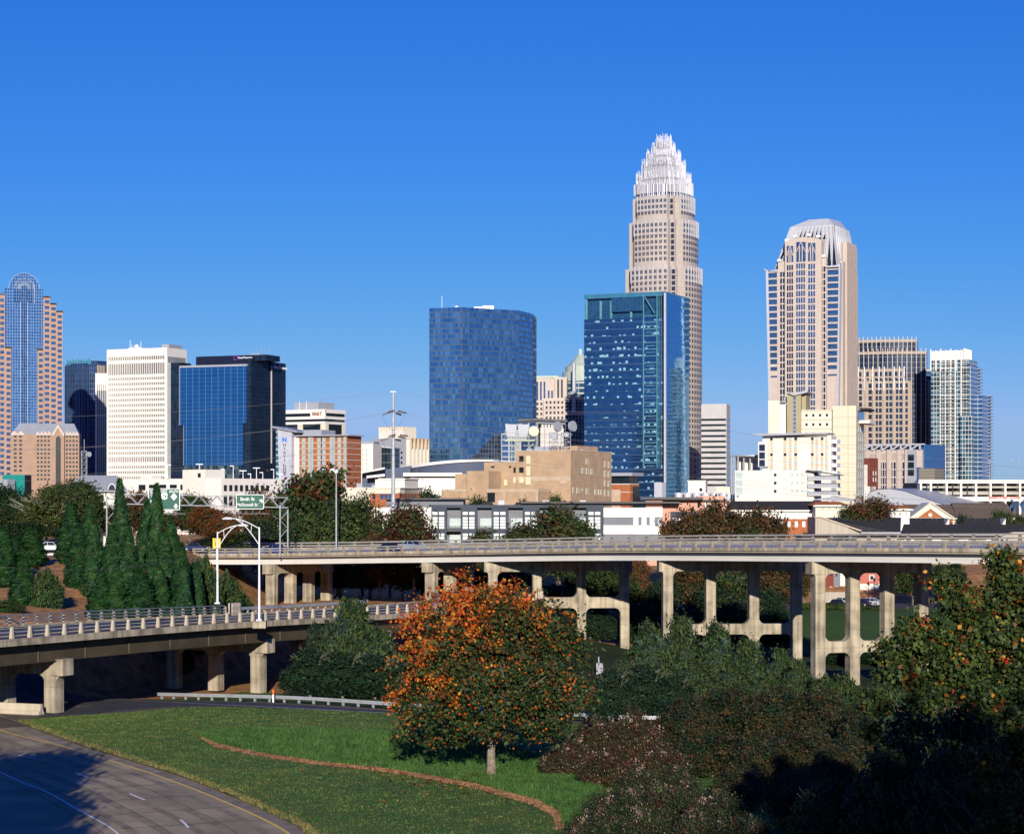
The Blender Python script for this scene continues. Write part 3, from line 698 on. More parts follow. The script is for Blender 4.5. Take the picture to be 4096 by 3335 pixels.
# ---------- hotel with gabled parapet ----------
b = Bld('gabled_hotel', 'brown brick hotel with grey mansard roof and a pointed central gable', 42, 317, None, 1050, -9)
b.box('wall', M['stone2'] if 0 else plain('buff_brown_brick', (.33, .225, .165), .9, var=.08, scale=.3), 42, 317, 1737, None, 0, 22)
wallm = bpy.data.materials['buff_brown_brick']
mb = MB(); za, zb = b.z(1737), b.z(1692)
mb.prism([(b.u(44), .5), (b.u(315), .5), (b.u(315), 22), (b.u(44), 22)], za, zb, top=[(b.u(72), 8), (b.u(292), 8), (b.u(292), 16), (b.u(72), 16)]); b.part('mansard_roof', mb, M['greyl'])
mb = MB()
for (a0, a1, n) in ((44, 97, 2), (145, 205, 4), (262, 315, 4)):
    for i in range(n):
        x0, x1 = b.u(a0+(a1-a0)*i/n), b.u(a0+(a1-a0)*(i+1)/n); mb.xz([(x0, b.z(1742)), (x1, b.z(1742)), (x1, b.z(1736)), ((x0+x1)/2, b.z(1724)), (x0, b.z(1736))], -.6, .4)
b.part('parapet_gables', mb, M['stone'])
mb = MB(); mb.xz([(b.u(208), 0), (b.u(258), 0), (b.u(258), b.z(1735)), (b.u(234), b.z(1697)), (b.u(208), b.z(1735))], -2, 10); b.part('central_gable', mb, wallm)
mb = MB(); mb.xz([(b.u(210), b.z(1745)), (b.u(215), b.z(1745)), (b.u(234), b.z(1712)), (b.u(253), b.z(1745)), (b.u(258), b.z(1745)), (b.u(258), b.z(1735)), (b.u(234), b.z(1696)), (b.u(210), b.z(1735))], -2.5, -1.9); b.part('gable_trim', mb, M['stone'])
mb = MB(); mb.xz([(b.u(224), 0), (b.u(244), 0), (b.u(244), b.z(1755)), (b.u(240), b.z(1747)), (b.u(234), b.z(1743)), (b.u(228), b.z(1747)), (b.u(224), b.z(1755))], -2.2, -1.8); b.part('arched_window', mb, M['wink'])
b.gpx(50, 93, 1738, 1890, 2, 9, .55, .5, 'wink', off=0); b.gpx(145, 202, 1738, 1925, 4, 11, .6, .5, 'wink'); b.gpx(261, 314, 1738, 1925, 4, 11, .6, .5, 'wink'); b.done()
# ---------- dark blue tower with a glass crown ----------
M['cg_navy'] = curtain('navy_striped_curtain_wall', 1.5, 3.9, (.012, .030, .085), (.025, .065, .17), (.05, .08, .15), .16, .10, rough=.15, metal=.3, tilt=.01)
b = Bld('crowned_navy_tower', 'dark navy glass tower with spiky teal glass crown behind the granite tower', 255, 350, 390, 1500, 30)
pl = [(-b.w, 2), (-b.w*.5, 0), (0, 1), (6, 8), (9, 18), (9, 34), (-b.w, 34)]
b.part('glass_body', MB().prism(pl, 0, b.z(1452)), M['cg_navy'])
b.part('upper_body', MB().prism([(p[0]*.8-4, p[1]+2) for p in pl], b.z(1452), b.z(1440)), M['cg_navy'])
mb = MB()
for i in range(9): x = -b.w+2+i*(b.w/9); mb.box(x, x+1.0, 1, 1.5, b.z(1458), b.z(1432+ (i % 2)*5)); mb.box(x+1.2, x+2.6, 1.6, 2, b.z(1456), b.z(1440))
b.part('crown', mb, plain('teal_crown_glass', (.10, .32, .42), .2, .3))
mb = MB()
for i in range(10): x = -b.w+1+i*(b.w/9.5); mb.box(x, x+.5, -.2, 1.2, 0, b.z(1460))
b.part('vertical_ribs', mb, plain('navy_ribs', (.05, .09, .17), .4, .3))
fins(b, 'corner_pier', M['stone2'], (355, 366, 377), 1462, 1520, 2.0, 1, 'S', 9)
b = Bld('slotted_tower', 'pale stone tower with tall dark vertical window slots, half hidden by the white tower', 381, 436, None, 1450, -10)
b.box('wall', M['offw'], 381, 470, 1493, None, 0, 25); b.gpx(386, 432, 1562, 1930, 6, 1, .72, 1, 'win'); b.gpx(386, 432, 1537, 1562, 6, 1, .3, 1, 'win'); b.done()
# ---------- white grid tower ----------
b = Bld('white_grid_tower', 'white office tower with many rows of tiny dark windows and tall top slots', 427, 668, 747, 1000, 24)
b.part('wall', MB().box(-b.w, 0, 0, b.d, 0, b.z(1390)), M['white'])
mb = MB()
for i in range(32): x = b.u(427+6)+(b.u(660)-b.u(433))*(i)/31; mb.box(x-.2, x+.2, -.3, 0, 0, b.z(1418))
b.part('wall_piers', mb, M['white'])
b.gpx(434, 660, 1418, 1439, 31, 1, .55, .7, 'wink', off=-.05); b.gpx(434, 660, 1448, 1495, 31, 1, .62, .95, 'wink', off=-.05)
b.gpx(434, 660, 1500, 1500+21.4*15, 31, 15, .48, .52, 'wink', off=-.05); b.gpx(434, 660, 1822, 1850, 31, 1, .5, .75, 'win', off=-.05); b.gpx(434, 660, 1856, 1920, 31, 3, .5, .5, 'wink', off=-.05)
b.spx(672, 742, 1425, 1450, 16, 1, .45, 1, 'win', off=.05); b.spx(672, 742, 1455, 1900, 16, 1, .45, 1, 'wing', off=.05)
b.done()
mb = MB(); mb.box(b.u(495), b.u(548), 4, 10, b.z(1392), b.z(1384)); mb.tube((b.u(498), 5, b.z(1388)), (b.u(498), 5, b.z(1352)), .12); mb.tube((b.u(541), 5, b.z(1388)), (b.u(541), 5, b.z(1357)), .12)
mb.dome((b.u(524), 5, b.z(1381)), 1.3, 1.5); mb.tube((b.u(524), 5, b.z(1388)), (b.u(524), 5, b.z(1380)), .5)
for i in range(9): x = b.u(497)+i*.75; mb.tube((x, 5, b.z(1388)), (x, 5, b.z(1388)+1.4+(i*7 % 4)*.4), .06)
b.part('roof_antennas', mb, M['white_metal'])
b.part('roof_chillers', MB().box(b.u(638), 0, b.d*.1, b.d*.75, b.z(1390), b.z(1375)), M['grey'])
# ---------- black and blue glass office block ----------
M['cg_black'] = curtain('black_blue_curtain_wall', 1.5, 1.9, (.006, .012, .026), (.012, .024, .05), (.012, .020, .035), .1, .08, rough=.12, metal=.2, tilt=.01, spec=.5)
M['cg_blue'] = curtain('mirror_blue_curtain_wall', 3.3, 1.85, (.050, .185, .38), (.060, .21, .42), (.075, .22, .40), .05, .03, rough=.05, metal=.9, tilt=.006)
b = Bld('navy_glass_block', 'wide navy glass office block with one huge mirror blue panel facing the road', 682, 1005, 1143, 900, 22)
b.part('dark_glass_body', MB().box(b.u(683), 0, 0, b.d*.52, 0, b.z(1456)).box(b.u(683), b.u(728), 0, 8, b.z(1456), b.z(1442)).box(b.u(993), 0, 0, b.d*.5, b.z(1456), b.z(1432)), M['cg_black'])
b.part('dark_glass_wing', MB().box(-4, 0, b.d*.56, b.d, 0, b.z(1437)).box(-10, -2, b.d*.5, b.d*.6, 0, b.z(1445)), M['cg_black'])
mb = MB(); U, Z = b.u, b.z
mb.xz([(U(741), Z(1862)), (U(741), Z(1697)), (U(724), Z(1697)), (U(724), Z(1464)), (U(992), Z(1464)), (U(992), Z(1692)), (U(977), Z(1692)), (U(977), Z(1862))][::-1], -1.2, 0); b.part('blue_mirror_panel', mb, M['cg_blue'])
mb = MB(); mb.box(U(724), U(993), -1.4, 0, Z(1464), Z(1456)); mb.box(U(723), U(724.5), -1.5, 0, Z(1697), Z(1460)); mb.box(U(740), U(741), -1.5, 0, Z(1860), Z(1697)); b.part('steel_trim', mb, M['grey'])
b.part('lower_mirror_glass', MB().box(U(741), U(965), -1.0, 0, 0, Z(1862)), curtain('lobby_glass', 1.5, 2.2, (.006, .018, .035), (.10, .15, .16), (.05, .08, .10), .1, .08, metal=.3, tilt=.02, spread=(.3, .8)))
b.part('penthouse', MB().box(U(772), U(1050), b.d*.12, b.d*.5, Z(1440), Z(1417)), M['cg_black'])
b.part('penthouse_front', MB().box(U(772), U(1000), b.d*.08, b.d*.12, Z(1455), Z(1419)), plain('navy_panel', (.012, .016, .040), .4, .2, var=.05))
fins(b, 'silver_edge', M['silver'], (1084,), 1455, 1850, .5, .5, 'S')
logo = MB()
for i in range(14):
    if i % 7 == 6: continue
    a = 2*math.pi*i/14; logo.tube((U(932)+1.0*math.cos(a), b.d*.08-.2, Z(1427.5)+1.0*math.sin(a)), (U(932)+1.0*math.cos(a+.42), b.d*.08-.2, Z(1427.5)+1.0*math.sin(a+.42)), .25, k=6)
b.part('ring_logo', logo, plain('purple_logo', (.17, .04, .30), .5))
text('GrantThornton', (U(998)-U(941)), M['lett'], b.root, (U(969.5), b.d*.08-.12, Z(1427.5)), FRONT, bold=.012)
text('GrantThornton', 12.5, M['lett'], b.root, (.25, b.d*.83, Z(1456)), SIDE, bold=.01)
mb = MB()
for i in range(8): mb.tube((U(975)+i*1.4, b.d*.2, Z(1417)), (U(975)+i*1.4, b.d*.2, Z(1417)+2+(i % 3)*.7), .08)
mb.box(U(972), U(1012), b.d*.2, b.d*.25, Z(1417), Z(1411)); b.part('roof_equipment', mb, M['grey'])
# ---------- banded office with brown letters ----------
b = Bld('banded_office', 'white and black banded office block with brown letters below a grey penthouse', 1143, 1300, 1383, 1100, 30)
b.part('core', MB().box(-b.w, 0, .5, b.d, 0, Z(1640)) if 0 else MB().box(-b.w-14, -.5, .5, b.d-.5, 0, b.z(1638)), M['wink'])
for (y0, y1) in ((1636, 1651), (1664, 1675), (1685, 1695)):
    b.part('white_band', MB().box(-b.w-14, 0, 0, b.d, b.z(y1), b.z(y0)), M['white'])
b.part('sign_panel', MB().box(b.u(1241), 0, -.02, 1, b.z(1664), b.z(1640)), M['white'])
for p in (1200, 1292): b.part('column', MB().box(b.u(p-10), b.u(p+10), .0, 3, 0, b.z(1695)), M['cream2'])
b.part('column', MB().box(-2.8, -.1, b.d-3, b.d-.1, 0, b.z(1695)), M['cream2'])
b.part('penthouse', MB().box(b.u(1165), b.u(1262), 3, b.d*.9, b.z(1640), b.z(1606)), M['grey'])
text('BB&T', b.u(1288)-b.u(1250), plain('brown_letters', (.25, .05, .03), .5), b.root, (b.u(1269), -.12, b.z(1654)), FRONT, bold=.02, height=(b.z(1647)-b.z(1661)))
mb = MB(); mb.tube((b.u(1185), 3, b.z(1637)), (b.u(1185), 3, b.z(1600)), .15); mb.tube((b.u(1213), 3, b.z(1637)), (b.u(1213), 3, b.z(1600)), .15); b.part('aerial', mb, M['white_metal'])
# ---------- brick hotel with grey blade sign ----------
b = Bld('brick_hotel', 'red brick hotel with white floor lines beside a grey slanted sign tower', 1197, 1388, 1445, 700, 24)
b.part('brick_wall', MB().box(-b.w, 0, 0, b.d, 0, b.z(1743)), M['brick'])
mb = MB()
for i in range(9):
    y = 1769+i*23.3; mb.box(-b.w-.03, .04, -.06, b.d, b.z(y+.9), b.z(y-.9))
b.part('floor_lines', mb, M['offw'])
b.part('roof_slab', MB().box(b.u(1190), 1.5, -1.5, b.d*.95, b.z(1743), b.z(1738)).box(b.u(1200), b.u(1275), 2, 12, b.z(1738), b.z(1716)), M['grey'])
for (x0, x1) in ((1234, 1254), (1321, 1341), (1376, 1387)):
    b.part('grey_bay', MB().box(b.u(x0), b.u(x1), -.35, .5, 0, b.z(1745)), M['wing']); mb = MB()
    mb.box(b.u((x0*.55+x1*.45)), b.u((x0*.25+x1*.75)), -.5, 0, 0, b.z(1745)); b.part('grey_pilaster', mb, M['greyl'])
def hm(i, j): return 'wink' if (i*5+j*3) % 11 == 3 else 'wing'
for (x0, x1, n) in ((1206, 1224, 1), (1268, 1284, 1), (1288, 1304, 1), (1349, 1366, 1)): b.gpx(x0, x1, 1746, 1746+23.3*9, 1, 9, .85, .72, hm, off=-.02)
b.gpx(1284, 1288, 1746, 1746+23.3*9, 1, 9, 1, .72, 'winb', off=-.02)
b.done()
mb = MB(); U, Z = b.u, b.z
mb.xz([(U(1132), 0), (U(1178), 0), (U(1178), Z(1722)), (U(1118), Z(1708))], -2, 6); b.part('sign_tower', mb, panelled('pale_grey_panels', (.42, .43, .50), 3.2, 1.1, .9, .08, .03))
mb = MB(); mb.xz([(U(1102), Z(1706)), (U(1204), Z(1728)), (U(1204), Z(1722)), (U(1102), Z(1700))], -3, 8); b.part('slanted_roof', mb, M['greyl'])
mb = MB(); mb.xz([(U(1117), 0), (U(1134), 0), (U(1122), Z(1716)), (U(1117), Z(1715))], -2.3, 4); b.part('teal_glass_edge', mb, curtain('teal_banded_glass', 6, 2.05, (.03, .08, .14), (.05, .12, .18), (.22, .42, .40), .02, .32, metal=.2, tilt=0))
b.part('hotel_link', MB().box(U(1178), U(1197), 0, 6, 0, Z(1745)), M['offw']); b2 = b
for i, ch in enumerate('HYATThous'):
    yy = (1777, 1792, 1808, 1824, 1840, 1860, 1872, 1883, 1894)[i]
    text(ch, 1.05 if i != 3 and i != 4 else 1.0, plain('dark_sign_letters', (.05, .05, .07), .5) if i == 0 else bpy.data.materials['dark_sign_letters'], b.root, (U(1150), -2.08, Z(yy)), FRONT, height=.95)
mb = MB(); x0 = U(1142); x1 = U(1158); mb.box(x0, x0+.45, -2.25, -2, Z(1763), Z(1746)); mb.box(x1-.45, x1, -2.25, -2, Z(1763), Z(1754)); mb.box(x0, x1, -2.25, -2, Z(1757), Z(1753)); mb.xz([(x1-.6, Z(1751)), (x1-.2, Z(1751)), (x1+.1, Z(1746)), (x1-.3, Z(1746))], -2.25, -2)
b.part('blue_logo', mb, plain('bright_blue_sign', (.02, .20, .75), .4))
# ---------- white hotel and curved glass hall, timber fin building ----------
b = Bld('white_hotel', 'plain white hotel block with small windows beside a dark glazed hall', 1440, 1492, 1500, 900, 15)
b.part('wall', MB().box(-b.w, 0, 0, 12, 0, b.z(1775)), M['offw']); b.part('roof_box', MB().box(-b.w, 0, 1, 9, b.z(1775), b.z(1765)), M['grey']); b.gpx(1444, 1474, 1790, 1885, 2, 5, .28, .6, 'wing'); b.done()
b = Bld('glazed_hall', 'dark glazed low hall with grey curved roof in front of the timber fin building', 1494, 1575, 1582, 920, 8)
b.part('glass_front', MB().box(-b.w+1, 0, 0, 14, 0, b.z(1789)), curtain('hall_glass', 1.5, 4, (.010, .022, .032), (.02, .04, .05), (.03, .06, .06), .06, .1, metal=.2)); b.part('side_wall', MB().box(-b.w, -b.w+1.2, -.4, 12, 0, b.z(1790)), M['roofb'])
mb = MB(); mb.xz([(-b.w-.5, b.z(1785)), (.5, b.z(1795)), (.5, b.z(1791)), (-b.w*.5, b.z(1783)), (-b.w-.5, b.z(1781))], -1.5, 14); b.part('roof', mb, M['greyl'])
fins(b, 'white_fin', M['white_metal'], (1521, 1526), 1803, 1880, .35, .4)
b = Bld('timber_fin_building', 'white arts building with orange timber tipped fins along its sloping facade', 1490, 1620, 1708, 1000, 36)
b.part('body', MB().box(-b.w, 0, 0, b.d, 0, b.z(1752)), M['grey']); 
b.part('stair_tower', MB().box(b.u(1505), b.u(1605), 2, 12, 0, b.z(1706)), M['offw'])
mb = MB()
for i in range(10): x = b.u(1505)+(b.u(1605)-b.u(1505))*i/9; mb.box(x-.12, x+.12, 1.7, 2, b.z(1720 if i % 2 else 1716), b.z(1703))
b.part('timber_strips', mb, M['wood'])
for i in range(6):
    v0 = b.v(1630+i*15.2); mb = MB(); mb.box(0, 2.2, v0-.9, v0+.5, 0, b.z(1756)); b.part('white_fin', mb, M['offw'])
    mb = MB(); zt, zb = b.z(1753), b.z(1800); mb.face([(2.3, v0+.55, zb), (2.3, v0+2.2, zt), (2.3, v0+.4, zt)]); mb.box(.2, 2.3, v0+.5, v0+1.6, b.z(1790), zt); b.part('timber_tip', mb, M['wood'])
b.gpx(1580, 1612, 1800, 1880, 3, 4, .6, .5, 'wink'); b.done()
# ---------- faceted blue glass tower ----------
M['cg_facet'] = curtain('faceted_blue_curtain_wall', 1.25, 2.6, (.055, .19, .42), (.26, .42, .54), (.030, .075, .13), .14, .24, rough=.05, metal=.85, tilt=.015, spread=(.2, 1.1), wnw=.28)
zt = (1990-1229)/F*950; Dm = lambda y: zt*F/(1990-y)
pts = [(1717, 1233), (1850, 1229), (2077, 1242), (2132, 1256)]
W = [(PX(px, Dm(py)), Dm(py)) for px, py in pts]; o = W[1]
ft = empty('faceted_glass_tower', (o[0], o[1], 4), 0, 'broad faceted blue glass office tower standing alone at the centre of the skyline', 'building')
poly = [(p[0]-o[0], p[1]-o[1]) for p in W]; poly += [(poly[3][0]+2, poly[3][1]+20), (poly[0][0]+6, poly[0][1]+34)]
MB().prism(poly, 0, CZ+zt-4).build('glass_body', M['cg_facet'], ft)
mb = MB(); mb.box(5.3, 14.8, 8, 16, CZ+zt-4.2, CZ+zt-3.0); mb.box(9.5, 14.8, 9, 15, CZ+zt-3.0, CZ+zt-2.4); mb.tube((-10, 6, CZ+zt-4), (-10, 6, CZ+zt+2), .12); mb.dome((-3, 6, CZ+zt-3.5), .9, .9); mb.build('roof_plant', M['white_metal'], ft)
mb = MB(); mb.tube((0, -.1, 0), (0, -.1, CZ+zt-4), .1); mb.build('corner_line', M['roofb'], ft)
b = Bld('dark_glass_wing', 'low black glass wedge with sloping edge below the faceted tower', 1845, 2000, 2010, 830, 6)
U, Z = b.u, b.z
mb = MB(); mb.xz([(U(1845), 0), (U(2010), 0), (U(2010), Z(1739)), (U(1978), Z(1734)), (U(1905), Z(1818)), (U(1845), Z(1845))], 0, 12); b.part('glass_wedge', mb, curtain('black_wedge_glass', 1.2, 1.9, (.006, .012, .025), (.03, .05, .09), (.02, .03, .045), .12, .1, metal=.3, tilt=.03))
# ---------- mid rise office, grey frame and finned side ----------
b = Bld('fin_sided_office', 'mid rise office with blue windows in a grey frame and a white finned side', 2083, 2146, 2262, 800, 45)
b.part('frame', MB().box(-b.w, 0, 0, b.d, 0, b.z(1683)), M['grey']); b.part('roof_edge', MB().box(-b.w-1, 1, -1, b.d, b.z(1683), b.z(1674)), M['trimd'] if 0 else plain('grey_roof_edge', (.16, .165, .17), .6))
b.gpx(2086, 2113, 1686, 1852, 1, 7, .9, .78, 'winb'); b.gpx(2118, 2144, 1686, 1852, 1, 7, .92, .78, 'winb')
b.part('dark_side', MB().box(0, .3, 1, b.d-.5, 0, b.z(1694)), M['wink'])
for i in range(22):
    v0 = 2+(b.d-4)*i/21; b.part('white_fin', MB().box(.3, .75, v0-.15, v0+.15, b.z(1860), b.z(1695+(2 if i % 3 else 14))), M['white'])
b.part('side_bands', MB().box(.3, .6, 1, b.d-1, b.z(1738), b.z(1735)).box(.3, .6, 1, b.d-1, b.z(1771), b.z(1768)).box(.3, .6, 1, b.d-1, b.z(1804), b.z(1801)), M['trimd']); b.done()
b = Bld('low_blue_office', 'lower blue windowed office stepping down beside the fin sided office', 2005, 2085, 2090, 790, 3)
b.part('frame', MB().box(b.u(2018), 0, 3, 14, 0, b.z(1716)).box(b.u(2005), 0, 0, 14, 0, b.z(1733)), M['grey']); b.gpx(2007, 2034, 1736, 1850, 1, 5, .9, .75, 'winb', off=-.02); b.gpx(2038, 2060, 1736, 1850, 1, 5, .85, .75, 'winb', off=-.02); b.gpx(2020, 2034, 1718, 1733, 1, 1, .9, .8, 'winb', off=2.98); b.done()
# ---------- cream tower with green dome ----------
b = Bld('domed_tower', 'cream stone tower with pale green rotunda dome behind the glass towers', 2136, 2260, 2330, 1350, 4)
U, Z = b.u, b.z
b.part('stone_body', MB().box(U(2136), U(2268), 0, 30, 0, Z(1512)).box(U(2218), U(2268), -3, 0, 0, Z(1509)).box(U(2175), U(2262), -4, -3, 0, Z(1594)), M['stone'])
mb = MB(); mb.xz([(U(2137), Z(1514)), (U(2232), Z(1514)), (U(2238), Z(1507)), (U(2228), Z(1502)), (U(2146), Z(1503)), (U(2139), Z(1506))], 0, 12); b.part('vaulted_roof', mb, M['copper'])
cx = U(2318); mb = MB()
def ring(mb, r, z0, z1, k=28, m=0, r1=None): mb.prism([(cx+r*math.cos(2*math.pi*i/k), 20+r*math.sin(2*math.pi*i/k)) for i in range(k)], z0, z1, m, top=[(cx+(r1 or r)*math.cos(2*math.pi*i/k), 20+(r1 or r)*math.sin(2*math.pi*i/k)) for i in range(k)])
ring(mb, U(2318)-U(2244), 0, Z(1484)); ring(mb, U(2318)-U(2256), Z(1484), Z(1460)); ring(mb, U(2318)-U(2264), Z(1460), Z(1410), r1=2); mb.box(cx-1, cx+1, 19, 21, Z(1410), Z(1388)); b.part('rotunda', mb, M['copper'])
mb = MB(); ring(mb, U(2318)-U(2243.3), Z(1592), Z(1520)); b.part('rotunda_glass', mb, curtain('rotunda_glass', 8, 3.6, (.04, .09, .18), (.10, .17, .25), (.40, .44, .36), .04, .22, metal=.4))
b.part('atrium_glass', MB().box(U(2262), U(2340), -4.5, 0, 0, Z(1653)).box(U(2262), U(2340), -4.5, 0, Z(1651), Z(1600)), curtain('atrium_glass', 2.3, 2.3, (.008, .012, .022), (.015, .025, .05), (.30, .34, .40), .12, .12, metal=.3))
b.part('stone_bands', MB().box(U(2260), U(2340), -5, 0, Z(1600), Z(1590)).box(U(2260), U(2340), -5, 0, Z(1661), Z(1651)), M['stone'])
mb = MB(); mb.tube((U(2297), -5.5, Z(1660)), (U(2297), -5.5, Z(1455)), 1.3, k=10); mb.dome((U(2294), -6, Z(1582)), 3, 3); b.part('mast_column', mb, M['greyl'])
b.gpx(2142, 2185, 1526, 1600, 3, 1, .5, 1, 'winb'); b.gpx(2188, 2215, 1562, 1592, 2, 1, .5, 1, 'winb'); b.gpx(2226, 2256, 1519, 1592, 2, 1, .5, 1, 'wink', off=-3)
b.gpx(2142, 2173, 1605, 1685, 2, 4, .5, .52, 'wink'); b.gpx(2180, 2258, 1600, 1682, 5, 4, .5, .5, 'wink', off=-4); b.done()
# ---------- big blue glass tower in the middle ----------
M['cg_main'] = curtain('deep_blue_office_glass', 1.45, 4.05, (.026, .085, .21), (.034, .11, .26), (.016, .055, .14), .04, .17, rough=.06, metal=.75, tilt=.004, band=(.42, 1.35, .34), bandc=(.26, .50, .58))
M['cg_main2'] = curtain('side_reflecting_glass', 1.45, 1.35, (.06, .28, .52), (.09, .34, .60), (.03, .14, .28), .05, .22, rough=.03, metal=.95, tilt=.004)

M['tealf'] = plain('pale_teal_frames', (.09, .25, .32), .3, .2, var=.2, scale=.3)
b = Bld('blue_glass_tower', 'big rectangular deep blue glass tower in front of the tallest tower', 2336, 2660, 2757, 1150, 24)
U, Z = b.u, b.z; zt = Z(1172)
b.part('glass_body', MB().box(-b.w, -.6, .3, b.d, 0, Z(1266)), M['cg_main'])
b.part('top_lantern', MB().box(-b.w+1, -.7, 3, b.d-1, Z(1266), zt-1.5).box(U(2445), U(2575), .4, 3, Z(1240), zt-1.5), curtain('lantern_glass', 2.2, 1.2, (.010, .05, .12), (.018, .075, .17), (.025, .09, .17), .05, .14, metal=.3))
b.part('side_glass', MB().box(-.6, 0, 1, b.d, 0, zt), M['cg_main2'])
for i in range(22):
    y = 1266+i*26.8
    if y < 1860: b.part('floor_edge', MB().box(-b.w-.05, U(2574), .05, .3, Z(y+6), Z(y)), plain('floor_edge_blue', (.012, .045, .12), .3) if i == 0 else bpy.data.materials['floor_edge_blue'])
for p in (2341, 2398, 2398+42, 2520): b.part('tall_column', MB().tube((U(p), 1.8, Z(1266)), (U(p), 1.8, Z(1192 if p < 2445 else 1240)), .9, k=10), M['tealf'])
for (p, w_) in ((2574, .7), (2628, .6), (2636, .3), (2645, .25)): b.part('teal_strut', MB().box(U(p)-w_/2, U(p)+w_/2, -.1, .3, Z(1870), zt-.5), M['tealf'])
mb = MB()
for i in range(23): y = 1258+i*26.8; mb.box(U(2574), U(2628), -.08, .28, Z(y+4.5), Z(y+1)); mb.box(U(2584), U(2620), -.02, .28, Z(y+17), Z(y+14)) if i % 3 else 0
mb.beam((U(2580), .1, Z(1185)), (U(2618), .1, Z(1250)), .6); b.part('stair_lights', mb, M['tealf'])
b.part('corner_edge', MB().box(-.5, .5, -.4, 1.0, Z(1930), zt), M['silver']); b.part('corner_recess', MB().box(U(2650), -.5, 0, .32, 0, zt), M['wink'])
mb = MB(); mb.box(-b.w, 0, .1, .2, zt-1.5, zt+1.0); mb.box(-.2, -.1, 0, b.d, zt-1, zt+1)
b.part('glass_parapet', mb, plain('pale_parapet_glass', (.06, .22, .34), .15, .4))
mb = MB()
for i in range(40): x = -b.w+i*b.w/39; mb.box(x-.06, x+.06, -.02, .08, zt-1.5, zt+1.2)
b.part('parapet_posts', mb, M['tealf'])
b.part('roof', MB().box(-b.w+.5, -.8, .5, b.d-.5, zt-1.6, zt-1.4), M['grey'])
# ---------- tallest tower ----------
D = 1400.0; cxp = 2655; k_ = F/D; TH = R(30)
tt = empty('crowned_tower', (PX(cxp, D+28), D+28, 4), -TH, 'tallest granite tower stepping up to a bright white crown of rods', 'building')
tz = lambda py: PZ(py, D+10)-4
def bowed(W, bow=.045, notch=.19, seg=8):
    h = W/2; n = W*notch; pl = []
    for q in range(4):
        c, s_ = math.cos(q*math.pi/2), math.sin(q*math.pi/2)
        edge = [(-h+n+(W-2*n)*i/seg, -h-bow*W*(1-((i/seg)*2-1)**2)) for i in range(seg+1)]
        pts = [(-h, -h+n)] if 0 else []
        pts = edge+[(h-n, -h+n*.6), (h-n*.6, -h+n*.6), (h-n*.6, -h+n)]
        pl += [(x*c-y*s_, x*s_+y*c) for (x, y) in pts]
    return pl
class TW: pass
bt = Bld.__new__(Bld); bt.root = tt; bt.wins = []
tiers = [(46.5, 2100, 1068), (42.0, 1068, 880), (37.6, 880, 783)]
for ti, (W_, yb, yt) in enumerate(tiers):
    z0, z1 = (0 if ti == 0 else tz(yb)), tz(yt); pl = bowed(W_)
    MB().prism(pl, z0, z1).build('granite_tier', M['granite'], tt)
    # lighter fins at the tier top
    n = W_*.19; h = W_/2
    for q in (0, 1):
        c, s_ = math.cos(q*math.pi/2), math.sin(q*math.pi/2)
        mb = MB()
        for i in range(9):
            x = -h+n+(W_-2*n)*i/8; y = -h-.045*W_*(1-((i/8)*2-1)**2)-.25
            X, Y = x*c-y*s_, x*s_+y*c; mb.box(X-.28, X+.28, Y-.28, Y+.28, z1-11, z1+.6)
        mb.build('fin_row', M['silver'], tt)
        for i in range(8):
            x0 = -h+n+(W_-2*n)*i/8; x1 = x0+(W_-2*n)/8; f = lambda x: -h-.045*W_*(1-((2*(x+h-n)/(W_-2*n))-1)**2)
            ya, yb_ = f(x0), f(x1); xm, ym = (x0+x1)/2, (ya+yb_)/2; an = math.atan2(yb_-ya, x1-x0)
            zz = z1-2.5; lo = z0 if ti else tz(1200 if q == 0 else 1960)
            while zz-2.6 > lo:
                for s2 in (-1, 1):
                    xx = xm+s2*.52*math.cos(an); yy = ym+s2*.52*math.sin(an)-.05
                    bt.win(xx*c-yy*s_, xx*s_+yy*c, zz-1.3, .72, 2.4, 'win', an+q*math.pi/2)
                zz -= 4.02
        # notch bay windows between the bowed faces
        zz = z1-2.5
        while zz-2.6 > (z0 if ti else tz(1200 if q == 0 else 1400)):
            x, y = h-n*.80, -h+n*.6-.08; bt.win(x*c-y*s_, x*s_+y*c, zz-1.3, n*.30, 3.0, 'win', q*math.pi/2); zz -= 4.02
            x, y = -h+n*.62, -h+n*.30; 
bt.done()
MB().prism(bowed(34.8), tz(783), tz(737)).build('window_band', curtain('dark_band_glass', 1.9, 30, (.02, .035, .08), (.03, .05, .11), (.75, .75, .78), .38, .02, metal=.3), tt)
rods = random.Random(8)
for (W_, yb, yt, hh) in ((34.8, 770, 735, 5), (32.5, 737, 700, 8), (26.0, 705, 645, 7), (20.3, 650, 603, 6.5), (13.8, 610, 570, 6), (9.2, 580, 535, 4)):
    z0, z1 = tz(yb), tz(yt); pl = bowed(W_, .05, .14, 6)
    MB().prism([(x*.84, y*.84) for x, y in pl], z0, z1-2.5).build('crown_tier', panelled('pale_crown_metal', (.42, .44, .49), .9, 3.0, .62, .08, .25) if W_ == 34.8 else bpy.data.materials['pale_crown_metal'], tt)
    mb = MB(); P_ = resample([(x, y) for x, y in pl+[pl[0]]], int(W_*4.2))
    for i, p in enumerate(P_):
        m_ = max(abs(p[0]), abs(p[1]))/(W_/2*1.1); top = z1+(hh*.35 if i % 2 else 0)+hh*.5*(1-m_)+rods.random()*2.6-1.0
        mb.box(p[0]-.13, p[0]+.13, p[1]-.13, p[1]+.13, z0, top)
    mb.build('crown_rods', M['bright'], tt)
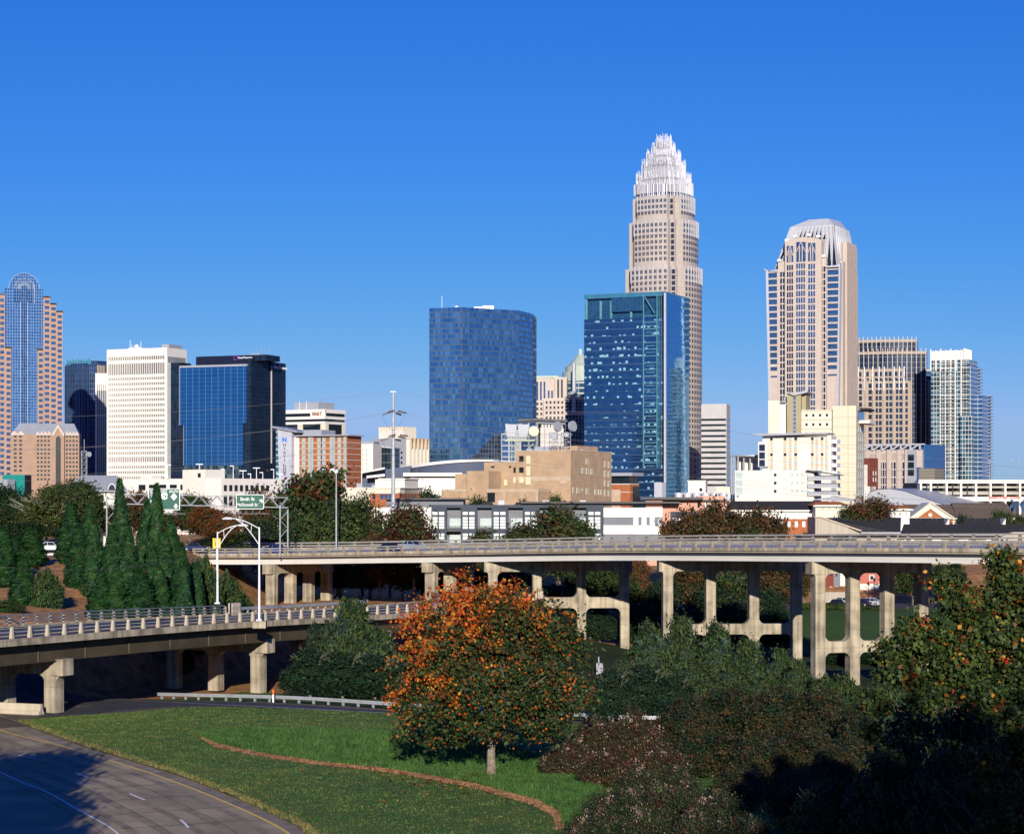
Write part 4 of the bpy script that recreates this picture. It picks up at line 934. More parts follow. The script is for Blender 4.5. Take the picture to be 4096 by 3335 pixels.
# ---------- grey banded tower ----------
b = Bld('grey_banded_tower', 'grey tower with wide black horizontal window bands and a blank top', 2805, 2906, 2920, 1300, 13)
b.part('wall', MB().box(-b.w, 0, 0, b.d, 0, b.z(1615)), panelled('grey_panels', (.44, .43, .43), 3.2, 3.5, .8, .03, .1))
for i in range(13):
    y = 1674+i*21.8; b.part('window_band', MB().box(-b.w, -.3 if 0 else b.u(2904), -.12, 0, b.z(y+8), b.z(y)), M['wink']); b.part('window_band', MB().box(0, .1, .5, b.d, b.z(y+8.5), b.z(y)), M['winb'])
# ---------- flared tan tower with silver roof ----------
b = Bld('flared_tan_tower', 'tan stone tower flaring outward to a faceted silver roof with dark triangles', 3088, 3345, 3432, 1300, 26)
U, Z, V = b.u, b.z, b.v; w_, d_ = b.w, b.d
b.part('stone_body', MB().box(-w_, 0, 0, d_, 0, Z(1072)), M['stone'])
b.part('front_bay', MB().box(U(3115), U(3308), -1.6, 0, 0, Z(1040)).box(U(3116), U(3142), -1.6, 2, Z(1040), Z(1036)).box(U(3280), U(3308), -1.6, 2, Z(1040), Z(1028)), M['stone'])
mb = MB(); mb.xz([(U(3146), 0), (U(3292), 0), (U(3292), Z(958)), (U(3264), Z(949)), (U(3240), Z(946)), (U(3212), Z(943)), (U(3180), Z(948)), (U(3146), Z(958))], -3.4, 4); b.part('central_bay', mb, M['stone'])
mb = MB(); mb.box(U(3088), U(3110), 18, d_, Z(1072), Z(972)); b.part('rear_left_turret', mb, M['stone']) ; b.part('rear_turret', MB().box(-8, -.2, d_*.25, d_*.98, Z(1072), Z(962)), M['stone'])
b.part('side_bay', MB().box(0, 2.0, d_*.16, d_*.82, 0, Z(1040)).box(0, 3.0, d_*.28, d_*.72, 0, Z(958)), M['stone'])
mb = MB()
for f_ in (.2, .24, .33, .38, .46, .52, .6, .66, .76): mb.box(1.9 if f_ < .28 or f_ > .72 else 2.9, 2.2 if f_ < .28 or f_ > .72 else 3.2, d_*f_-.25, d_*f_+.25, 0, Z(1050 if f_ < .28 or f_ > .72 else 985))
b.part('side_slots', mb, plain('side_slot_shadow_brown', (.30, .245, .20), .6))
# flared glass corner bays
for (a0, a1, t0, t1) in ((3089, 3112, 3074, 3115), (3310, 3345, 3309, 3362)):
    mb = MB(); mb.prism([(U(a0), -.4), (U(a1), -.4), (U(a1), 4), (U(a0), 4)], 0, Z(1075), top=[(U(t0), -1.8), (U(t1), -1.8), (U(t1), 4), (U(t0), 4)])
    b.part('flared_bay', mb, M['stone'])
    for i in range(24):
        y = 1080+i*26.9
        if y > 1760: break
        f0 = 1-(y-1075)/760; x0 = U(a0)+(U(t0)-U(a0))*f0; x1 = U(a1)+(U(t1)-U(a1))*f0; yo = -.4-1.4*f0
        b.win((x0+x1)/2, yo-.1, Z(y+10), (x1-x0)*.84, Z(y)-Z(y+20), 'winb')
mb = MB(); mb.prism([(U(3089)-.5, -.9), (U(3089)+.3, -.9), (U(3089)+.3, 1), (U(3089)-.5, 1)], 0, Z(1070), top=[(U(3072)-.8, -2.3), (U(3074)+.5, -2.3), (U(3074)+.5, 1), (U(3072)-.8, 1)])
mb.prism([(U(3345)-.5, -.9), (U(3345)+.6, -.9), (U(3345)+.6, 1), (U(3345)-.5, 1)], 0, Z(1060), top=[(U(3359), -2.3), (U(3364), -2.3), (U(3364), 1), (U(3359), 1)])
mb.xz([(U(3066)-.5, Z(1068)), (U(3118), Z(1078)), (U(3118), Z(1070)), (U(3080), Z(1070)), (U(3060), Z(1062))], -2.6, 3); mb.xz([(U(3308), Z(1070)), (U(3362), Z(1070)), (U(3362), Z(1052)), (U(3355), Z(1062)), (U(3308), Z(1064))], -2.6, 3); b.part('silver_corner_trim', mb, M['silver'])
mb = MB(); c0 = [(U(3097), .6), (.6, .6), (.6, d_-2), (U(3097), d_-2)]
za, zb = Z(1066), Z(892)
ti_ = [(U(3148), 6.5), (U(3322), 6.5), (U(3322), d_*.75), (U(3148), d_*.75)]
mb.prism(c0, za, zb, top=ti_); ap = [(U(3214), 12), (U(3292), 12), (U(3308), d_*.6), (U(3200), d_*.6)]; mb.prism(ti_, zb, Z(862), top=ap)
b.part('silver_roof', mb, panelled('silver_roof_panels', (.44, .45, .48), 4, 2.5, .75, .05, .15, rough=.35))
def onroof(f_, g):  # front slope of the roof: f along, g up
    x0 = c0[0][0]+(c0[1][0]-c0[0][0])*f_; x1 = ti_[0][0]+(ti_[1][0]-ti_[0][0])*f_
    return (x0+(x1-x0)*g, c0[0][1]+(ti_[0][1]-c0[0][1])*g-.35, za+(zb-za)*g)
mb = MB(); mb2 = MB()
for i in range(12):
    f0 = i/12+.01; g0 = .66 if 2 <= i <= 9 else .02; g1 = 1.0 if 3 <= i <= 8 else .84; w_f = .074; mb.face([onroof(f0, g0), onroof(f0+w_f, g0), onroof(f0+w_f*.9, g1)]); a = onroof(f0+.070, .0); c = onroof(f0+.062, .97); mb2.beam((a[0], a[1]-.4, a[2]), (c[0], c[1]-.4, c[2]), .32, .35)
def onside(f_, g):
    y0 = c0[1][1]+(c0[2][1]-c0[1][1])*f_; y1 = ti_[1][1]+(ti_[2][1]-ti_[1][1])*f_
    return (-1+(ti_[1][0]+1)*g+.35, y0+(y1-y0)*g, za+(zb-za)*g)
for i in range(9): f0 = i/9+.02; mb.face([onside(f0, .05), onside(f0+.07, .05), onside(f0+.05, .95), onside(f0+.02, .95)]); a = onside(f0+.09, .02); c = onside(f0+.08, .98); mb2.beam((a[0]+.5, a[1], a[2]), (c[0]+.5, c[1], c[2]), 1, 1)
b.part('dark_roof_triangles', mb, M['wink']); b.part('silver_roof_ribs', mb2, M['silver'])
b.gpx(3122, 3144, 1075, 1760, 2, 26, .68, .78, 'win', off=-1.62); b.gpx(3284, 3306, 1062, 1760, 2, 26, .68, .78, 'win', off=-1.62)
b.gpx(3153, 3180, 1050, 1760, 3, 26, .7, .78, 'win', off=-3.42); b.gpx(3190, 3228, 1046, 1760, 4, 26, .7, .78, 'winb', off=-3.42); b.gpx(3238, 3268, 1050, 1760, 3, 26, .7, .78, 'winb', off=-3.42)
for (x0, x1, yt) in ((3154, 3180, 975), (3192, 3229, 962), (3239, 3268, 968)):
    mb = MB(); xm = (U(x0)+U(x1))/2; mb.xz([(U(x0), Z(1042)), (U(x1), Z(1042)), (U(x1), Z(yt+2)), (U(x0), Z(yt))], -3.6, -3.3); b.part('top_window', mb, M['winb'])
    mb = MB(); mb.beam((U(x0), -3.8, Z(yt+42)), (xm, -3.8, Z(yt+2)), .7, .4); mb.beam((U(x1), -3.8, Z(yt+42)), (xm, -3.8, Z(yt+2)), .7, .4)
    for f_ in (.35, .65): xx = U(x0)+(U(x1)-U(x0))*f_; mb.box(xx-.3, xx+.3, -3.9, -3.5, Z(1042), Z(yt+18))
    b.part('pointed_mullions', mb, M['stone'])
b.gpx(3092, 3108, 985, 1035, 2, 3, .5, .5, 'win', off=17.9); b.done()
for (x, y) in ((3152, 956), (3186, 943), (3240, 940), (3276, 948), (3122, 1036), (3300, 1028)): b.part('roof_light', MB().box(U(x)-1.3, U(x)+1.3, -2.8, -.5, Z(y), Z(y)+1.6), M['bright'])
# ---------- stepped navy and stone tower right of it ----------
M['cg_rn'] = curtain('navy_bays', 2.4, 3.95, (.010, .022, .05), (.022, .045, .09), (.04, .07, .11), .08, .13, rough=.15, metal=.3, tilt=.01)
b = Bld('stepped_stone_tower', 'brown stone tower with curved dark glass upper storeys and thin roof spikes', 3400, 3690, 3702, 1450, 14)
U, Z = b.u, b.z
def bow(x0, x1, y, sag, n=12): return [(U(x0)+(U(x1)-U(x0))*i/n, y-sag*(1-((2*i/n)-1)**2)) for i in range(n+1)]
for (x0, x1, yt, yb, y, sag) in ((3380, 3661, 1362, 1405, 14, 4), (3360, 3701, 1412, 2000, 10, 5)):
    pl = bow(x0, x1, y, sag)+[(U(x1), y+30), (U(x0), y+30)]
    b.part('curved_glass', MB().prism(pl, 0 if yb > 1900 else Z(yb), Z(yt)), M['cg_rn']); pl2 = [(p[0], p[1]-.3) for p in pl[:13]]+pl[13:]
    b.part('stone_cornice', MB().prism(pl2, Z(yt), Z(yt-11)), M['stone2'])
    mb = MB(); P_ = resample(pl[:13], 17 if yb < 1900 else 19)
    for i, p in enumerate(P_): mb.box(p[0]-.26, p[0]+.26, p[1]-.7, p[1], Z(yb) if yb < 1900 else 0, Z(yt-23))
    b.part('stone_fins', mb, M['stone'])
b.part('stone_body', MB().box(U(3380), U(3616), 3, 14, 0, Z(1472)).box(U(3380), U(3643), 0, 12, 0, Z(1522)), M['stone2'])
mb = MB()
for p in (3466, 3497, 3538, 3578, 3616): mb.box(U(p)-1, U(p)+1, -.9, 0, 0, Z(1520)); mb.box(U(p)-.5, U(p)+.5, -.5, 0, Z(1520), Z(1513))
b.part('stone_piers', mb, M['stone2'])
for p in (3432, 3457, 3490, 3516, 3536, 3576, 3597, 3616): b.part('pale_spike', MB().box(U(p)-.3, U(p)+.3, -1.1, 0, Z(1560), Z(1508)), M['silver']); b.part('pale_spike', MB().box(U(p)-.3, U(p)+.3, 2.2, 3, Z(1505), Z(1463)), M['silver'])
for (x0, x1, n) in ((3434, 3450, 1), (3472, 3490, 1), (3499, 3529, 2), (3540, 3571, 2), (3580, 3611, 2), (3619, 3633, 1)): b.gpx(x0, x1, 1528, 1777, n, 10, .74, .72, 'win', off=-.02)
for (x0, x1, n) in ((3434, 3446, 1), (3462, 3476, 1), (3495, 3529, 2), (3535, 3568, 2), (3575, 3608, 2)): b.gpx(x0, x1, 1480, 1530, n, 2, .74, .74, 'win', off=2.98)
b.done()
# ---------- slim apartment tower and the white balcony tower ----------
b = Bld('slim_apartment_tower', 'slim grey apartment tower with black corner windows beside the stepped tower', 3695, 3737, 3752, 1468, 22)
U, Z = b.u, b.z
b.part('glass_body', MB().box(-b.w-2, 0, 0, b.d, 0, Z(1484)), curtain('apartment_blue_glass', 1.2, 3.2, (.03, .09, .24), (.06, .15, .32), (.12, .24, .40), .1, .12, metal=.4)); b.part('roof_slab', MB().box(-b.w-2, 0, -.2, b.d, Z(1484), Z(1477)), M['stone'])
b.part('concrete_wall', MB().box(U(3713), U(3724), -1.5, 5, 0, Z(1520)).box(U(3695), U(3713), -1.2, 5, 0, Z(1519)), panelled('pale_concrete_panels', (.46, .44, .40), 4, 3.2, .85, .03, .1))
b.gpx(3697, 3712, 1524, 1900, 1, 21, .85, .8, 'wink', off=-1.25)
for i in range(21):
    y = 1536+i*18.2; b.part('balcony', MB().box(U(3727), U(3737)+.5, -1.8, 0, Z(y), Z(y-4)), M['greyl'])
b.done()
M['cg_bal'] = curtain('balcony_tower_glass', 2.1, 3.15, (.022, .06, .085), (.10, .21, .25), (.62, .62, .62), .10, .12, rough=.15, metal=.3, tilt=.01, spread=(.2, .9))
b = Bld('white_balcony_tower', 'slender white framed residential tower full of balconies at the right', 3724, 3877, 3932, 1400, 26)
U, Z, V = b.u, b.z, b.v
b.part('glass_body', MB().box(U(3724), 0, 0, b.d*.6, 0, Z(1438)), M['cg_bal'])
b.part('side_glass', MB().box(-4, .5, 3, b.d*.72, 0, Z(1462)).box(-2, 6, b.d*.3, b.d*.95, 0, Z(1576)), curtain('side_blue_glass', 3, 3.15, (.04, .13, .30), (.07, .18, .36), (.5, .53, .58), .08, .14, metal=.5))
b.part('lower_block', MB().box(U(3845), 3.0, -3, 4, 0, Z(1663)), M['cg_bal'])
b.part('crown_screen', MB().box(U(3724), U(3850), -.3, 14, Z(1438), Z(1400)).box(U(3850), U(3850)+.3, 0, 26, Z(1438), Z(1400)), M['white'])
mb = MB()
for p in (3724, 3744, 3764, 3784, 3804, 3825, 3846): mb.box(U(p)-.35, U(p)+.35, -.8, 0, Z(1480), Z(1392 if p % 40 == 4 else 1397))
for i in range(7): mb.box(U(3850), U(3850)+.8, 3+i*3.5, 3.6+i*3.5, Z(1436), Z(1391))
b.part('crown_fins', mb, M['white'])
for i in range(43):
    y = 1447+i*13.6
    if y > 1985: break
    x1 = 3877 if y < 1660 else 3845
    b.part('balcony', MB().box(U(3762), U(3822), -1.7, 0, Z(y), Z(y-1.5)).box(U(3850), U(x1)+.01, -1.7, 0, Z(y), Z(y-1.5)), M['greyl'] if i % 2 else M['white'])
for i in range(38):
    y = 1470+i*13.6
    b.part('side_balcony', MB().box(.5, 2.4, b.d*.55, b.d*.75, Z(y), Z(y-3)) if y < 1570 else MB().box(5.5, 8.0, b.d*.7, b.d*.96, Z(y), Z(y-3)), M['grey'])
fins(b, 'white_pier', M['white'], (3762, 3782, 3802, 3822, 3846), 1438, None, .6, .7)
# ---------- truss topped stone office ----------
b = Bld('truss_roof_office', 'tan stone office with white zigzag truss roofline and a blue glass end', 3455, 3688, 3750, 850, 34)
U, Z, V = b.u, b.z, b.v
b.part('stone_body', MB().box(-b.w, 0, 0, 25, 0, Z(1798)), M['stone'])
b.part('glass_end', MB().box(-2, 3.5, 1.5, b.d, 0, Z(1778)), curtain('angled_blue_glass', 3.0, 1.6, (.05, .16, .36), (.06, .18, .40), (.03, .09, .20), .02, .08, metal=.6, tilt=.01))
mb = MB(); mb.box(U(3452), 1.5, -1, 0, Z(1779), Z(1774))
for i in range(6): x0 = U(3455+i*38); mb.beam((x0, -.5, Z(1798)), (x0+3.6, -.5, Z(1778)), .9, .6); mb.box(x0+3.8, x0+4.5, -.8, -.2, Z(1798), Z(1778))
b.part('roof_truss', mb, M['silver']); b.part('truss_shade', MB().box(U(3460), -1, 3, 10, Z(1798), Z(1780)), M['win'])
mb = MB()
for p in (3472, 3516, 3558, 3600, 3630): mb.box(U(p)-1, U(p)+1, -.7, 0, 0, Z(1796)); 
b.part('stone_piers', mb, M['stone'])
mb = MB()
for (x0, x1) in ((3478, 3502), (3519, 3546), (3560, 3590), (3603, 3624)):
    for i in range(6): x = U(x0+(x1-x0)*i/5); mb.box(x-.12, x+.12, -.2, 0, Z(1836), Z(1812))
b.part('slits', mb, M['stone2'])
for (x0, x1, n) in ((3485, 3506, 2), (3519, 3550, 3), (3594, 3622, 2), (3560, 3585, 2)): b.gpx(x0, x1, 1845, 2000, n, 5, .6, .84, 'win')
b.part('corner_frame', MB().box(U(3632), U(3668), -.9, 0, 0, Z(1797)), M['greyl']); b.gpx(3635, 3660, 1815, 1905, 1, 3, .95, .82, 'wink', off=-.95); b.done()
b = Bld('striped_brick_block', 'small grey building with dark stripes above the parking garage', 3672, 3740, 3775, 560, 30)
b.part('wall', MB().box(-b.w, 0, 0, b.d, 0, b.z(1872)), panelled('striped_grey', (.24, .21, .17), 40, .8, .55, .0, .25)); b.part('blue_edge', MB().box(-b.w-.3, b.u(3676), -.3, 2, 0, b.z(1868)), M['winb'])
b = Bld('old_brick_block', 'narrow dark brick building with white stucco side beside the cream apartments', 3452, 3480, 3512, 700, 40)
b.part('wall', MB().box(-b.w, 0, 0, b.d, 0, b.z(1832)), M['brickd']); b.part('stucco_side', MB().box(-b.w-.1, b.u(3470), -.1, 4, 0, b.z(1858)), M['offw']); b.part('painted_base', MB().box(-b.w-.2, 0, -.3, 4, 0, b.z(1945)), M['white']); b.spx(3488, 3508, 1880, 1930, 2, 2, .3, .7, 'winw'); b.done()
# ---------- cream apartment complex ----------
b = Bld('cream_apartment_tower', 'cream apartment tower with olive stair shaft, butterfly roof and a blank slab end', 3073, 3427, 3456, 640, 17)
U, Z, V = b.u, b.z, b.v
b.part('left_wing', MB().box(U(3073), U(3118), 0, 12, 0, Z(1597)), M['cream2']); b.part('white_bay', MB().box(U(3118), U(3150), .8, 12, 0, Z(1612)), M['white'])
mb = MB(); mb.box(U(3120)-2, U(3150), .4, 3, Z(1606), Z(1602)); mb.box(U(3133), U(3148), 1, 4, Z(1602), Z(1583)); b.part('roof_pod', mb, M['grey'])
b.part('stair_shaft', MB().box(U(3150), U(3206), -1.2, 10, 0, Z(1570)), M['olive']); b.part('shaft_shade_side', MB().box(U(3206), U(3222), 1.0, 10, 0, Z(1572)), M['olive'])
b.part('shaft_window', MB().box(U(3175), U(3185), -1.3, -1, 0, Z(1600)).box(U(3175), U(3185), -1.32, -1, Z(1600), Z(1573)), curtain('shaft_glass', 4, 1.35, (.04, .10, .22), (.07, .15, .28), (.5, .5, .52), .02, .12, metal=.3))
mb = MB(); mb.xz([(U(3144), Z(1561)), (U(3180), Z(1574)), (U(3222), Z(1560)), (U(3234), Z(1563)), (U(3232), Z(1568)), (U(3180), Z(1580)), (U(3146), Z(1566))][::-1], -2.2, 11); b.part('butterfly_roof', mb, M['greyl'])
b.part('window_wall', MB().box(U(3206), U(3333), -.2, 12, 0, Z(1637)), M['cream2'])
mb = MB()
for y in (1640, 1677, 1714): mb.box(U(3206), U(3333), -.3, 0, Z(y+1.2), Z(y-.5))
b.part('wall_ledges', mb, M['olive']); b.gpx(3213, 3322, 1640, 1752, 4, 3, .32, .27, 'wink', off=-.22)
b.part('slab_end', MB().box(U(3333), 0, -1.5, b.d, 0, Z(1623)), M['cream']); mb = MB()
for i in range(9): mb.box(U(3333), .02, -1.53, b.d, Z(1670+i*37), Z(1669+i*37)+.02)
mb.box(U(3395)-.06, U(3395)+.06, -1.56, -1.4, 0, Z(1623)); b.part('slab_joints', mb, M['olive'])
b.part('balcony_roof', MB().box(0, 3, b.d*.4, b.d*1.2, Z(1636), Z(1628)), M['roofd']); b.part('top_terrace', MB().box(0, 3.4, b.d*.3, b.d*1.25, Z(1690), Z(1678)), M['white'])
b.part('end_glass', MB().box(0, .2, b.d*.15, b.d*.9, Z(1680), Z(1640)), M['winb'])
b.spx(3430, 3454, 1695, 1990, 3, 8, .35, .7, 'winp', off=.05); b.done()
b = Bld('white_apartment_block', 'white apartment block with square windows and stacked balconies in front of the cream tower', 3036, 3325, 3345, 600, 20)
U, Z, V = b.u, b.z, b.v
b.part('wall', MB().box(U(3050), 0, 0, b.d, 0, Z(1742)).box(U(3036), U(3075), -1.2, 4, Z(1866), Z(1765)), M['offw'])
mb = MB(); mb.xz([(U(3018), Z(1732)), (U(3050), Z(1741)), (U(3322), Z(1735)), (U(3322), Z(1730)), (U(3018), Z(1731))][::-1] if 0 else [(U(3018), Z(1733.5)), (U(3052), Z(1741)), (U(3320), Z(1736)), (U(3320), Z(1731)), (U(3018), Z(1731))], -2.5, 8); b.part('flat_roof', mb, M['greyl'])
b.gpx(3040, 3064, 1773, 1866, 1, 3, .95, .84, 'win', off=-1.25)
mb = MB()
for (x0, x1) in ((3080, 3092), (3134, 3146), (3155, 3167), (3177, 3188), (3244, 3255), (3262, 3273), (3283, 3293), (3301, 3311)): mb.box(U(x0), U(x1), -.06, 0, Z(1880), Z(1751))
b.part('buff_strips', mb, plain('buff_strip', (.55, .44, .30), .8))
def rw(i, j): return ('winp', 'wink', 'winp', 'wink', 'winp')[(i*7+j*4+i*j) % 5]
b.gpx(3074, 3098, 1738, 1895, 1, 5, .42, .32, rw, off=-.07); b.gpx(3130, 3194, 1738, 1895, 3, 5, .5, .32, rw, off=-.07); b.gpx(3240, 3278, 1738, 1895, 2, 5, .55, .32, rw, off=-.07); b.gpx(3280, 3316, 1738, 1895, 2, 5, .55, .32, rw, off=-.07)
for i in range(5): y = 1769+i*31.5; b.part('balcony', MB().box(-1.2, 1.6, 1, 6, Z(y+4), Z(y)).box(1.4, 1.6, 1, 6, Z(y), Z(y-12)).box(-1.2, 1.6, .9, 1.05, Z(y), Z(y-11)), M['white_metal'])
b.done()
b = Bld('low_white_apartments', 'low white apartment wing with slanted terrace roofs at the foot of the complex', 2935, 3255, 3285, 560, 20)
U, Z, V = b.u, b.z, b.v
b.part('wall', MB().box(U(2940), 0, 0, b.d, 0, Z(1880)), M['offw'])
for (x0, x1, n) in ((3092, 3110, 1), (3160, 3198, 2), (3200, 3240, 2)): b.gpx(x0, x1, 1882, 1980, n, 3, .55, .34, 'wink' if n == 1 else 'winp')
b.gpx(2942, 2972, 1884, 1980, 1, 3, .9, .84, 'winp')
for i in range(3):
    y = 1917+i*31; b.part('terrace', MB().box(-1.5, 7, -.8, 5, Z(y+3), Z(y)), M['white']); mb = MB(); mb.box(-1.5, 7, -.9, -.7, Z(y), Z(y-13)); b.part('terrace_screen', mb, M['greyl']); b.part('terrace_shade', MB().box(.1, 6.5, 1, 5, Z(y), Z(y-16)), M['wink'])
mb = MB(); mb.xz([(-1.8, Z(1883)), (7.5, Z(1902)), (7.5, Z(1899)), (-1.8, Z(1879))], -1.5, 5); b.part('terrace_roof', mb, M['trimd']); b.done()
mb = MB(); mb.xz([(0.2, Z(1998)), (16, Z(2010)), (6, Z(1985))], -3, 3); b.part('canopy', mb, M['greyl'])
# small roof plants left of the complex
b = Bld('white_pavilion', 'small white rooftop pavilion at the foot of the blue glass tower', 2752, 2822, 2830, 700, 10)
b.part('wall', MB().box(-b.w, 0, 0, 8, 0, b.z(1925)), M['white']); b.part('cap', MB().box(-b.w-.3, .3, -.3, 8, b.z(1925), b.z(1921)), M['white']); b.gpx(2795, 2812, 1950, 1966, 1, 1, .7, .8, 'wink'); b.done()
b = Bld('cream_roof_house', 'small cream flat roofed block between the grey banded tower and white apartments', 2866, 2920, 2925, 640, 8)
b.part('wall', MB().box(-b.w, 0, 0, 8, 0, b.z(1948)), M['cream2']); b.part('roof_edge', MB().box(-b.w-.2, .2, -.2, 8, b.z(1948), b.z(1946)), M['white'])
b = Bld('curved_terrace_building', 'white building with a curved colonnade roof left of the apartment complex', 2922, 3040, 3044, 680, 6)
U, Z = b.u, b.z
b.part('wall', MB().box(U(2945), 0, 3, 14, 0, Z(1822)).box(U(2975), 0, 1, 14, 0, Z(1852)), M['offw']); pl = [(U(2920)+(U(3040)-U(2920))*i/10, 1-5*math.sin(math.pi*i/10*.7)) for i in range(11)]+[(U(3040), 12), (U(2920), 12)]
b.part('curved_roof', MB().prism(pl, Z(1826), Z(1820)), M['greyl'])
for p in (2926, 2935, 2952, 2975, 3000): b.part('column', MB().tube((U(p), -1.5, 0), (U(p), -1.5, Z(1824)), .3), M['greyl'])
# ---------- grey stair box ----------
b = Bld('grey_stair_box', 'plain light grey cube shaped stair tower at the foot of the big blue tower', 2617, 2648, 2664, 620, 30)
b.part('wall', MB().box(-b.w, 0, 0, b.d, 0, b.z(1929)), panelled('light_grey_panels', (.46, .46, .50), 1.4, 1.4, .9, .02, .04))
# ---------- arena ----------
ar = empty('arena', (PX(1830, 690), 690, 4), 0, 'wide arena with white curved roof edge above blue grey louvred walls', 'building')
def az(py): return PZ(py, 690)-4
def ax(px): return PX(px, 690)-PX(1830, 690)
n = 28; arc = []
for i in range(n+1): px = 1590+(2080-1590)*i/n; arc.append((ax(px), 18*((px-1850)/260)**2, az(1861-23.5*math.sin(min(1, (px-1590)/330)*math.pi/2)+ (max(0, px-1920)/160)**2*6)))
mb = MB(); mb2 = MB(); mb3 = MB()
for i in range(n):
    a, c = arc[i], arc[i+1]; zf = az(1905)
    mb.face([(a[0], a[1], 0), (c[0], c[1], 0), (c[0], c[1], c[2]), (a[0], a[1], a[2])])
    mb2.face([(a[0], a[1]-.8, a[2]-1.3+.9*i/n), (c[0], c[1]-.8, c[2]-1.3+.9*i/n), (c[0], c[1]-.8, c[2]), (a[0], a[1]-.8, a[2])])
    mb2.face([(a[0], a[1]-.8, a[2]), (c[0], c[1]-.8, c[2]), (c[0]*.6+4, 50, c[2]+1.0), (a[0]*.6+4, 50, a[2]+1.0)])
    if i % 4 == 0: mb3.box(a[0]-.1, a[0]+.1, a[1]-.15, a[1]+.1, 0, a[2]-1.3)
mb.build('louvred_wall', panelled('blue_grey_louvres', (.085, .105, .16), 60, .55, .7, .03, .12), ar); mb2.build('white_roof', M['white'], ar); mb3.build('wall_joints', M['trimd'], ar)
mb = MB(); mb.box(ax(1615), ax(1850), -3.5, 6, az(1905), az(1891)); mb.build('white_canopy', M['white'], ar)
mb = MB(); mb.box(ax(1640), ax(1850), -3, 6, 0, az(1905)-.6); mb.box(ax(1740), ax(1850), -3.3, 2, 0, az(1920)); mb.build('lower_wall', M['white'], ar)
mb = MB(); mb.xz([(ax(1440), 0), (ax(1640), 0), (ax(1640), az(1862)), (ax(1445), az(1890))], 4, 12); mb.build('entrance_wall', bpy.data.materials['blue_grey_louvres'], ar)
mb = MB(); mb.xz([(ax(1447), az(1893)), (ax(1540), az(1876)), (ax(1540), az(1869)), (ax(1447), az(1888))], -2, 8); mb.xz([(ax(1468), az(1912)), (ax(1540), az(1905)), (ax(1540), az(1895)), (ax(1468), az(1903))], -2, 8); mb.build('entrance_canopy', M['white'], ar)
b = Bld('arena_annex', 'curved red brick and dark glass annex with a thick pale roof edge', 2400, 2520, 2556, 650, 28)
U, Z = b.u, b.z
b.part('brick_wall', MB().box(-b.w, 0, 0, b.d, 0, Z(1935)), M['brick']); b.part('dark_glass', MB().box(-b.w, -.5, .6, b.d, Z(1935), Z(1903)), M['wink']); b.part('roof_edge', MB().box(-b.w, 1.2, -1, b.d+1, Z(1903), Z(1890)), M['greyl'])
b.part('pale_lines', MB().box(-b.w, .05, -.1, b.d, Z(1969), Z(1967)).box(-b.w, .05, -.1, b.d, Z(1937), Z(1934)), M['offw']); b.part('side_shade', MB().box(0, .2, b.d*.3, b.d, 0, Z(1945)), M['wink'])
b.part('porch', MB().box(-b.w, U(2482), -.2, 0, 0, Z(1958)), M['tan2'])
# ---------- tan brick telephone exchange ----------
b = Bld('tan_brick_building', 'large windowless tan brick building with dish masts on its roof', 1830, 2283, 2446, 480, 27)
U, Z, V = b.u, b.z, b.v
b.part('main_wall', MB().box(U(2063), 0, 0, b.d, 0, Z(1801)), M['tan'])
b.part('west_wing', MB().box(U(1932), U(2063), .6, b.d*.7, 0, Z(1846)), M['tan'])
b.part('low_wing', MB().box(U(1828), U(1915), -1.0, 9, 0, Z(1892)), M['tan']); b.part('stair_block', MB().box(U(1914), U(2000), -6, 3, 0, Z(1882)), M['tan'])
b.part('front_wing', MB().box(U(2000), U(2205), -7, 0, 0, Z(1955)).box(U(1790), U(1914), -3, 2, 0, Z(1956)), M['tan'])
b.part('front_cornice', MB().box(U(2000), U(2205)+.1, -7.1, 0, Z(1969), Z(1955)).box(U(1790), U(1914), -3.1, 0, Z(1966), Z(1955)), M['tan2'])
mb = MB()
for p in (2072, 2136, 2200): mb.box(U(p)-.35, U(p)+.35, -7.25, -7, 0, Z(1969))
b.part('cornice_piers', mb, M['tan2']); b.part('parapet_cap', MB().box(U(2063)-.1, .12, -.12, b.d+.1, Z(1801), Z(1799.5)), M['offw'])
b.part('brick_band', MB().box(.0, .06, 0, b.d, Z(1852), Z(1850)).box(U(2063), 0, -.05, 0, Z(1922), Z(1905)), M['tan2'])
b.part('roof_house', MB().box(U(2140), U(2345) if 0 else -2, 8, 20, Z(1801), Z(1779)), M['tan']); b.part('roof_cabin', MB().box(U(2108), U(2170), 4, 9, Z(1801), Z(1783)), M['greyl'])
for (x0, x1, y0, y1, m_) in ((2106, 2121, 1821, 1853, 'winc'), (2106, 2121, 1864, 1900, 'winc'), (2103, 2123, 1906, 1937, 'winc'), (2077, 2095, 1907, 1930, 'winc'), (2049, 2060, 1907, 1930, 'winc'), (2012, 2024, 1917, 1940, 'winc'),
        (2077, 2095, 1821, 1844, 'wink'), (2077, 2095, 1867, 1889, 'wink'), (2050, 2061, 1867, 1889, 'wink'), (1960, 1973, 1861, 1868, 'wink'), (2032, 2040, 1861, 1869, 'wink'), (2241, 2267, 1907, 1933, 'tan2'), (2003, 2033, 1970, 2008, 'wink')):
    off = .6 if x1 <= 2063 and y1 < 1945 else (-7 if y0 > 1965 else 0); b.win((U(x0)+U(x1))/2, off, (Z(y0)+Z(y1))/2, U(x1)-U(x0), Z(y0)-Z(y1), m_)
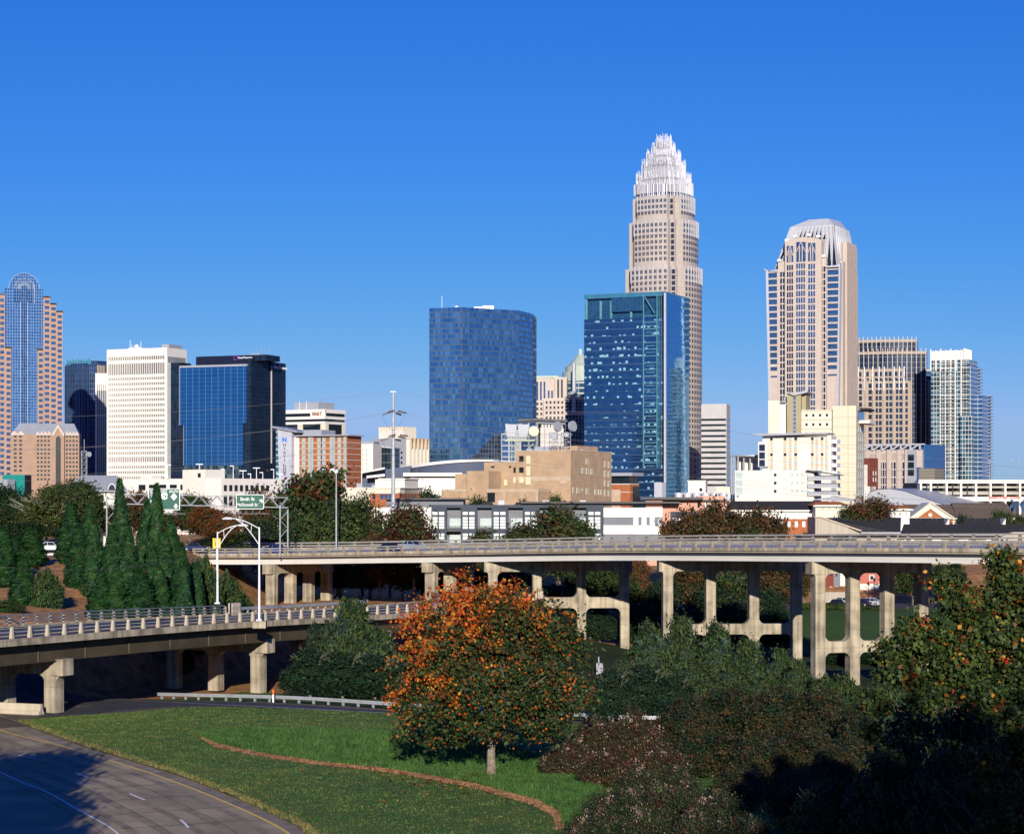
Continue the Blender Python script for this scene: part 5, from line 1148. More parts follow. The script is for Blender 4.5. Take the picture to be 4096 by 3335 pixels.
for (x0, x1, y0, y1) in ((2343, 2353, 1832, 1855), (2326, 2335, 1869, 1892), (2343, 2354, 1871, 1895), (2361, 2371, 1873, 1897), (2416, 2423, 1838, 1864), (2431, 2439, 1841, 1866), (2416, 2423, 1878, 1904), (2431, 2439, 1880, 1905), (2416, 2423, 1918, 1943), (2431, 2439, 1920, 1945), (2416, 2423, 1958, 1984), (2431, 2439, 1960, 1985),
        (2290, 2295, 1948, 1971), (2306, 2317, 1950, 1972), (2327, 2333, 1952, 1963), (2343, 2353, 1953, 1976), (2378, 2388, 1957, 1979), (2393, 2398, 1957, 1979), (2402, 2407, 1958, 1979)):
    va, vb = V(x0), V(x1); b.win(0, (va+vb)/2, (Z(y0)+Z(y1))/2, vb-va, Z(y0)-Z(y1), 'winc', R(90)); b.win(.03, (va+vb)/2, (Z(y0)+Z(y1))/2, (vb-va)*.6, (Z(y0)-Z(y1))*.85, 'wing', R(90))
b.done()
# dish masts on the roof and the horn tower behind
def lattice(mb, x, y, z0, z1, w, step=1.6, m=0, r=.07):
    c = [(x-w/2, y-w/2), (x+w/2, y-w/2), (x+w/2, y+w/2), (x-w/2, y+w/2)]
    for p in c: mb.tube((p[0], p[1], z0), (p[0], p[1], z1), r, k=5)
    z = z0; k = 0
    while z < z1-.1:
        zn = min(z+step, z1)
        for i in range(4): p, q = c[i], c[(i+1) % 4]; mb.tube((p[0], p[1], z), (q[0], q[1], zn), r*.7, k=4, cap=False); mb.tube((p[0], p[1], zn), (q[0], q[1], zn), r*.7, k=4, cap=False)
        z = zn; k += 1
def dish(mb, c, r, ang, tilt=0, k=18):
    d = Vector((math.sin(ang)*math.cos(tilt), -math.cos(ang)*math.cos(tilt), math.sin(tilt))); c = Vector(c)
    mb.tube(c, c+d*r*.6, r, r, k); mb.tube(c-d*r*.35, c, r*.3, r, k)
zr = PZ(1800, 485)
dm = empty('dish_mast', (PX(2235, 485), 485, zr-.4), 0, 'cluster of large grey dishes on a steel frame on the tan roof', 'antenna mast')
mb = MB(); 
for (x, w_) in ((-1.2, 2.0), (1.7, 2.2)): lattice(mb, x, 0, 0, 4.6, w_, 1.2)
mb.tube((-3.4, 0, 0), (-3.4, 0, 5.6), .09); mb.tube((-3, 0, 4.2), (3.3, 0, 4.2), .09); mb.build('steel_frame', M['galv'], dm)
for (x, z, r, a) in ((-.6, 6.0, 1.25, .9), (3.0, 6.1, 1.3, .9), (-1.1, 3.6, .85, -.3), (1.9, 4.1, .6, -.2)):
    mb = MB(); dish(mb, (x, -.6, z), r, a, .15); mb.build('dish', M['greyl'], dm)
ht = empty('horn_antenna_tower', (PX(2062, 520), 520, 15), 0, 'lattice tower with pale green microwave horns beside the tan brick building', 'antenna mast')
zz = PZ(1765, 520)-15; mb = MB(); lattice(mb, 0, 0, 0, zz, 2.0, 2.0, r=.1); mb.box(-2.8, 5, -1.6, 1.6, zz, zz+.3)
for i in range(12): mb.tube((-2.8+i*.7, -1.6, zz), (-2.8+i*.7, -1.6, zz+1.2), .05, k=4)
mb.tube((-2.8, -1.6, zz+1.2), (5, -1.6, zz+1.2), .06); mb.tube((1, 0, zz-5), (5, 0, zz), .12); mb.build('lattice', plain('pale_green_steel', (.38, .42, .30), .6, .2), ht)
for x in (-2.3, .9):
    mb = MB(); mb.face([(x-.4, -.8, zz+4.6), (x+2.6, -.8, zz+4.2), (x+1.6, -.3, zz+1.6), (x+.9, -.2, zz+.4)]); mb.prism([(x+.2, -.6), (x+2, -.6), (x+2, .6), (x+.2, .6)], zz+.4, zz+4.4, top=[(x-.4, -.9), (x+2.7, -.9), (x+2.7, .9), (x-.4, .9)]); mb.build('horn', M['greyl'], ht)
mb = MB(); dish(mb, (4.6, -1, zz+2.6), 1.35, .2); mb.build('round_dish', plain('cream_dish', (.55, .50, .36), .5), ht)
mb = MB(); dish(mb, (4.9, -.5, zz-3.8), 1.0, .4); mb.build('round_dish', M['greyl'], ht)
# ---------- cream retail block ----------
b = Bld('cream_retail_block', 'low cream and brick retail block with cornices behind the utility pole', 1340, 1600, 1690, 470, 18)
U, Z, V = b.u, b.z, b.v
b.part('wall', MB().box(-b.w, 0, 0, b.d, 0, Z(1950)), M['cream2']); b.part('upper_storey', MB().box(U(1482), U(1640) if 0 else 0, 3, b.d-3, 0, Z(1916)), M['offw'])
b.part('cornice', MB().box(-b.w-.3, .3, -.3, b.d+.3, Z(1953), Z(1949)).box(U(1495), .3, 2.7, b.d-2.6, Z(1917), Z(1912)), M['offw'])
b.part('brick_base', MB().box(U(1480), .06, -.06, b.d, 0, Z(1973)), M['brick']); b.gpx(1488, 1505, 1974, 1998, 1, 1, .6, .8, 'win', off=-.1); b.gpx(1520, 1570, 1974, 1998, 3, 1, .8, .8, 'winb', off=-.1); b.spx(1615, 1665, 1974, 1998, 4, 1, .5, .8, 'win', off=.1); b.done()
# ---------- dark slate apartments behind the viaduct ----------
M['slate'] = plain('dark_slate_cladding', (.045, .058, .080), .7, var=.07, scale=.3)
M['slatel'] = plain('mid_grey_cladding', (.17, .18, .205), .7, var=.05, scale=.3)
b = Bld('slate_apartments', 'long dark slate apartment row with recessed balconies and white panels', 1722, 2650, 2652, 440, 3)
U, Z = b.u, b.z
b.part('wall', MB().box(U(1722), U(2415), 1.8, 14, 0, Z(2022)), M['slatel'])
for (x0, x1) in ((1722, 1786), (1843, 1908), (1967, 2032), (2092, 2158), (2216, 2285), (2346, 2414)):
    b.part('slate_pier', MB().box(U(x0), U(x1), 0, 2.2, 0, Z(2026)), M['slate'])
    for (a0, a1) in ((x0+8, x0+28), (x0+34, x0+55)):
        b.win((U(a0)+U(a1))/2, 0, (Z(2047)+Z(2059))/2, U(a1)-U(a0), Z(2047)-Z(2059), 'winw')
        for k in range(4): yy = 2068+k*12.2; b.win((U(a0)+U(a1))/2, 0, (Z(yy)+Z(yy+10))/2, U(a1)-U(a0), Z(yy)-Z(yy+10), 'winw')
        for k in range(2): yy = 2134+k*13; b.win((U(a0)+U(a1))/2, 0, (Z(yy)+Z(yy+10))/2, U(a1)-U(a0), Z(yy)-Z(yy+10), 'winw')
b.part('roof_beam', MB().box(U(1722), U(2415), -.05, 2.2, Z(2031), Z(2019)), M['slate'])
for (x0, x1) in ((1786, 1843), (1908, 1967), (2032, 2092), (2158, 2216), (2285, 2346)):
    b.win((U(x0)+U(x1))/2+.2, 1.8, (Z(2073)+Z(2110))/2, (U(x1)-U(x0))*.78, Z(2073)-Z(2110), 'winp'); b.win((U(x0)+U(x1))/2+.2, 1.8, (Z(2138)+Z(2170))/2, (U(x1)-U(x0))*.78, Z(2138)-Z(2170), 'winp')
    mb = MB(); mb.box(U(x0), U(x1), -.9, 1.8, Z(2126), Z(2119))
    for k in range(3): mb.box(U(x0), U(x1), -.9, -.84, Z(2104+k*5), Z(2103+k*5)+.02)
    for k in range(7): xx = U(x0)+(U(x1)-U(x0))*k/6; mb.box(xx-.03, xx+.03, -.9, -.84, Z(2119), Z(2101))
    b.part('balcony', mb, M['trimd'])
b.part('long_roof', MB().box(U(2085), U(2720), -1.2, 8, Z(2013), Z(2006)).box(U(1540), U(1868), 1, 8, Z(1998), Z(1992)), M['trimd'])
b.part('upper_storey', MB().box(U(1540), U(1850), 2.5, 9, 0, Z(1998)).box(U(2100), U(2700), 2.5, 9, Z(2022), Z(2013)), M['slatel'])
for p in (1935, 2070): b.part('roof_hump', MB().xz([(U(p-14), Z(2020)), (U(p+34), Z(2020)), (U(p+28), Z(2009)), (U(p-6), Z(2009))], 1, 5), M['roofd'])
for (y0, y1, m_) in ((2030, 2068, 'white'), (2068, 2100, 'slatel'), (2100, 2136, 'white'), (2136, 2200, 'slatel')): b.part('end_panel', MB().box(U(2414), U(2650), -.8 if m_ == 'white' else -.6, 10, Z(y1), Z(y0)), M[m_])
b.gpx(2527, 2625, 2069, 2099, 3, 1, .6, 1, 'winw', off=-.62); b.gpx(2630, 2644, 2069, 2099, 1, 1, .8, .9, 'wing', off=-.62); b.done()
b = Bld('salmon_apartments', 'salmon coloured apartment block with dark flat roof and slate window bay', 2582, 2645, 2830, 400, 62)
b2 = Bld('salmon_block_front', 'x', 2645, 2800, 2820, 442, 4); bpy.data.objects.remove(b2.root)
b2.root = b.root; b.root.location = (b2.Xc, b2.D, 4); b.root.rotation_euler = (0, 0, -b2.t); U, Z = b2.u, b2.z; b2.root['label'] = 'salmon coloured apartment block with dark flat roof and slate window bay'
M['salmon'] = plain('salmon_render', (.56, .30, .22), .8, var=.05, scale=.2)
b2.part('wall', MB().box(U(2583), U(2790), 0, 10, 0, Z(1998)).box(U(2583), U(2650), -1.5, 0, Z(2050), Z(2000)), M['salmon']); b2.part('roof', MB().box(U(2562), U(2812), -2.5, 11, Z(1998), Z(1988)), M['trimd']); b2.part('slate_bay', MB().box(U(2682), U(2790), -.3, 0, 0, Z(2046)), M['slate'])
b2.part('rear_wing', MB().box(U(2790), U(2905), 4, 12, 0, Z(1983)), M['salmon']); b2.part('rear_roof', MB().box(U(2780), U(2912), 3, 13, Z(2004), Z(1998)), M['trimd'])
b2.gpx(2688, 2735, 2070, 2118, 2, 4, .8, .8, 'winw', off=-.32); b2.gpx(2792, 2880, 2008, 2030, 4, 1, .4, .9, 'winw', off=3.9); b2.done()
# roof tanks behind
tk = empty('rooftop_tank_row', (PX(2760, 560), 560, 4), 0, 'row of silver rooftop tanks and screens above the salmon apartments', 'rooftop plant')
for i in range(6): x = PX(2715+i*36, 560)-PX(2760, 560); MB().tube((x, 0, 0), (x, 0, PZ(1970, 560)-4), 1.15, k=16).build('tank', M['silver'], tk)
MB().box(PX(2700, 560)-PX(2760, 560), PX(2925, 560)-PX(2760, 560), 2, 4, 0, PZ(1970, 560)-4).build('screen', M['greyl'], tk)
# ---------- low white houses with black roofs ----------
def gable_house(name, label, x0, x1, y_eave, y_ridge, D, depth, wall, roof, base=4, hip=0.0, t=0):
    b = Bld(name, label, x0, x1, None, D, t, base, 'house'); U, Z = b.u, b.z; w = b.w
    b.part('wall', MB().box(-w, 0, 0, depth, 0, Z(y_eave)), M[wall])
    a, c = -w-.6, .6; mb = MB(); ze, zr = Z(y_eave)-.15, Z(y_ridge); h = hip*w
    mb.face([(a, -.7, ze), (c, -.7, ze), (c-h, depth/2, zr), (a+h, depth/2, zr)]); mb.face([(c, depth+.7, ze), (a, depth+.7, ze), (a+h, depth/2, zr), (c-h, depth/2, zr)])
    mb.face([(a, depth+.7, ze), (a, -.7, ze), (a+h, depth/2, zr)]); mb.face([(c, -.7, ze), (c, depth+.7, ze), (c-h, depth/2, zr)]); mb.face([(a, -.7, ze), (a, depth+.7, ze), (c, depth+.7, ze), (c, -.7, ze)])
    b.part('roof', mb, M[roof]); b.part('fascia', MB().box(a, c, -.78, -.7, ze-.25, ze+.08), M['white']); return b
b = gable_house('black_roof_terrace', 'long white and brick terrace under a black roof below the apartments', 2930, 3340, 2038, 2004, 475, 14, 'white', 'roofd', hip=.04); b.part('brick_storey', MB().box(b.u(2990), b.u(3300), -.1, 0, 0, b.z(2075)), M['brick']); b.gpx(3050, 3320, 2046, 2070, 9, 1, .4, .8, 'winw', off=-.02); b.gpx(3050, 3320, 2082, 2110, 9, 1, .4, .8, 'winw', off=-.12); b.done()
b = gable_house('clay_roof_house', 'cream house with orange clay hip roof beside the dark street tree', 3262, 3390, 2019, 2006, 470, 12, 'cream2', 'roofo', hip=.2); b.gpx(3280, 3380, 2024, 2040, 4, 1, .4, .8, 'wing', off=-.02); b.done()
b = gable_house('second_clay_roof_house', 'white house with dark orange hip roof right of the dark street tree', 3560, 3640, 2034, 2020, 470, 12, 'white', 'roofo', hip=.2); b.gpx(3570, 3635, 2045, 2060, 3, 1, .4, .8, 'wing', off=-.02); b.done()
b = gable_house('brown_roof_house', 'wide house with brown shingle roof behind the brick gable', 3625, 3845, 2070, 2018, 484, 16, 'white', 'roofb', hip=.12)
b = gable_house('brown_roof_house', 'house with plain brown shingle roof below the parking garage sign', 3838, 4050, 2070, 2011, 484, 16, 'cream2', 'roofb', hip=.03)
b = Bld('brick_gable_house', 'cream pediment house front with red brick triangle and round window', 3645, 3812, None, 474, 0, 4, 'house'); U, Z = b.u, b.z
mb = MB(); mb.xz([(U(3640), Z(2072)), (U(3815), Z(2072)), (U(3722), Z(2010))], 0, 10); b.part('pediment', mb, M['cream2']); b.part('wall', MB().box(U(3645), U(3812), .2, 9, 0, Z(2071)), M['brick'])
mb = MB(); mb.xz([(U(3672), Z(2070)), (U(3768), Z(2070)), (U(3720), Z(2037))], -.12, 0); b.part('brick_triangle', mb, M['brick']); mb = MB(); mb.tube((U(3720), -.25, Z(2059)), (U(3720), -.1, Z(2059)), .48, k=18); b.part('round_window', mb, M['cream'])
mb = MB()
for (a, c) in (((3636, 2074), (3722, 2009)), ((3722, 2009), (3819, 2074)), ((3665, 2071), (3720, 2032)), ((3720, 2032), (3775, 2071))): mb.beam((U(a[0]), -.3, Z(a[1])), (U(c[0]), -.3, Z(c[1])), .5, .22)
mb.box(U(3636), U(3819), -.4, 0, Z(2075), Z(2072)); b.part('white_trim', mb, M['cream2'])
# ---------- barrel vaulted hall ----------
b = Bld('barrel_roof_hall', 'grey metal hall with a curved barrel roof in front of the parking garage', 3620, 3780, 3900, 500, 40); U, Z, V = b.u, b.z, b.v
prof = [(-b.w, 0)]+[(-b.w+b.w*(1-math.cos(a))*.5*1.0, 0) for a in ()]
zs = [(0, 0), (0, Z(1985)), (1.0, Z(1966)), (3.0, Z(1957)), (6.5, Z(1954)), (11, Z(1965)), (16, Z(1990)), (22, Z(2020)), (22, 0)]
mb = MB(); P_ = [(-b.w*0-22+x, z) for x, z in zs][::-1]; mb.xz(P_, 0, 40, 0); mb2 = MB()
mb.build('end_wall', panelled('ribbed_metal_wall', (.48, .49, .52), .6, 40, .85, .02, .08), b.root); 
for i in range(1, 7):
    a, c = zs[i], zs[i+1]; mb2.face([(a[0]-22, -.3, a[1]+.15), (c[0]-22, -.3, c[1]+.15), (c[0]-22, 40, c[1]+.15), (a[0]-22, 40, a[1]+.15)])
mb2.build('barrel_roof', M['greyl'], b.root)
# ---------- parking garage with red letters ----------
b = Bld('white_parking_garage', 'white parking garage with open bays and red lettering at the right edge', 3674, 4300, None, 520, -4, cat='parking garage'); U, Z = b.u, b.z
b.part('dark_interior', MB().box(U(3695), 0, 3, 20, 0, Z(1930)), plain('garage_interior', (.10, .10, .09), .9)); mb = MB(); mb.box(U(3674), 0, 0, 3.2, Z(1933), Z(1920)); mb.box(U(3674), 0, -.3, 0, Z(1924), Z(1919)); b.part('roof_band', mb, M['white'])
b.part('floor_band', MB().box(U(3690), 0, .6, 3, Z(1952), Z(1944)).box(U(3690), 0, .6, 3, Z(1978), Z(1966)), M['tan2'] if 0 else plain('garage_spandrel', (.38, .35, .29), .8)); b.part('sign_band', MB().box(U(3690), 0, 0, 3, Z(2004), Z(1986)), M['white'])
for p in (3680, 3720, 3783, 3841, 3901, 3959, 4018, 4077, 4136): b.part('column', MB().box(U(p), U(p+8), .05, 3, 0, Z(1933)), M['white'])
text('SEVENTH STREET STATION', U(4080)-U(3955), M['red'], b.root, (U(4017), -.15, Z(1990)), FRONT, height=1.05*.62, ext=.08)
for p in (3708, 3751, 3812, 3870): b.part('blue_post', MB().box(U(p)-.08, U(p)+.08, -.1, 0, Z(1986), Z(1933)), M['winb'])
for (x, y, a) in ((4062, 2028, .5), (4048, 2022, .8), (4055, 2014, -.6), (4088, 2030, -.4), (4092, 2018, .2)): mb = MB(); mb.box(-.25, .25, -.1, .1, -1.3, 1.3); mb.build('blue_wall_mark', M['winb'], b.root, (U(x), -.1, Z(y)), (0, a, 0))
garage_R = b
# ---------- left parking garage, civic hall, teal plant ----------
b = Bld('pale_parking_garage', 'pale concrete parking garage with square openings in front of the navy block', 500, 885, 1130, 600, 35, cat='parking garage'); U, Z, V = b.u, b.z, b.v
b.part('wall', MB().box(-b.w, 0, 0, b.d, 0, Z(1913)), M['white']); b.part('stair_tower', MB().box(U(735), U(826), -.5, 8, 0, Z(1877)), M['offw']); b.part('ramp_hood', MB().box(U(545), U(590), 2, 6, Z(1913), Z(1898)), M['offw'])
b.gpx(548, 800, 1934, 1962, 6, 1, .66, .8, 'wink', skip=lambda i, j: False); b.spx(890, 1080, 1937, 1966, 9, 1, .55, .85, 'wink', off=.05); b.spx(890, 1080, 1978, 2030, 9, 1, .6, .9, 'wink', off=.05); b.win(U(802), -.5, Z(1900), 1.2, 1.3, 'wink'); b.done()
for (px, y, D_) in ((798, 1858, 612), (840, 1888, 612), (897, 1878, 615), (933, 1865, 618), (972, 1884, 622), (1003, 1897, 626), (1026, 1873, 630), (1051, 1891, 634), (1095, 1879, 640), (1120, 1898, 645), (670, 1861, 612)):
    zb = PZ(1913, 600); lp = empty('garage_lamp', (PX(px, D_), D_, zb), 0, 'x', 'street lamp', 'white lamps on the roof of the pale garage'); h_ = PZ(y, D_)-zb
    MB().tube((0, 0, 0), (0, 0, h_), .14, .10, 8).build('pole', M['white_metal'], lp); MB().box(-1.0 if px % 2 else -1.1, .1 if px % 2 else 1.1, -.2, .2, h_, h_+.25).build('lamp_head', M['white_metal'], lp)
    lp['label'] = 'white roof lamp of the pale garage, %s' % {798: 'above the stair tower door', 840: 'low one right of the stair tower', 897: 'first with double head right of the stair tower', 933: 'tallest, at the blue panel', 972: 'double headed at the blue panel right end', 1003: 'shortest of the row, before the navy wall', 1026: 'tall one before the navy corner', 1051: 'double headed near the right end of the row', 1095: 'at the silver edge of the navy block', 1120: 'last to the right, by the hotel sign tower', 670: 'lone one before the white grid tower'}[px]
b = Bld('grey_roof_hall', 'cream civic hall with large grey metal hip roof and a half round dormer', 250, 500, None, 520, -12); U, Z = b.u, b.z
b.part('wall', MB().box(U(262), U(508), 0, 16, 0, Z(1962)), M['offw'])
mb = MB(); mb.prism([(U(252), -1.2), (U(512), -1.2), (U(512), 17), (U(252), 17)], Z(1964), Z(1900), top=[(U(325), 7), (U(470), 7), (U(470), 9), (U(325), 9)]); b.part('hip_roof', mb, panelled('standing_seam_roof', (.30, .31, .34), .8, 60, .85, .02, .06)); b.part('eave', MB().box(U(250), U(514), -1.35, -1.1, Z(1966), Z(1961)), M['grey'])
mb = MB(); k = 10; mb.xz([(U(447)+1.05*math.cos(math.pi*i/k), Z(1958)+1.7*math.sin(math.pi*i/k)) for i in range(k+1)], -1.2, 5); b.part('dormer', mb, M['greyl']); mb = MB(); mb.xz([(U(447)+.8*math.cos(math.pi*i/k), Z(1958)+1.3*math.sin(math.pi*i/k)) for i in range(k+1)], -1.3, -1.15); b.part('dormer_louvre', mb, M['wink'])
b.gpx(400, 420, 1976, 1998, 1, 1, .5, .8, 'wink'); b.done()
b.part('porch', MB().box(U(330), U(400), -5, 0, 0, Z(1995)), M['cream2'])
b = Bld('teal_plant_room', 'teal plant room box with grey roof units beside it at the left edge', 10, 98, 124, 500, 25); b.part('wall', MB().box(-b.w, 0, 0, b.d, 0, b.z(1898)), M['teal'])
b.part('painted_shade_side', MB().box(0, .15, .1, b.d, 0, b.z(1899)), M['black'])  # black sheet paints the shaded right side of the teal box
for i in range(4): b.part('roof_unit', MB().box(b.u(2+i*18), b.u(17+i*18), -4, -1, 0, b.z(1917)), M['greyl'])
b = Bld('white_low_wall_building', 'plain white windowless building behind the red topped tree and the utility pole', 1400, 1725, None, 436, 0); b.part('wall', MB().box(-b.w, 0, 0, 8, 0, b.z(2030)), M['white']); b.part('parapet', MB().box(-b.w, .1, -.1, .3, b.z(2032), b.z(2029)), M['offw'])
# radio mast near the hotel
rm = empty('radio_mast', (PX(337, 700), 700, 4), 0, 'slim lattice radio mast with a drum dish behind the civic hall', 'antenna mast'); mb = MB(); lattice(mb, 0, 0, 0, PZ(1803, 700)-4, 1.7, 2.2, r=.09); mb.tube((0, 0, PZ(1803, 700)-4), (0, 0, PZ(1757, 700)-4), .1); mb.build('lattice', M['galv'], rm); mb = MB(); dish(mb, (1.6, -.5, PZ(1817, 700)-4), .9, .7); mb.build('drum_dish', M['greyl'], rm)
# ---------- long shed with black roof behind the viaduct ----------
b = Bld('long_grey_shed', 'long grey timber shed with black shingle roof behind the viaduct railing', 3253, 4200, None, 450, 0, 5.0, 'shed'); U, Z = b.u, b.z
M['shed'] = panelled('weathered_grey_boards', (.40, .355, .29), .35, 60, .7, .07, .04)
b.part('wall', MB().box(U(3253), 0, 0, 16, 0, Z(2134)), M['shed'])
mb = MB(); mb.xz([(U(3253), Z(2140)), (U(3432), Z(2140)), (U(3432), Z(2122)), (U(3275), Z(2068)), (U(3253), Z(2068))], -3, 9); b.part('sloped_gable', mb, M['shed'])
mb = MB(); mb.beam((U(3250), -3.2, Z(2067)), (U(3276), -3.2, Z(2067)), .3, .3); mb.beam((U(3275), -3.2, Z(2067)), (U(3436), -3.2, Z(2122)), .35, .3); b.part('gable_trim', mb, M['conc_light'])
mb = MB(); ze = Z(2134)
mb.face([(U(3432), -3.6, Z(2129)), (U(3590), -3.6, Z(2129)), (U(3632), 8, Z(2071)), (U(3360), 8, Z(2071)), (U(3290), 0, Z(2071)), (U(3300), -2, Z(2078))]); mb.face([(U(3589), -3.3, Z(2138)), (0, -3.3, Z(2138)), (0, 5, Z(2097)), (U(3632), 5, Z(2097))])
for (x0, x1) in ((3655, 3800), (3875, 4028)): mb.face([(U(x0), 4.8, Z(2098)), (U(x1-4), 4.8, Z(2098)), (U(x1+12), 9, Z(2073)), (U(x0+14), 9, Z(2073))])
b.part('roof', mb, M['roofd'])
for x1 in (3812, 4040): b.part('roof_step', MB().xz([(U(x1-14), Z(2098)), (U(x1), Z(2098)), (U(x1), Z(2073))], 4, 9), M['offw'])
b.part('gutter', MB().box(U(3432), U(3590), -3.8, -3.6, Z(2131), Z(2127)).box(U(3590), 0, -3.5, -3.3, Z(2140), Z(2137)), M['greyl'])
mb = MB()
for x in (3392, 3422, 3450, 3480, 3505, 3532, 3690, 3708, 3755, 3772, 3900, 3930, 3980, 4020): mb.box(U(x)-.18, U(x)+.18, 5.5 if x < 3600 else 7.3, 6.4 if x < 3600 else 8.2, Z(2079)-.3, Z(2076)+.05)
b.part('roof_vents', mb, M['black'])
b.gpx(3610, 3990, 2150, 2165, 7, 1, .7, .9, 'winw', off=-.02, skip=lambda i, j: i % 2); b.win(U(3342), -3, Z(2148), 3.5, 1.2, 'wink'); b.win(U(3400), -3, Z(2148), 2.0, 1.2, 'wink'); b.done()
b.part('low_porch', MB().xz([(U(3950), Z(2166)), (U(4090), Z(2166)), (U(4090), Z(2126)), (U(4030), Z(2126)), (U(3950), Z(2158))], -5, -3.4), M['shed'])
# ---------- townhouses seen under the viaduct ----------
b = Bld('red_townhouse', 'red boarded townhouse with one square window seen between the viaduct columns', 3440, 3540, None, 400, 0, -1, 'house'); U, Z = b.u, b.z
b.part('wall', MB().box(-b.w, 0, 0, 8, Z(2335), Z(2245)), plain('brick_red_boards', (.42, .13, .10), .8, var=.08)); b.part('stone_base', MB().box(-b.w-.2, .2, -.2, 8, 0, Z(2334)), M['offw']); b.win(U(3487), 0, Z(2310), 1.0, 1.1, 'winw'); b.win(U(3487), -.05, Z(2310), .65, .75, 'wink'); b.done()
b = Bld('red_and_grey_townhouses', 'pair of narrow dark red and grey townhouses left of the red townhouse', 3300, 3386, None, 402, 0, -1, 'house'); U, Z = b.u, b.z
b.part('red_wall', MB().box(U(3300), U(3335), 0, 8, 0, Z(2240)), M['brickd']); b.part('grey_wall', MB().box(U(3335), U(3362), .2, 8, 0, Z(2240)), M['slatel']); b.part('cream_wall', MB().box(U(3362), U(3386), .4, 8, 0, Z(2240)), M['offw'])
b.gpx(3312, 3358, 2345, 2358, 2, 1, .4, 1, 'winw'); b.gpx(3312, 3358, 2290, 2303, 2, 1, .3, 1, 'win'); b.done()

# ---------- small roof plant on the low buildings ----------
for (rn, spots) in (('slate_apartments', ((1800, 3), (2000, 5), (2180, 4), (2330, 6), (2520, 4), (2600, 6))), ('tan_brick_building', ((2080, 5), (2095, 8), (2250, 10), (1960, 3))), ('cream_retail_block', ((1400, 5), (1450, 7), (1560, 6)))):
    ro = bpy.data.objects[rn]; inv = ro.rotation_euler.z; D_ = ro.location.y
    top = {'slate_apartments': 2019, 'tan_brick_building': 1801, 'cream_retail_block': 1950}[rn]
    for (px, y) in spots:
        if rn == 'tan_brick_building' and px < 2063: zt_ = PZ(1846, D_)-4
        else: zt_ = PZ(top, D_)-4
        x = (PX(px, D_)-ro.location.x)/max(.3, math.cos(inv)); h_ = .5+(px % 3)*.25
        MB().box(x-.7, x+.7, y, y+1.2, zt_-.1, zt_+h_).build('roof_unit', M['greyl'], ro)
# ---------- street lamps on the low bridge ----------
def lamp(px, D, py_base, py_top, head_px, py_head, label, parent=None):
    x = PX(px, D); zb = PZ(py_base, D); zt = PZ(py_top, D); r = empty('street_lamp', (x, D, zb), 0, label, 'street lamp', 'white street lamps on the low bridge')
    MB().tube((0, 0, 0), (0, 0, zt-zb), .13, .08, 10).box(-.28, .28, -.28, .28, -.05, .1).build('pole', M['white_metal'], r)
    hx = PX(head_px, D)-x; hz = PZ(py_head, D)-zb; h = zt-zb; s = 1 if hx > 0 else -1; mb = MB(); n = 10
    for k, (z0, dz) in enumerate(((h-.15, 0), (h-1.9, 0))):
        pts = [(hx*math.sin(t*math.pi/2) if 0 else hx*t, 0, z0+(hz-z0)*(math.sin(t*math.pi/2))) for t in [i/n*(.82 if k else 1) for i in range(n+1)]]
        mb.path(pts, .05, 6)
        if k: last = pts[-1]
    for t in (.3, .62): mb.tube((hx*t*.9, 0, (h-.15)+(hz-h+.15)*math.sin(t*.9*math.pi/2)), (hx*t, 0, (h-1.9)+(hz-h+1.9)*math.sin(t*math.pi/2)), .03)
    mb.build('arm', M['white_metal'], r)
    mb = MB(); mb.xz([(hx-s*.1, hz-.12), (hx+s*.9, hz-.10), (hx+s*.95, hz+.02), (hx+s*.5, hz+.16), (hx-s*.1, hz+.10)][::(1 if s > 0 else -1)], -.2, .2); mb.build('lamp_head', M['greyl'], r)
    return r
lamp(1037, 213, 2480, 2108, 925, 2073, 'nearer white street lamp on the low bridge edge, arm curving left')
lamp(870, 226, 2412, 2127, 960, 2100, 'farther white street lamp behind the low bridge, arm curving right')
MB().prism([(-.7, -.6), (.7, -.6), (.7, .7), (-.7, .7)], 0, .75, top=[(-.7, -.6), (.7, -.6), (.7, .7), (-.7, .7)]).build('lamp_plinth', M['conc'], lb, (PX(1037, 213), 213.4, PZ(2512, 213)))
hl = empty('highway_lamp', (PX(1345, 352), 352, 10.4), 0, 'tall thin grey lamp pole with camera head beside the big green tree', 'street lamp'); zt = PZ(1886, 352)-10.4
MB().tube((0, 0, 0), (0, 0, zt), .16, .11, 8).build('pole', M['galv'], hl); mb = MB(); mb.beam((0, 0, zt-.3), (-.6, 0, zt+.3), .14); mb.box(-1.0, -.3, -.2, .2, zt+.25, zt+.5); mb.box(-.1, .25, -.2, .2, zt-.2, zt+.35); mb.build('lamp_head', M['white_metal'], hl)
# yellow exit advisory sign on the farther lamp side
sg = empty('exit_sign', (PX(866, 330), 330, 8), 0, 'yellow exit speed sign standing behind the farther white street lamp', 'road sign')
x0, x1, z0, z1 = PX(851, 330)-PX(866, 330), PX(882, 330)-PX(866, 330), PZ(2193, 330)-8, PZ(2152, 330)-8
MB().box(x0, x1, -.04, .0, z0, z1).build('plate', plain('yellow_sign', (.75, .50, .04), .5, var=.03), sg); MB().box(-.06, .06, .01, .1, 0, z1).build('post', M['galv'], sg)
M['blackp'] = plain('black_letters', (.01, .01, .01), .5)
text('EXIT', .75, M['blackp'], sg, (0, -.06, z1-.32), FRONT, ext=.01); text('35', .72, M['blackp'], sg, (0, -.06, (z0+z1)/2-.05), FRONT, ext=.01, bold=.008)
text('MPH', .5, M['blackp'], sg, (0, -.06, z0+.18), FRONT, ext=.01)
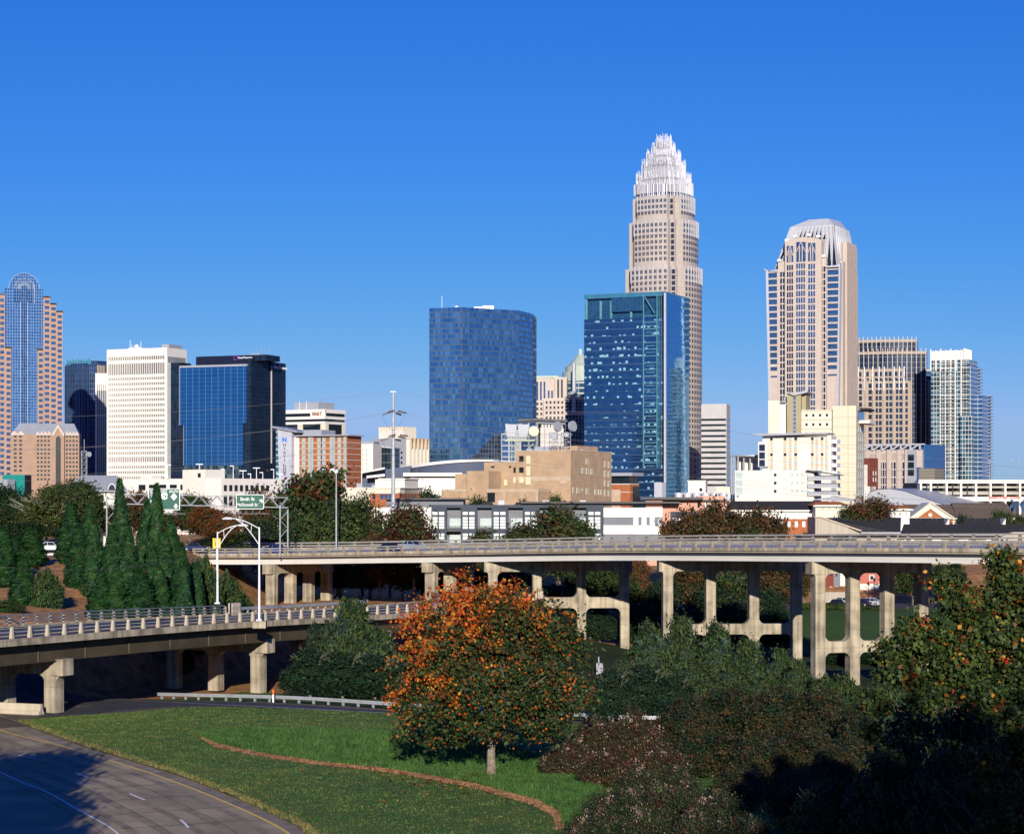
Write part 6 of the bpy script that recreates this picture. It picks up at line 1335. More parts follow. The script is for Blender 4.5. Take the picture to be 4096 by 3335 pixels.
# ---------- overhead sign gantry ----------
DG = 340; gz = 9.0; X0 = PX(1120, DG)
ga = empty('sign_gantry', (X0, DG, gz), 0, 'long steel truss gantry carrying two green signs over the highway', 'sign gantry')
def gx(px): return PX(px, DG)-X0
def gzz(py): return PZ(py, DG)-gz
for (pa, pb, ya, yb, lo) in ((427, 454, 1985, 1965, 2170), (1120, 1148, 2020, 2035, 2180)):
    mb = MB(); mb.tube((gx(pa), 0, gzz(lo)-2), (gx(pa), 0, gzz(ya)), .13, k=8); mb.tube((gx(pb), 1.2, gzz(lo)-2), (gx(pb), 1.2, gzz(yb)), .13, k=8)
    zz = gzz(2150)
    while zz < gzz(ya)-2: mb.tube((gx(pa), 0, zz), (gx(pb), 1.2, zz+1.5), .06, k=5); mb.tube((gx(pb), 1.2, zz+1.5), (gx(pa), 0, zz+3), .06, k=5); zz += 3
    mb.tube((gx(pa), 0, gzz(ya)-.4), (gx(pb), 1.2, gzz(ya)-.4), .08, k=5); mb.build('upright', M['galv'], ga)
mb = MB(); tl, tr = gx(440), gx(1150); zt0, zt1 = gzz(1974), gzz(1990); zb0, zb1 = gzz(2014), gzz(2030)
def tzz(x, a, c): return a+(c-a)*(x-tl)/(tr-tl)
for y in (0, 1.3):
    mb.tube((tl, y, zt0), (tr, y, zt1), .07, k=6); mb.tube((tl, y, zb0), (tr, y, zb1), .09, k=6)
    n = 20
    for i in range(n):
        xa, xb = tl+(tr-tl)*i/n, tl+(tr-tl)*(i+1)/n; a, c = (zt0, zt1), (zb0, zb1)
        if i % 2: a, c = c, a
        mb.tube((xa, y, tzz(xa, *a)), (xb, y, tzz(xb, *c)), .055, k=4)
for i in range(21): xa = tl+(tr-tl)*i/20; mb.tube((xa, 0, tzz(xa, zt0, zt1)), (xa, 1.3, tzz(xa, zt0, zt1)), .05, k=4)
for (a, c) in ((595, 745), (930, 1080)): mb.tube((gx(a), -.7, gzz(2054)+.0), (gx(c), -.7, gzz(2050)-.15), .04, k=4)
for p in (604, 640, 675, 708, 928, 958, 985, 1012, 1040): mb.tube((gx(p), -.05, gzz(2040)), (gx(p), -.7, gzz(2052)), .04, k=4)
mb.build('truss', M['galv'], ga)
def rrect(w, h, r, k=5):
    out = []
    for (cx_, cz_, a0) in ((w/2-r, -h/2+r, -90), (w/2-r, h/2-r, 0), (-w/2+r, h/2-r, 90), (-w/2+r, -h/2+r, 180)):
        for i in range(k+1): a = R(a0+90*i/k); out.append((cx_+r*math.cos(a), cz_+r*math.sin(a)))
    return out
def sign(px0, px1, py0, py1, label):
    w_, h_ = gx(px1)-gx(px0), gzz(py0)-gzz(py1)
    s = empty('green_road_sign', (PX((px0+px1)/2, DG), DG-.3, PZ((py0+py1)/2, DG)), 0, label, 'road sign')
    MB().xz(rrect(w_, h_, .3), -.02, .06).build('border', M['lett'], s); MB().xz(rrect(w_-.2, h_-.2, .25), -.05, .0).build('panel', M['green_sign'], s); return s, w_, h_
s1, w1, h1 = sign(595, 721, 1953, 2039, 'large green overhead sign with three route shields, partly behind a cypress tip')
k = w1/126
def sx(px): return (px-658)*k
def sz(py): return (1996-py)*k
yf = -.07
for (t, xa, xb, py) in (('SOUTH', 602, 637, 1964), ('WEST', 644, 671, 1964), ('SOUTH', 678, 714, 1965), ('INNER', 603, 632, 2005)): text(t, (xb-xa)*k, M['lett'], s1, (sx((xa+xb)/2), yf, sz(py)), FRONT, ext=.01, bold=.01, height=10*k)
def shape(poly, mat, y=yf, name='shield'): return MB().xz(poly, y, y+.02).build(name, mat, s1)
def shield(cx_, cz_, w_, h_): return [(cx_+w_*x, cz_+h_*z) for x, z in ((0, -.5), (.22, -.38), (.42, -.12), (.5, .12), (.46, .34), (.5, .5), (.25, .44), (0, .5), (-.25, .44), (-.5, .5), (-.46, .34), (-.5, .12), (-.42, -.12), (-.22, -.38))]
shape(shield(sx(620), sz(1984), 31*k, 27*k), M['lett']); shape(shield(sx(620), sz(1985), 28*k, 24*k), plain('shield_blue', (.01, .04, .38), .4), yf-.02)
shape([(sx(607), sz(1979)), (sx(633), sz(1979)), (sx(633.5), sz(1974)), (sx(620), sz(1975)), (sx(606.5), sz(1974))], M['red'], yf-.03)
text('277', 20*k, M['lett'], s1, (sx(620), yf-.05, sz(1986)), FRONT, ext=.01, bold=.008, height=10*k)
shape([(sx(659)+13*k*x, sz(1984)+14*k*z) for x, z in ((0, -1), (.5, -.85), (.95, -.6), (.8, -.1), (1, .35), (.75, .95), (.3, .85), (0, 1), (-.3, .85), (-.75, .95), (-1, .35), (-.8, -.1), (-.95, -.6), (-.5, -.85))], M['lett']); text('74', 16*k, M['blackp'], s1, (sx(659), yf-.02, sz(1985)), FRONT, ext=.01, bold=.01, height=15*k)
shape([(sx(697), sz(2001)), (sx(710), sz(1986)), (sx(697), sz(1971)), (sx(684), sz(1986))], M['lett']); text('16', 11*k, M['blackp'], s1, (sx(697), yf-.02, sz(1986)), FRONT, ext=.01, bold=.01, height=10*k)
for px in (610, 705): shape([(sx(px), sz(2034)), (sx(px+11), sz(2022)), (sx(px+4), sz(2025)), (sx(px+4), sz(2015)), (sx(px-4), sz(2015)), (sx(px-4), sz(2025)), (sx(px-11), sz(2022))], M['lett'], name='arrow')
s2, w2, h2 = sign(945, 1057, 1977, 2036, 'green overhead exit sign naming two streets with a slanting arrow')
k = w2/112
text('Sixth St', 58*k, M['lett'], s2, ((991-1001)*k, yf, (2006.5-1995)*k), FRONT, ext=.01, bold=.008); text('McDowell St', 84*k, M['lett'], s2, ((990-1001)*k, yf, (2006.5-2018)*k), FRONT, ext=.01, bold=.008)
mb = MB(); mb.beam((34*k, yf, -10*k), (46*k, yf, 4*k), 5*k, .02); mb.xz([(36*k, 1*k), (50*k, 10*k), (50*k, -6*k), (45*k, -1*k), (41*k, 6*k)][::-1] if 0 else [(50*k, 10*k), (36*k, 8*k), (50*k, -6*k)], yf-.01, yf+.01); mb.build('arrow', M['lett'], s2)
# ---------- big utility pole and cables ----------
DU = 400; up = empty('utility_pole', (PX(1573, DU), DU, 4), 0, 'very tall grey tubular utility pole with two tiers of brown insulators', 'utility pole')
def uz(py): return PZ(py, DU)-4
MB().tube((0, 0, 0), (.0, 0, uz(1565)), .58, .20, 12).tube((0, 0, uz(1780)), (0, 0, uz(1772)), .46, .46, 12).tube((0, 0, uz(1650)), (0, 0, uz(1642)), .34, .34, 12).build('pole', M['galv'], up)
mb = MB(); mb.box(-.6, .6, -.2, .2, uz(1568), uz(1565)); mb.build('top_bracket', M['galv'], up)
M['insul'] = plain('brown_insulator', (.075, .035, .02), .3, var=.1)
for (y0, y1, px0, px1) in ((1644, 1659, 1578, 1532), (1642, 1650, 1578, 1550), (1644, 1653, 1592, 1627), (1652, 1660, 1584, 1606), (1737, 1746, 1584, 1555), (1744, 1762, 1582, 1524), (1740, 1744, 1600, 1632), (1746, 1752, 1592, 1622), (1758, 1763, 1582, 1606)):
    a = Vector((PX(px0, DU)-PX(1573, DU), -.3, uz(y0))); c = Vector((PX(px1, DU)-PX(1573, DU), -.6, uz(y1))); mb = MB(); n = 10
    for i in range(n): p = a.lerp(c, (i+.3)/n); q = a.lerp(c, (i+.6)/n); mb.tube(p, q, .21, .21, 8)
    mb.tube(a, c, .05, k=5); mb.build('insulator', M['insul'], up)
mb = MB()
for yy in (1660, 1762):
    for s_ in (-1, 1): mb.path([(s_*2.3*(1-t), -.4, uz(yy)-3.0*math.sin(t*math.pi/2)*(1)) for t in [i/8 for i in range(9)]], .02, 4)
mb.build('jumper_wires', M['trimd'], up)
M['wire'] = plain('grey_cable', (.20, .20, .19), .6)
def cable(pts, label, r=.018, sag=0):
    W_ = [Vector((PX(px, D_), D_, PZ(py, D_))) for (px, py, D_) in pts]; o = W_[0]; L_ = []
    for i in range(len(W_)-1):
        for k_ in range(12): t = k_/12; p = W_[i].lerp(W_[i+1], t); p.z -= sag*4*t*(1-t); L_.append(tuple(p-o))
    L_.append(tuple(W_[-1]-o)); ob = MB().path(L_, r, 4).build('power_cable', M['wire'], None, tuple(o)); ob['label'] = label; ob['category'] = 'cable'; ob['group'] = 'power cables'; return ob
cable([(-60, 1672, 410), (1573, 1566, 400)], 'topmost power cable running left from the utility pole tip', sag=1.2)
cable([(-60, 1800, 410), (1540, 1658, 400)], 'power cable from the upper insulators crossing the white grid tower', sag=1.5)
cable([(-60, 1805, 412), (1550, 1650, 400)], 'power cable just behind the one crossing the white grid tower', sag=1.6)
cable([(-60, 1900, 410), (1530, 1762, 400)], 'lower power cable left of the pole passing below the navy block', sag=2.0)
cable([(-60, 1925, 412), (1524, 1758, 400)], 'lowest left power cable passing over the civic hall roof', sag=2.0)
cable([(1576, 1566, 400), (2500, 1650, 380), (4200, 1880, 340)], 'topmost power cable running right from the utility pole tip', sag=1.0)
cable([(1628, 1652, 400), (2600, 1780, 380), (4200, 1905, 340)], 'upper power cable crossing the faceted tower to the right', sag=1.2)
cable([(1606, 1660, 400), (2600, 1800, 382), (4200, 1950, 342)], 'second power cable crossing the faceted tower to the right', sag=1.2)
cable([(1632, 1744, 400), (2600, 1880, 380), (4200, 2010, 340)], 'lower power cable crossing the tan brick building', sag=1.6)
cable([(1622, 1752, 400), (2600, 1895, 382), (4200, 2030, 342)], 'lowest power cable crossing the tan brick building', sag=1.7)
M['wire'] = M['trimd']
cable([(-50, 2255, 200), (420, 2275, 205), (880, 2190, 215), (1200, 2090, 235)], 'dark cable slung across the cypress trees', r=.03, sag=.4)
# ---------- cars ----------
M['glassc'] = plain('car_glass', (.012, .015, .02), .08, .2, var=.1, spec=.8)
M['tail'] = plain('tail_lamp', (.35, .01, .01), .3); M['rim'] = plain('wheel_rim', (.45, .45, .47), .35, .6)
def car(x, y, z, ang, col, label, L_=4.7, H_=1.45, W_=1.8, group=None, rough=.25):
    r = empty('parked_car' if group == 'cars in the car park' else 'car', (x, y, z), ang, label, 'car', group); k = H_/1.45; h = L_/2
    pb = plain('car_paint', col, rough, .2, var=.02, spec=.7)
    lo = [(-h, .32), (-h+.05, .62), (-h+.35, .86*k), (-h+1.0, .93*k), (h-1.3, .90*k), (h-.25, .74*k), (h, .55), (h-.02, .30), (h-.45, .2), (-h+.4, .2)]
    def ext(mb, pf, w0, w1, zmax, ins):
        P = []; n = len(pf)
        for s_ in (-1, 1): P.append([(p[0], s_*(w0/2-(ins*max(0, (p[1]-.55)/(zmax-.55)))), p[1]) for p in pf])
        for i in range(n): j = (i+1) % n; mb.face([P[0][i], P[0][j], P[1][j], P[1][i]][::-1])
        mb.face(P[0][::-1] if 0 else P[0]); mb.face(P[1][::-1])
    mb = MB(); ext(mb, lo, W_, W_, .95*k, .06); mb.build('body', pb, r)
    cab = [(-h+.75, .88*k), (-h+1.35, 1.36*k), (-h+1.7, H_), (.35, H_), (.75, 1.36*k), (h-1.35, .88*k)]
    mb = MB(); ext(mb, cab, W_-.1, W_, H_, .22); mb.build('windows', M['glassc'], r)
    mb = MB(); mb.box(-h+1.5, .55, -W_/2+.25, W_/2-.25, H_-.05, H_+.012)
    for s_ in (-1, 1):
        for (a, c) in (((-h+.72, .9*k), (-h+1.5, H_)), ((.5, H_), (h-1.3, .9*k)), ((-.35, .9*k), (-.45, H_))): mb.beam((a[0], s_*(W_/2-.09), a[1]), (c[0], s_*(W_/2-.25), c[1]), .09, .07)
    mb.build('roof', pb, r)
    for sx_ in (-h+.85, h-.9):
        for s_ in (-1, 1):
            w_ = MB().tube((sx_, s_*(W_/2-.2), .33), (sx_, s_*(W_/2+.01), .33), .33, k=16).build('wheel', M['black'], r); MB().tube((sx_, s_*(W_/2), .33), (sx_, s_*(W_/2+.03), .33), .2, k=12).build('rim', M['rim'], w_)
    for s_ in (-1, 1): MB().box(-h-.01, -h+.12, s_*(W_/2-.42), s_*(W_/2-.05), .62, .80).build('tail_light', M['tail'], r); MB().box(h-.22, h+.01, s_*(W_/2-.45), s_*(W_/2-.08), .55, .70).build('headlight', M['winw'], r)
    return r
g_ = 'cars driving on the highway'
for (px, off, col, lab, hh, ang) in ((1118, 4.2, (.035, .085, .30), 'blue car on the viaduct near its left end', 1.5, 0), (1565, 4.2, (.012, .018, .06), 'dark navy car on the viaduct, in front of the red topped tree', 1.45, 0), (1630, 12.5, (.30, .34, .40), 'pale blue grey car in the far lane right of the navy car', 1.35, 0)):
    best = min(range(120), key=lambda i: abs((RB.p[i].x+RB.n[i].x*off)/(RB.p[i].y+RB.n[i].y*off)*F+CX-px)); p = RB.p[best]+RB.n[best]*off; n_ = RB.n[best]
    car(p.x, p.y, p.z-.2+RBk*off, math.atan2(n_.y, n_.x)-math.pi/2, col, lab, H_=hh, group=g_)
car(PX(785, 356), 356, hgt(PX(785, 356), 356)+.05, -.15, (.015, .025, .08), 'dark blue saloon car just left of the viaduct railing', group=g_)
car(PX(203, 345), 345, hgt(PX(203, 345), 345)+.05, .0, (.62, .62, .64), 'white car passing between the cypress trees on the highway', H_=1.5, group=g_)
g_ = 'cars in the car park'
for (px, D_, col, lab, ang) in ((3478, 376, (.50, .52, .55), 'silver car parked under the viaduct between the columns', 2.6), (3436, 374, (.02, .02, .025), 'dark car with red tail lamp parked left of the silver car', 2.6), (3345, 371, (.012, .012, .015), 'black car parked behind the clipped hedge', 2.75), (3365, 378, (.6, .6, .6), 'white car parked behind the black car', 2.7), (3520, 380, (.02, .02, .022), 'black car parked right of the silver car', 2.6)):
    car(PX(px, D_), D_, hgt(PX(px, D_), D_)+.03, ang, col, lab, group=g_)
# ---------- small street furniture ----------
for (px, py, lab) in ((3490, 2315, 'tall black lantern lamp before the red townhouse'), (3483, 2330, 'second black lantern lamp just left of the tall one')):
    D_ = 390; zb = hgt(PX(px, D_), D_); r = empty('lantern_lamp', (PX(px, D_)+(.35 if py == 2315 else -.5), D_, zb), 0, lab, 'street lamp', 'lantern lamps by the townhouses'); h_ = PZ(py, D_)-zb
    MB().tube((0, 0, 0), (0, 0, h_-.5), .07, .05, 8).build('pole', M['black'], r); MB().prism([(-.12, -.12), (.12, -.12), (.12, .12), (-.12, .12)], h_-.5, h_-.05, top=[(-.2, -.2), (.2, -.2), (.2, .2), (-.2, .2)]).prism([(-.2, -.2), (.2, -.2), (.2, .2), (-.2, .2)], h_-.04, h_+.2, top=[(-.03, -.03), (.03, -.03), (.03, .03), (-.03, .03)]).build('lantern', M['black'], r)
x_, y_ = G(1093, 2808); r = empty('marker_post', (x_, y_, 0), 0, 'thin white post with orange top behind the guardrail', 'marker post'); MB().box(-.07, .07, -.04, .04, 0, .75).build('post', M['lett'], r); MB().box(-.075, .075, -.045, .045, .75, 1.25).build('orange_band', plain('orange_plastic', (.8, .12, .02), .5), r)
x_, y_ = G(1735, 2875); r = empty('road_sign', (x_, y_, 0), 0, 'grey backed road sign on a thin post seen through the orange tree', 'road sign'); MB().tube((0, 0, 0), (0, 0, 3.6), .05).build('post', M['galv'], r); MB().box(-.45, .45, -.03, .01, 2.5, 3.7).build('plate', M['galv'], r)
x_, D_ = PX(2398, 255), 255; r = empty('utility_cabinet', (x_, D_, hgt(x_, D_)), 0, 'small silver cabinet with a stub mast on the grass between bridge columns', 'cabinet'); MB().box(-.42, .42, -.3, .3, 0, 1.5).build('cabinet', M['grey'], r); MB().tube((-.1, 0, 1.5), (-.1, 0, 2.3), .1).build('mast', M['galv'], r)
for (px, y, lab) in ((3958, 1845, 'rooftop lamp mast of the right parking garage, leftmost'), (4046, 1842, 'rooftop lamp mast of the right parking garage, tallest middle one'), (4074, 1848, 'rooftop lamp mast of the right parking garage, rightmost with cross arm')):
    D_ = 530; zb = PZ(1921, 520); r = empty('rooftop_lamp', (PX(px, D_), D_, zb), 0, lab, 'street lamp', 'lamps on the right parking garage'); h_ = PZ(y, D_)-zb
    MB().tube((0, 0, 0), (0, 0, h_), .08, .06, 6).build('pole', M['grey'], r); MB().box(-.4, .4, -.15, .15, h_, h_+.18).build('lamp_head', M['grey'], r)
# timber fence and hedge by the townhouses
fn = empty('timber_fence', (PX(3340, 384), 384, hgt(PX(3340, 384), 384)), 0, 'grey board fence behind the parked cars', 'fence'); MB().box(-2.2, 4.2, 0, .1, 0, 2.2).build('boards', M['shed'], fn)
# ---------- foliage ----------
def leafmat(name, col, var=.25, tr=.25, rough=.6, scale=1.2, spec=.25):
    m, t, b, N, L = _mat(name); b.inputs['Roughness'].default_value = rough; b.inputs['Specular IOR Level'].default_value = spec
    tc = N.new('ShaderNodeTexCoord'); nz = N.new('ShaderNodeTexNoise'); nz.inputs['Scale'].default_value = scale; nz.inputs['Detail'].default_value = 3; L.new(tc.outputs['Object'], nz.inputs[0])
    rp = N.new('ShaderNodeValToRGB'); e = rp.color_ramp.elements; e[0].position = .35; e[1].position = .65
    e[0].color = (*[c*(1-var) for c in col], 1); e[1].color = (*[c*(1+var) for c in col], 1); L.new(nz.outputs[0], rp.inputs[0]); L.new(rp.outputs[0], b.inputs['Base Color'])
    if tr:
        tl = N.new('ShaderNodeBsdfTranslucent'); L.new(rp.outputs[0], tl.inputs[0]); mx = N.new('ShaderNodeMixShader'); mx.inputs[0].default_value = tr
        o = N['Material Output']; L.new(b.outputs[0], mx.inputs[1]); L.new(tl.outputs[0], mx.inputs[2]); L.new(mx.outputs[0], o.inputs[0])
    return m
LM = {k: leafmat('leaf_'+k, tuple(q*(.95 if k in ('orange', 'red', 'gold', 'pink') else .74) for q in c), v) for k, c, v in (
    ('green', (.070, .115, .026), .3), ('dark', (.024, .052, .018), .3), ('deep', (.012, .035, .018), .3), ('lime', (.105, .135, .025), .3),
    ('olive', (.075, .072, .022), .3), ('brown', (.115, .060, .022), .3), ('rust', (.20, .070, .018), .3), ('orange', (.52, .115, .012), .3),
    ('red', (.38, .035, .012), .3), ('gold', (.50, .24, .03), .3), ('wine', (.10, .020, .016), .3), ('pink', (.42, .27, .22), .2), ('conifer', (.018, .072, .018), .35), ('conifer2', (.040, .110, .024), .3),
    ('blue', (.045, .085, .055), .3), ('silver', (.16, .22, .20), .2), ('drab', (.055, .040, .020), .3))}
def leafmesh(name, C, nrm_c, size, mats, idx, rng, aspect=1.6, up=0.0, jit=.9):
    """C: leaf centres (n,3); nrm_c: outward directions; one four-sided leaf each."""
    n = len(C); N_ = nrm_c+rng.normal(0, jit, (n, 3)); N_[:, 2] += up; N_ /= np.linalg.norm(N_, axis=1)[:, None]+1e-9
    A = rng.normal(0, 1, (n, 3)); U_ = np.cross(N_, A); U_ /= np.linalg.norm(U_, axis=1)[:, None]+1e-9; V_ = np.cross(N_, U_)
    s = size*(.45+1.15*rng.random(n)**1.4)[:, None]; a = s*aspect/2; b = s/2
    P = np.stack([C-U_*a, C-V_*b+U_*a*.1, C+U_*a, C+V_*b+U_*a*.1], 1).reshape(-1, 3)
    me = bpy.data.meshes.new(name); me.vertices.add(n*4); me.vertices.foreach_set('co', P.astype(np.float32).ravel())
    me.loops.add(n*4); me.loops.foreach_set('vertex_index', np.arange(n*4, dtype=np.int32)); me.polygons.add(n)
    me.polygons.foreach_set('loop_start', np.arange(0, n*4, 4, dtype=np.int32)); me.polygons.foreach_set('loop_total', np.full(n, 4, dtype=np.int32))
    for m in mats: me.materials.append(LM[m])
    me.polygons.foreach_set('material_index', idx.astype(np.int32)); me.update(); me.validate(); return me
def crown(name, blobs, n, size, mats, wts, seed, clump=.55, per=45, zmix=None, inner=.35, up=.3, spots=None, aspect=1.6):
    """Leaves gathered in clumps spread through the shells of several ellipsoids."""
    rng = np.random.default_rng(seed); B = np.array(blobs, float); vol = B[:, 3]*B[:, 4]+B[:, 3]*B[:, 5]+B[:, 4]*B[:, 5]
    nc = max(4, n//per); bi = rng.choice(len(B), nc, p=vol/vol.sum()); d = rng.normal(0, 1, (nc, 3)); d /= np.linalg.norm(d, axis=1)[:, None]
    rad = 1-np.abs(rng.normal(0, inner, nc)); rad = np.clip(rad, .15, 1.03)
    cc = B[bi, :3]+d*B[bi, 3:]*rad[:, None]; ci = rng.choice(nc, n); cs = clump*(.5+rng.random(nc))
    C = cc[ci]+rng.normal(0, 1, (n, 3))*cs[ci][:, None]*np.array([1, 1, .7])
    w = np.array(wts, float); w /= w.sum(); cm = rng.choice(len(mats), nc, p=w)
    if zmix is not None: cm = zmix(cc, cm, rng)
    idx = cm[ci]; j = rng.random(n) < .3; idx = np.where(j, rng.choice(len(mats), n, p=w), idx)
    if spots is not None: idx = spots(C, idx, rng)
    return leafmesh(name, C, d[ci], size, mats, idx, rng, up=up, aspect=aspect)
def trunkmesh(h, r, spread, n=7, seed=0, lean=0, start=.35, mat=None, nm='trunk', sub=2):
    rnd = random.Random(seed); mb = MB(); top = Vector((lean*h, 0, h*.75)); pts = [Vector((0, 0, -.6)), Vector((0, 0, .25)), Vector((rnd.uniform(-.1, .1)*h*.1, 0, h*start)), top]
    mb.path([tuple(p) for p in pts], [r*1.5, r, r*.8, r*.2], 9)
    for i in range(n):
        t = start+.5*(i/n); p = pts[2].lerp(top, max(0, (t-start)/(1-start))); a = i*2.4+rnd.random(); L_ = spread*(.65+.4*rnd.random())*(1-.3*i/n)
        q = p+Vector((math.cos(a)*L_*.5, math.sin(a)*L_*.5, L_*.40)); e = q+Vector((math.cos(a)*L_*.5, math.sin(a)*L_*.5, L_*.32))
        mb.path([tuple(p), tuple(q), tuple(e)], [r*.42, r*.26, r*.07], 6)
        for k in range(sub):
            b_ = a+rnd.uniform(-1, 1); s_ = q+Vector((math.cos(b_)*L_*.42, math.sin(b_)*L_*.42, L_*rnd.uniform(.1, .5))); mb.path([tuple(q), tuple(s_)], [r*.2, r*.05], 5)
    return mb.mesh(nm, mat or M['bark'], uv=False)
def plant(name, label, cat, x, y, z, cm, tm, sc_=(1, 1, 1), rz=0, group=None):
    r = empty(name, (x, y, z), rz, label, cat, group); r.scale = sc_; link('crown', cm, r)
    if tm: link('trunk', tm, r)
    return r
# shared crown shapes (10 m tall trees)
def tree_blobs(seed, w=3.6, h=10, base=2.2, n=9):
    r = random.Random(seed); out = [(0, 0, base+(h-base)*.5, w*.75, w*.75, (h-base)*.48)]
    for i in range(n): a = r.random()*6.28; rr = w*.62*r.random()**.5; z = base+(h-base)*(.2+.65*r.random()); s = w*(.38+.2*r.random()); out.append((rr*math.cos(a), rr*math.sin(a), z, s, s, s*.8))
    return out
CR = {}
def mk(key, seed, mats, wts, n=21000, size=.21, w=3.8, **k): CR[key] = crown('crown', tree_blobs(seed, w), n, size, mats, wts, seed, **k)
mk('green', 1, ['green', 'dark', 'lime', 'olive'], [5, 4, .8, 1.5]); mk('green2', 2, ['green', 'dark', 'deep', 'rust'], [4, 5, 2, .5])
mk('redtop', 3, ['green', 'dark', 'wine', 'rust'], [4, 3, 0, 0], zmix=lambda cc, cm, r: np.where((cc[:, 2] > 7.6) & (r.random(len(cm)) < .6), np.where(r.random(len(cm)) < .5, 2, 3), cm))
mk('brown', 4, ['olive', 'brown', 'rust', 'dark', 'drab'], [3, 4, 2, 2, 2]); mk('rust', 5, ['rust', 'brown', 'olive', 'orange'], [5, 3, 2, .5]); mk('wine', 6, ['wine', 'dark', 'green', 'brown'], [4, 3, 2, 1])
mk('olive', 7, ['olive', 'green', 'brown', 'dark'], [5, 3, 2, 3]); mk('sparse', 8, ['lime', 'olive', 'green'], [4, 3, 2], n=8000, clump=.7); mk('dark', 9, ['dark', 'deep', 'green'], [4, 4, 1.5])
TK = [trunkmesh(9, .26, 4.2, seed=i) for i in range(3)]; TK.append(trunkmesh(10, .22, 5.5, n=10, seed=9, sub=4, mat=plain('pale_bark', (.36, .32, .26), .9, var=.3, scale=2)))
def tree(px, py_top, D, key, wpx, label, cat='tree', name='broadleaf_tree', group=None, z=None, tk=0, rz=None):
    x = PX(px, D); zb = hgt(x, D)-.1 if z is None else z; h = PZ(py_top, D)-zb; wd = wpx/F*D/2/4.0; s = h/10.2
    return plant(name, label, cat, x, D, zb, CR[key], TK[tk], (wd, wd, s), rz if rz is not None else (px*.37 % 6.28), group)
T = tree
# far left wood behind the highway
g_ = 'broadleaf trees behind the highway on the left'
for (px, yt, D, key, w, lab, tk) in ((25, 1925, 372, 'dark', 230, 'dark broadleaf tree at the extreme left below the teal box', 0), (-60, 2010, 350, 'green2', 220, 'green tree cut by the left frame edge above the slope', 1), (130, 1990, 366, 'green', 210, 'yellowish green tree left of the bare limbed tree', 1), (290, 1905, 374, 'green2', 250, 'tall dark green tree before the gabled hotel', 2), (345, 1930, 368, 'green', 200, 'fresh green tree before the grey civic hall roof', 0), (100, 2080, 352, 'dark', 200, 'low dark tree below the bare limbed tree', 1),
        (290, 2090, 352, 'green2', 200, 'low dark green tree behind the white car', 0), (455, 2020, 372, 'olive', 150, 'olive tree behind the left gantry upright', 1), (540, 1960, 376, 'brown', 170, 'brownish tree before the pale garage left of the green sign', 2), (655, 2040, 374, 'brown', 150, 'brown tree below the large green sign', 0), (760, 1975, 378, 'green', 170, 'green tree before the pale garage right of the large sign', 1)):
    T(px, yt, D, key, w, lab, group=g_, tk=tk)
T(187, 1945, 356, 'sparse', 270, 'bare limbed pale tree with thin yellow green leaves on the left', name='bare_limbed_tree', tk=3)
for (px, yt, D, key, w, lab, tk) in ((838, 2030, 372, 'rust', 190, 'rust orange tree left of the exit sign', 0), (905, 2055, 368, 'rust', 150, 'second rust brown tree under the exit sign', 2), (850, 2150, 366, 'green', 210, 'low green tree under the rust trees', 1), (960, 2120, 368, 'green2', 220, 'low dark green tree behind the white street lamps', 2), (1040, 1950, 380, 'brown', 180, 'brownish tree before the brick hotel left edge', 0), (1060, 2060, 372, 'dark', 200, 'dark tree behind the right gantry upright', 1),
        (1250, 1868, 376, 'redtop', 370, 'big green tree with red top in front of the brick hotel', 0), (1180, 2030, 370, 'green2', 230, 'dark green tree under the left side of the big red topped tree', 2), (1360, 2000, 368, 'green', 250, 'green tree under the right side of the big red topped tree', 1), (1450, 1965, 374, 'olive', 190, 'olive brown tree left of the utility pole', 2), (1560, 2080, 368, 'green', 180, 'green tree at the foot of the utility pole', 0),
        (1655, 2000, 356, 'wine', 240, 'rounded tree with wine red top right of the utility pole', 1), (1520, 2130, 358, 'brown', 160, 'low brown tree above the viaduct railing left of the wine red tree', 0), (1725, 1938, 464, 'dark', 140, 'dark green tree before the arena', 1), (1830, 1985, 460, 'dark', 70, 'left small dark tree before the tan brick building', 0), (1925, 1972, 458, 'dark', 130, 'dark tree before the stair block of the tan brick building', 2), (2085, 1992, 458, 'brown', 75, 'small brown tree before the front wing of the tan building', 1), (2232, 1978, 462, 'green', 80, 'small green tree before the tan building corner', 0),
        (2235, 2012, 372, 'olive', 330, 'large green tree with orange tips before the slate apartments', 2), (2090, 2085, 366, 'olive', 270, 'olive tree left of the large tree before the slate apartments', 1), (1930, 2115, 364, 'olive', 200, 'low olive tree before the slate balconies', 0), (2300, 2060, 368, 'green2', 160, 'darker tree right of the large one before the slate apartments', 1),
        (2745, 2030, 376, 'brown', 220, 'brown green tree before the salmon apartments', 1), (2890, 1996, 380, 'brown', 240, 'tallest brown green tree before the black roof terrace', 2), (3060, 2020, 376, 'brown', 220, 'brown green tree right of the tallest one by the brick storey', 0), (2990, 2080, 372, 'olive', 170, 'lower thin tree between the two brown trees', 3), (3460, 1985, 462, 'brown', 240, 'dark brown tree before the cream slab tower', 0), (3400, 2020, 460, 'green2', 150, 'green tree on the left side of the dark brown tree', 1),
        (3860, 2048, 466, 'dark', 95, 'rounded dark tree right of the brick gable', 1), (4000, 2040, 466, 'green', 110, 'green tree at the brown roof under the garage letters', 2), (4075, 2052, 465, 'olive', 100, 'olive tree at the right frame edge above the shed', 0), (3920, 2065, 464, 'green2', 60, 'small tree between the rounded dark tree and green tree', 0)):
    T(px, yt, D, key, w, lab, tk=tk, group='broadleaf trees in front of the buildings')
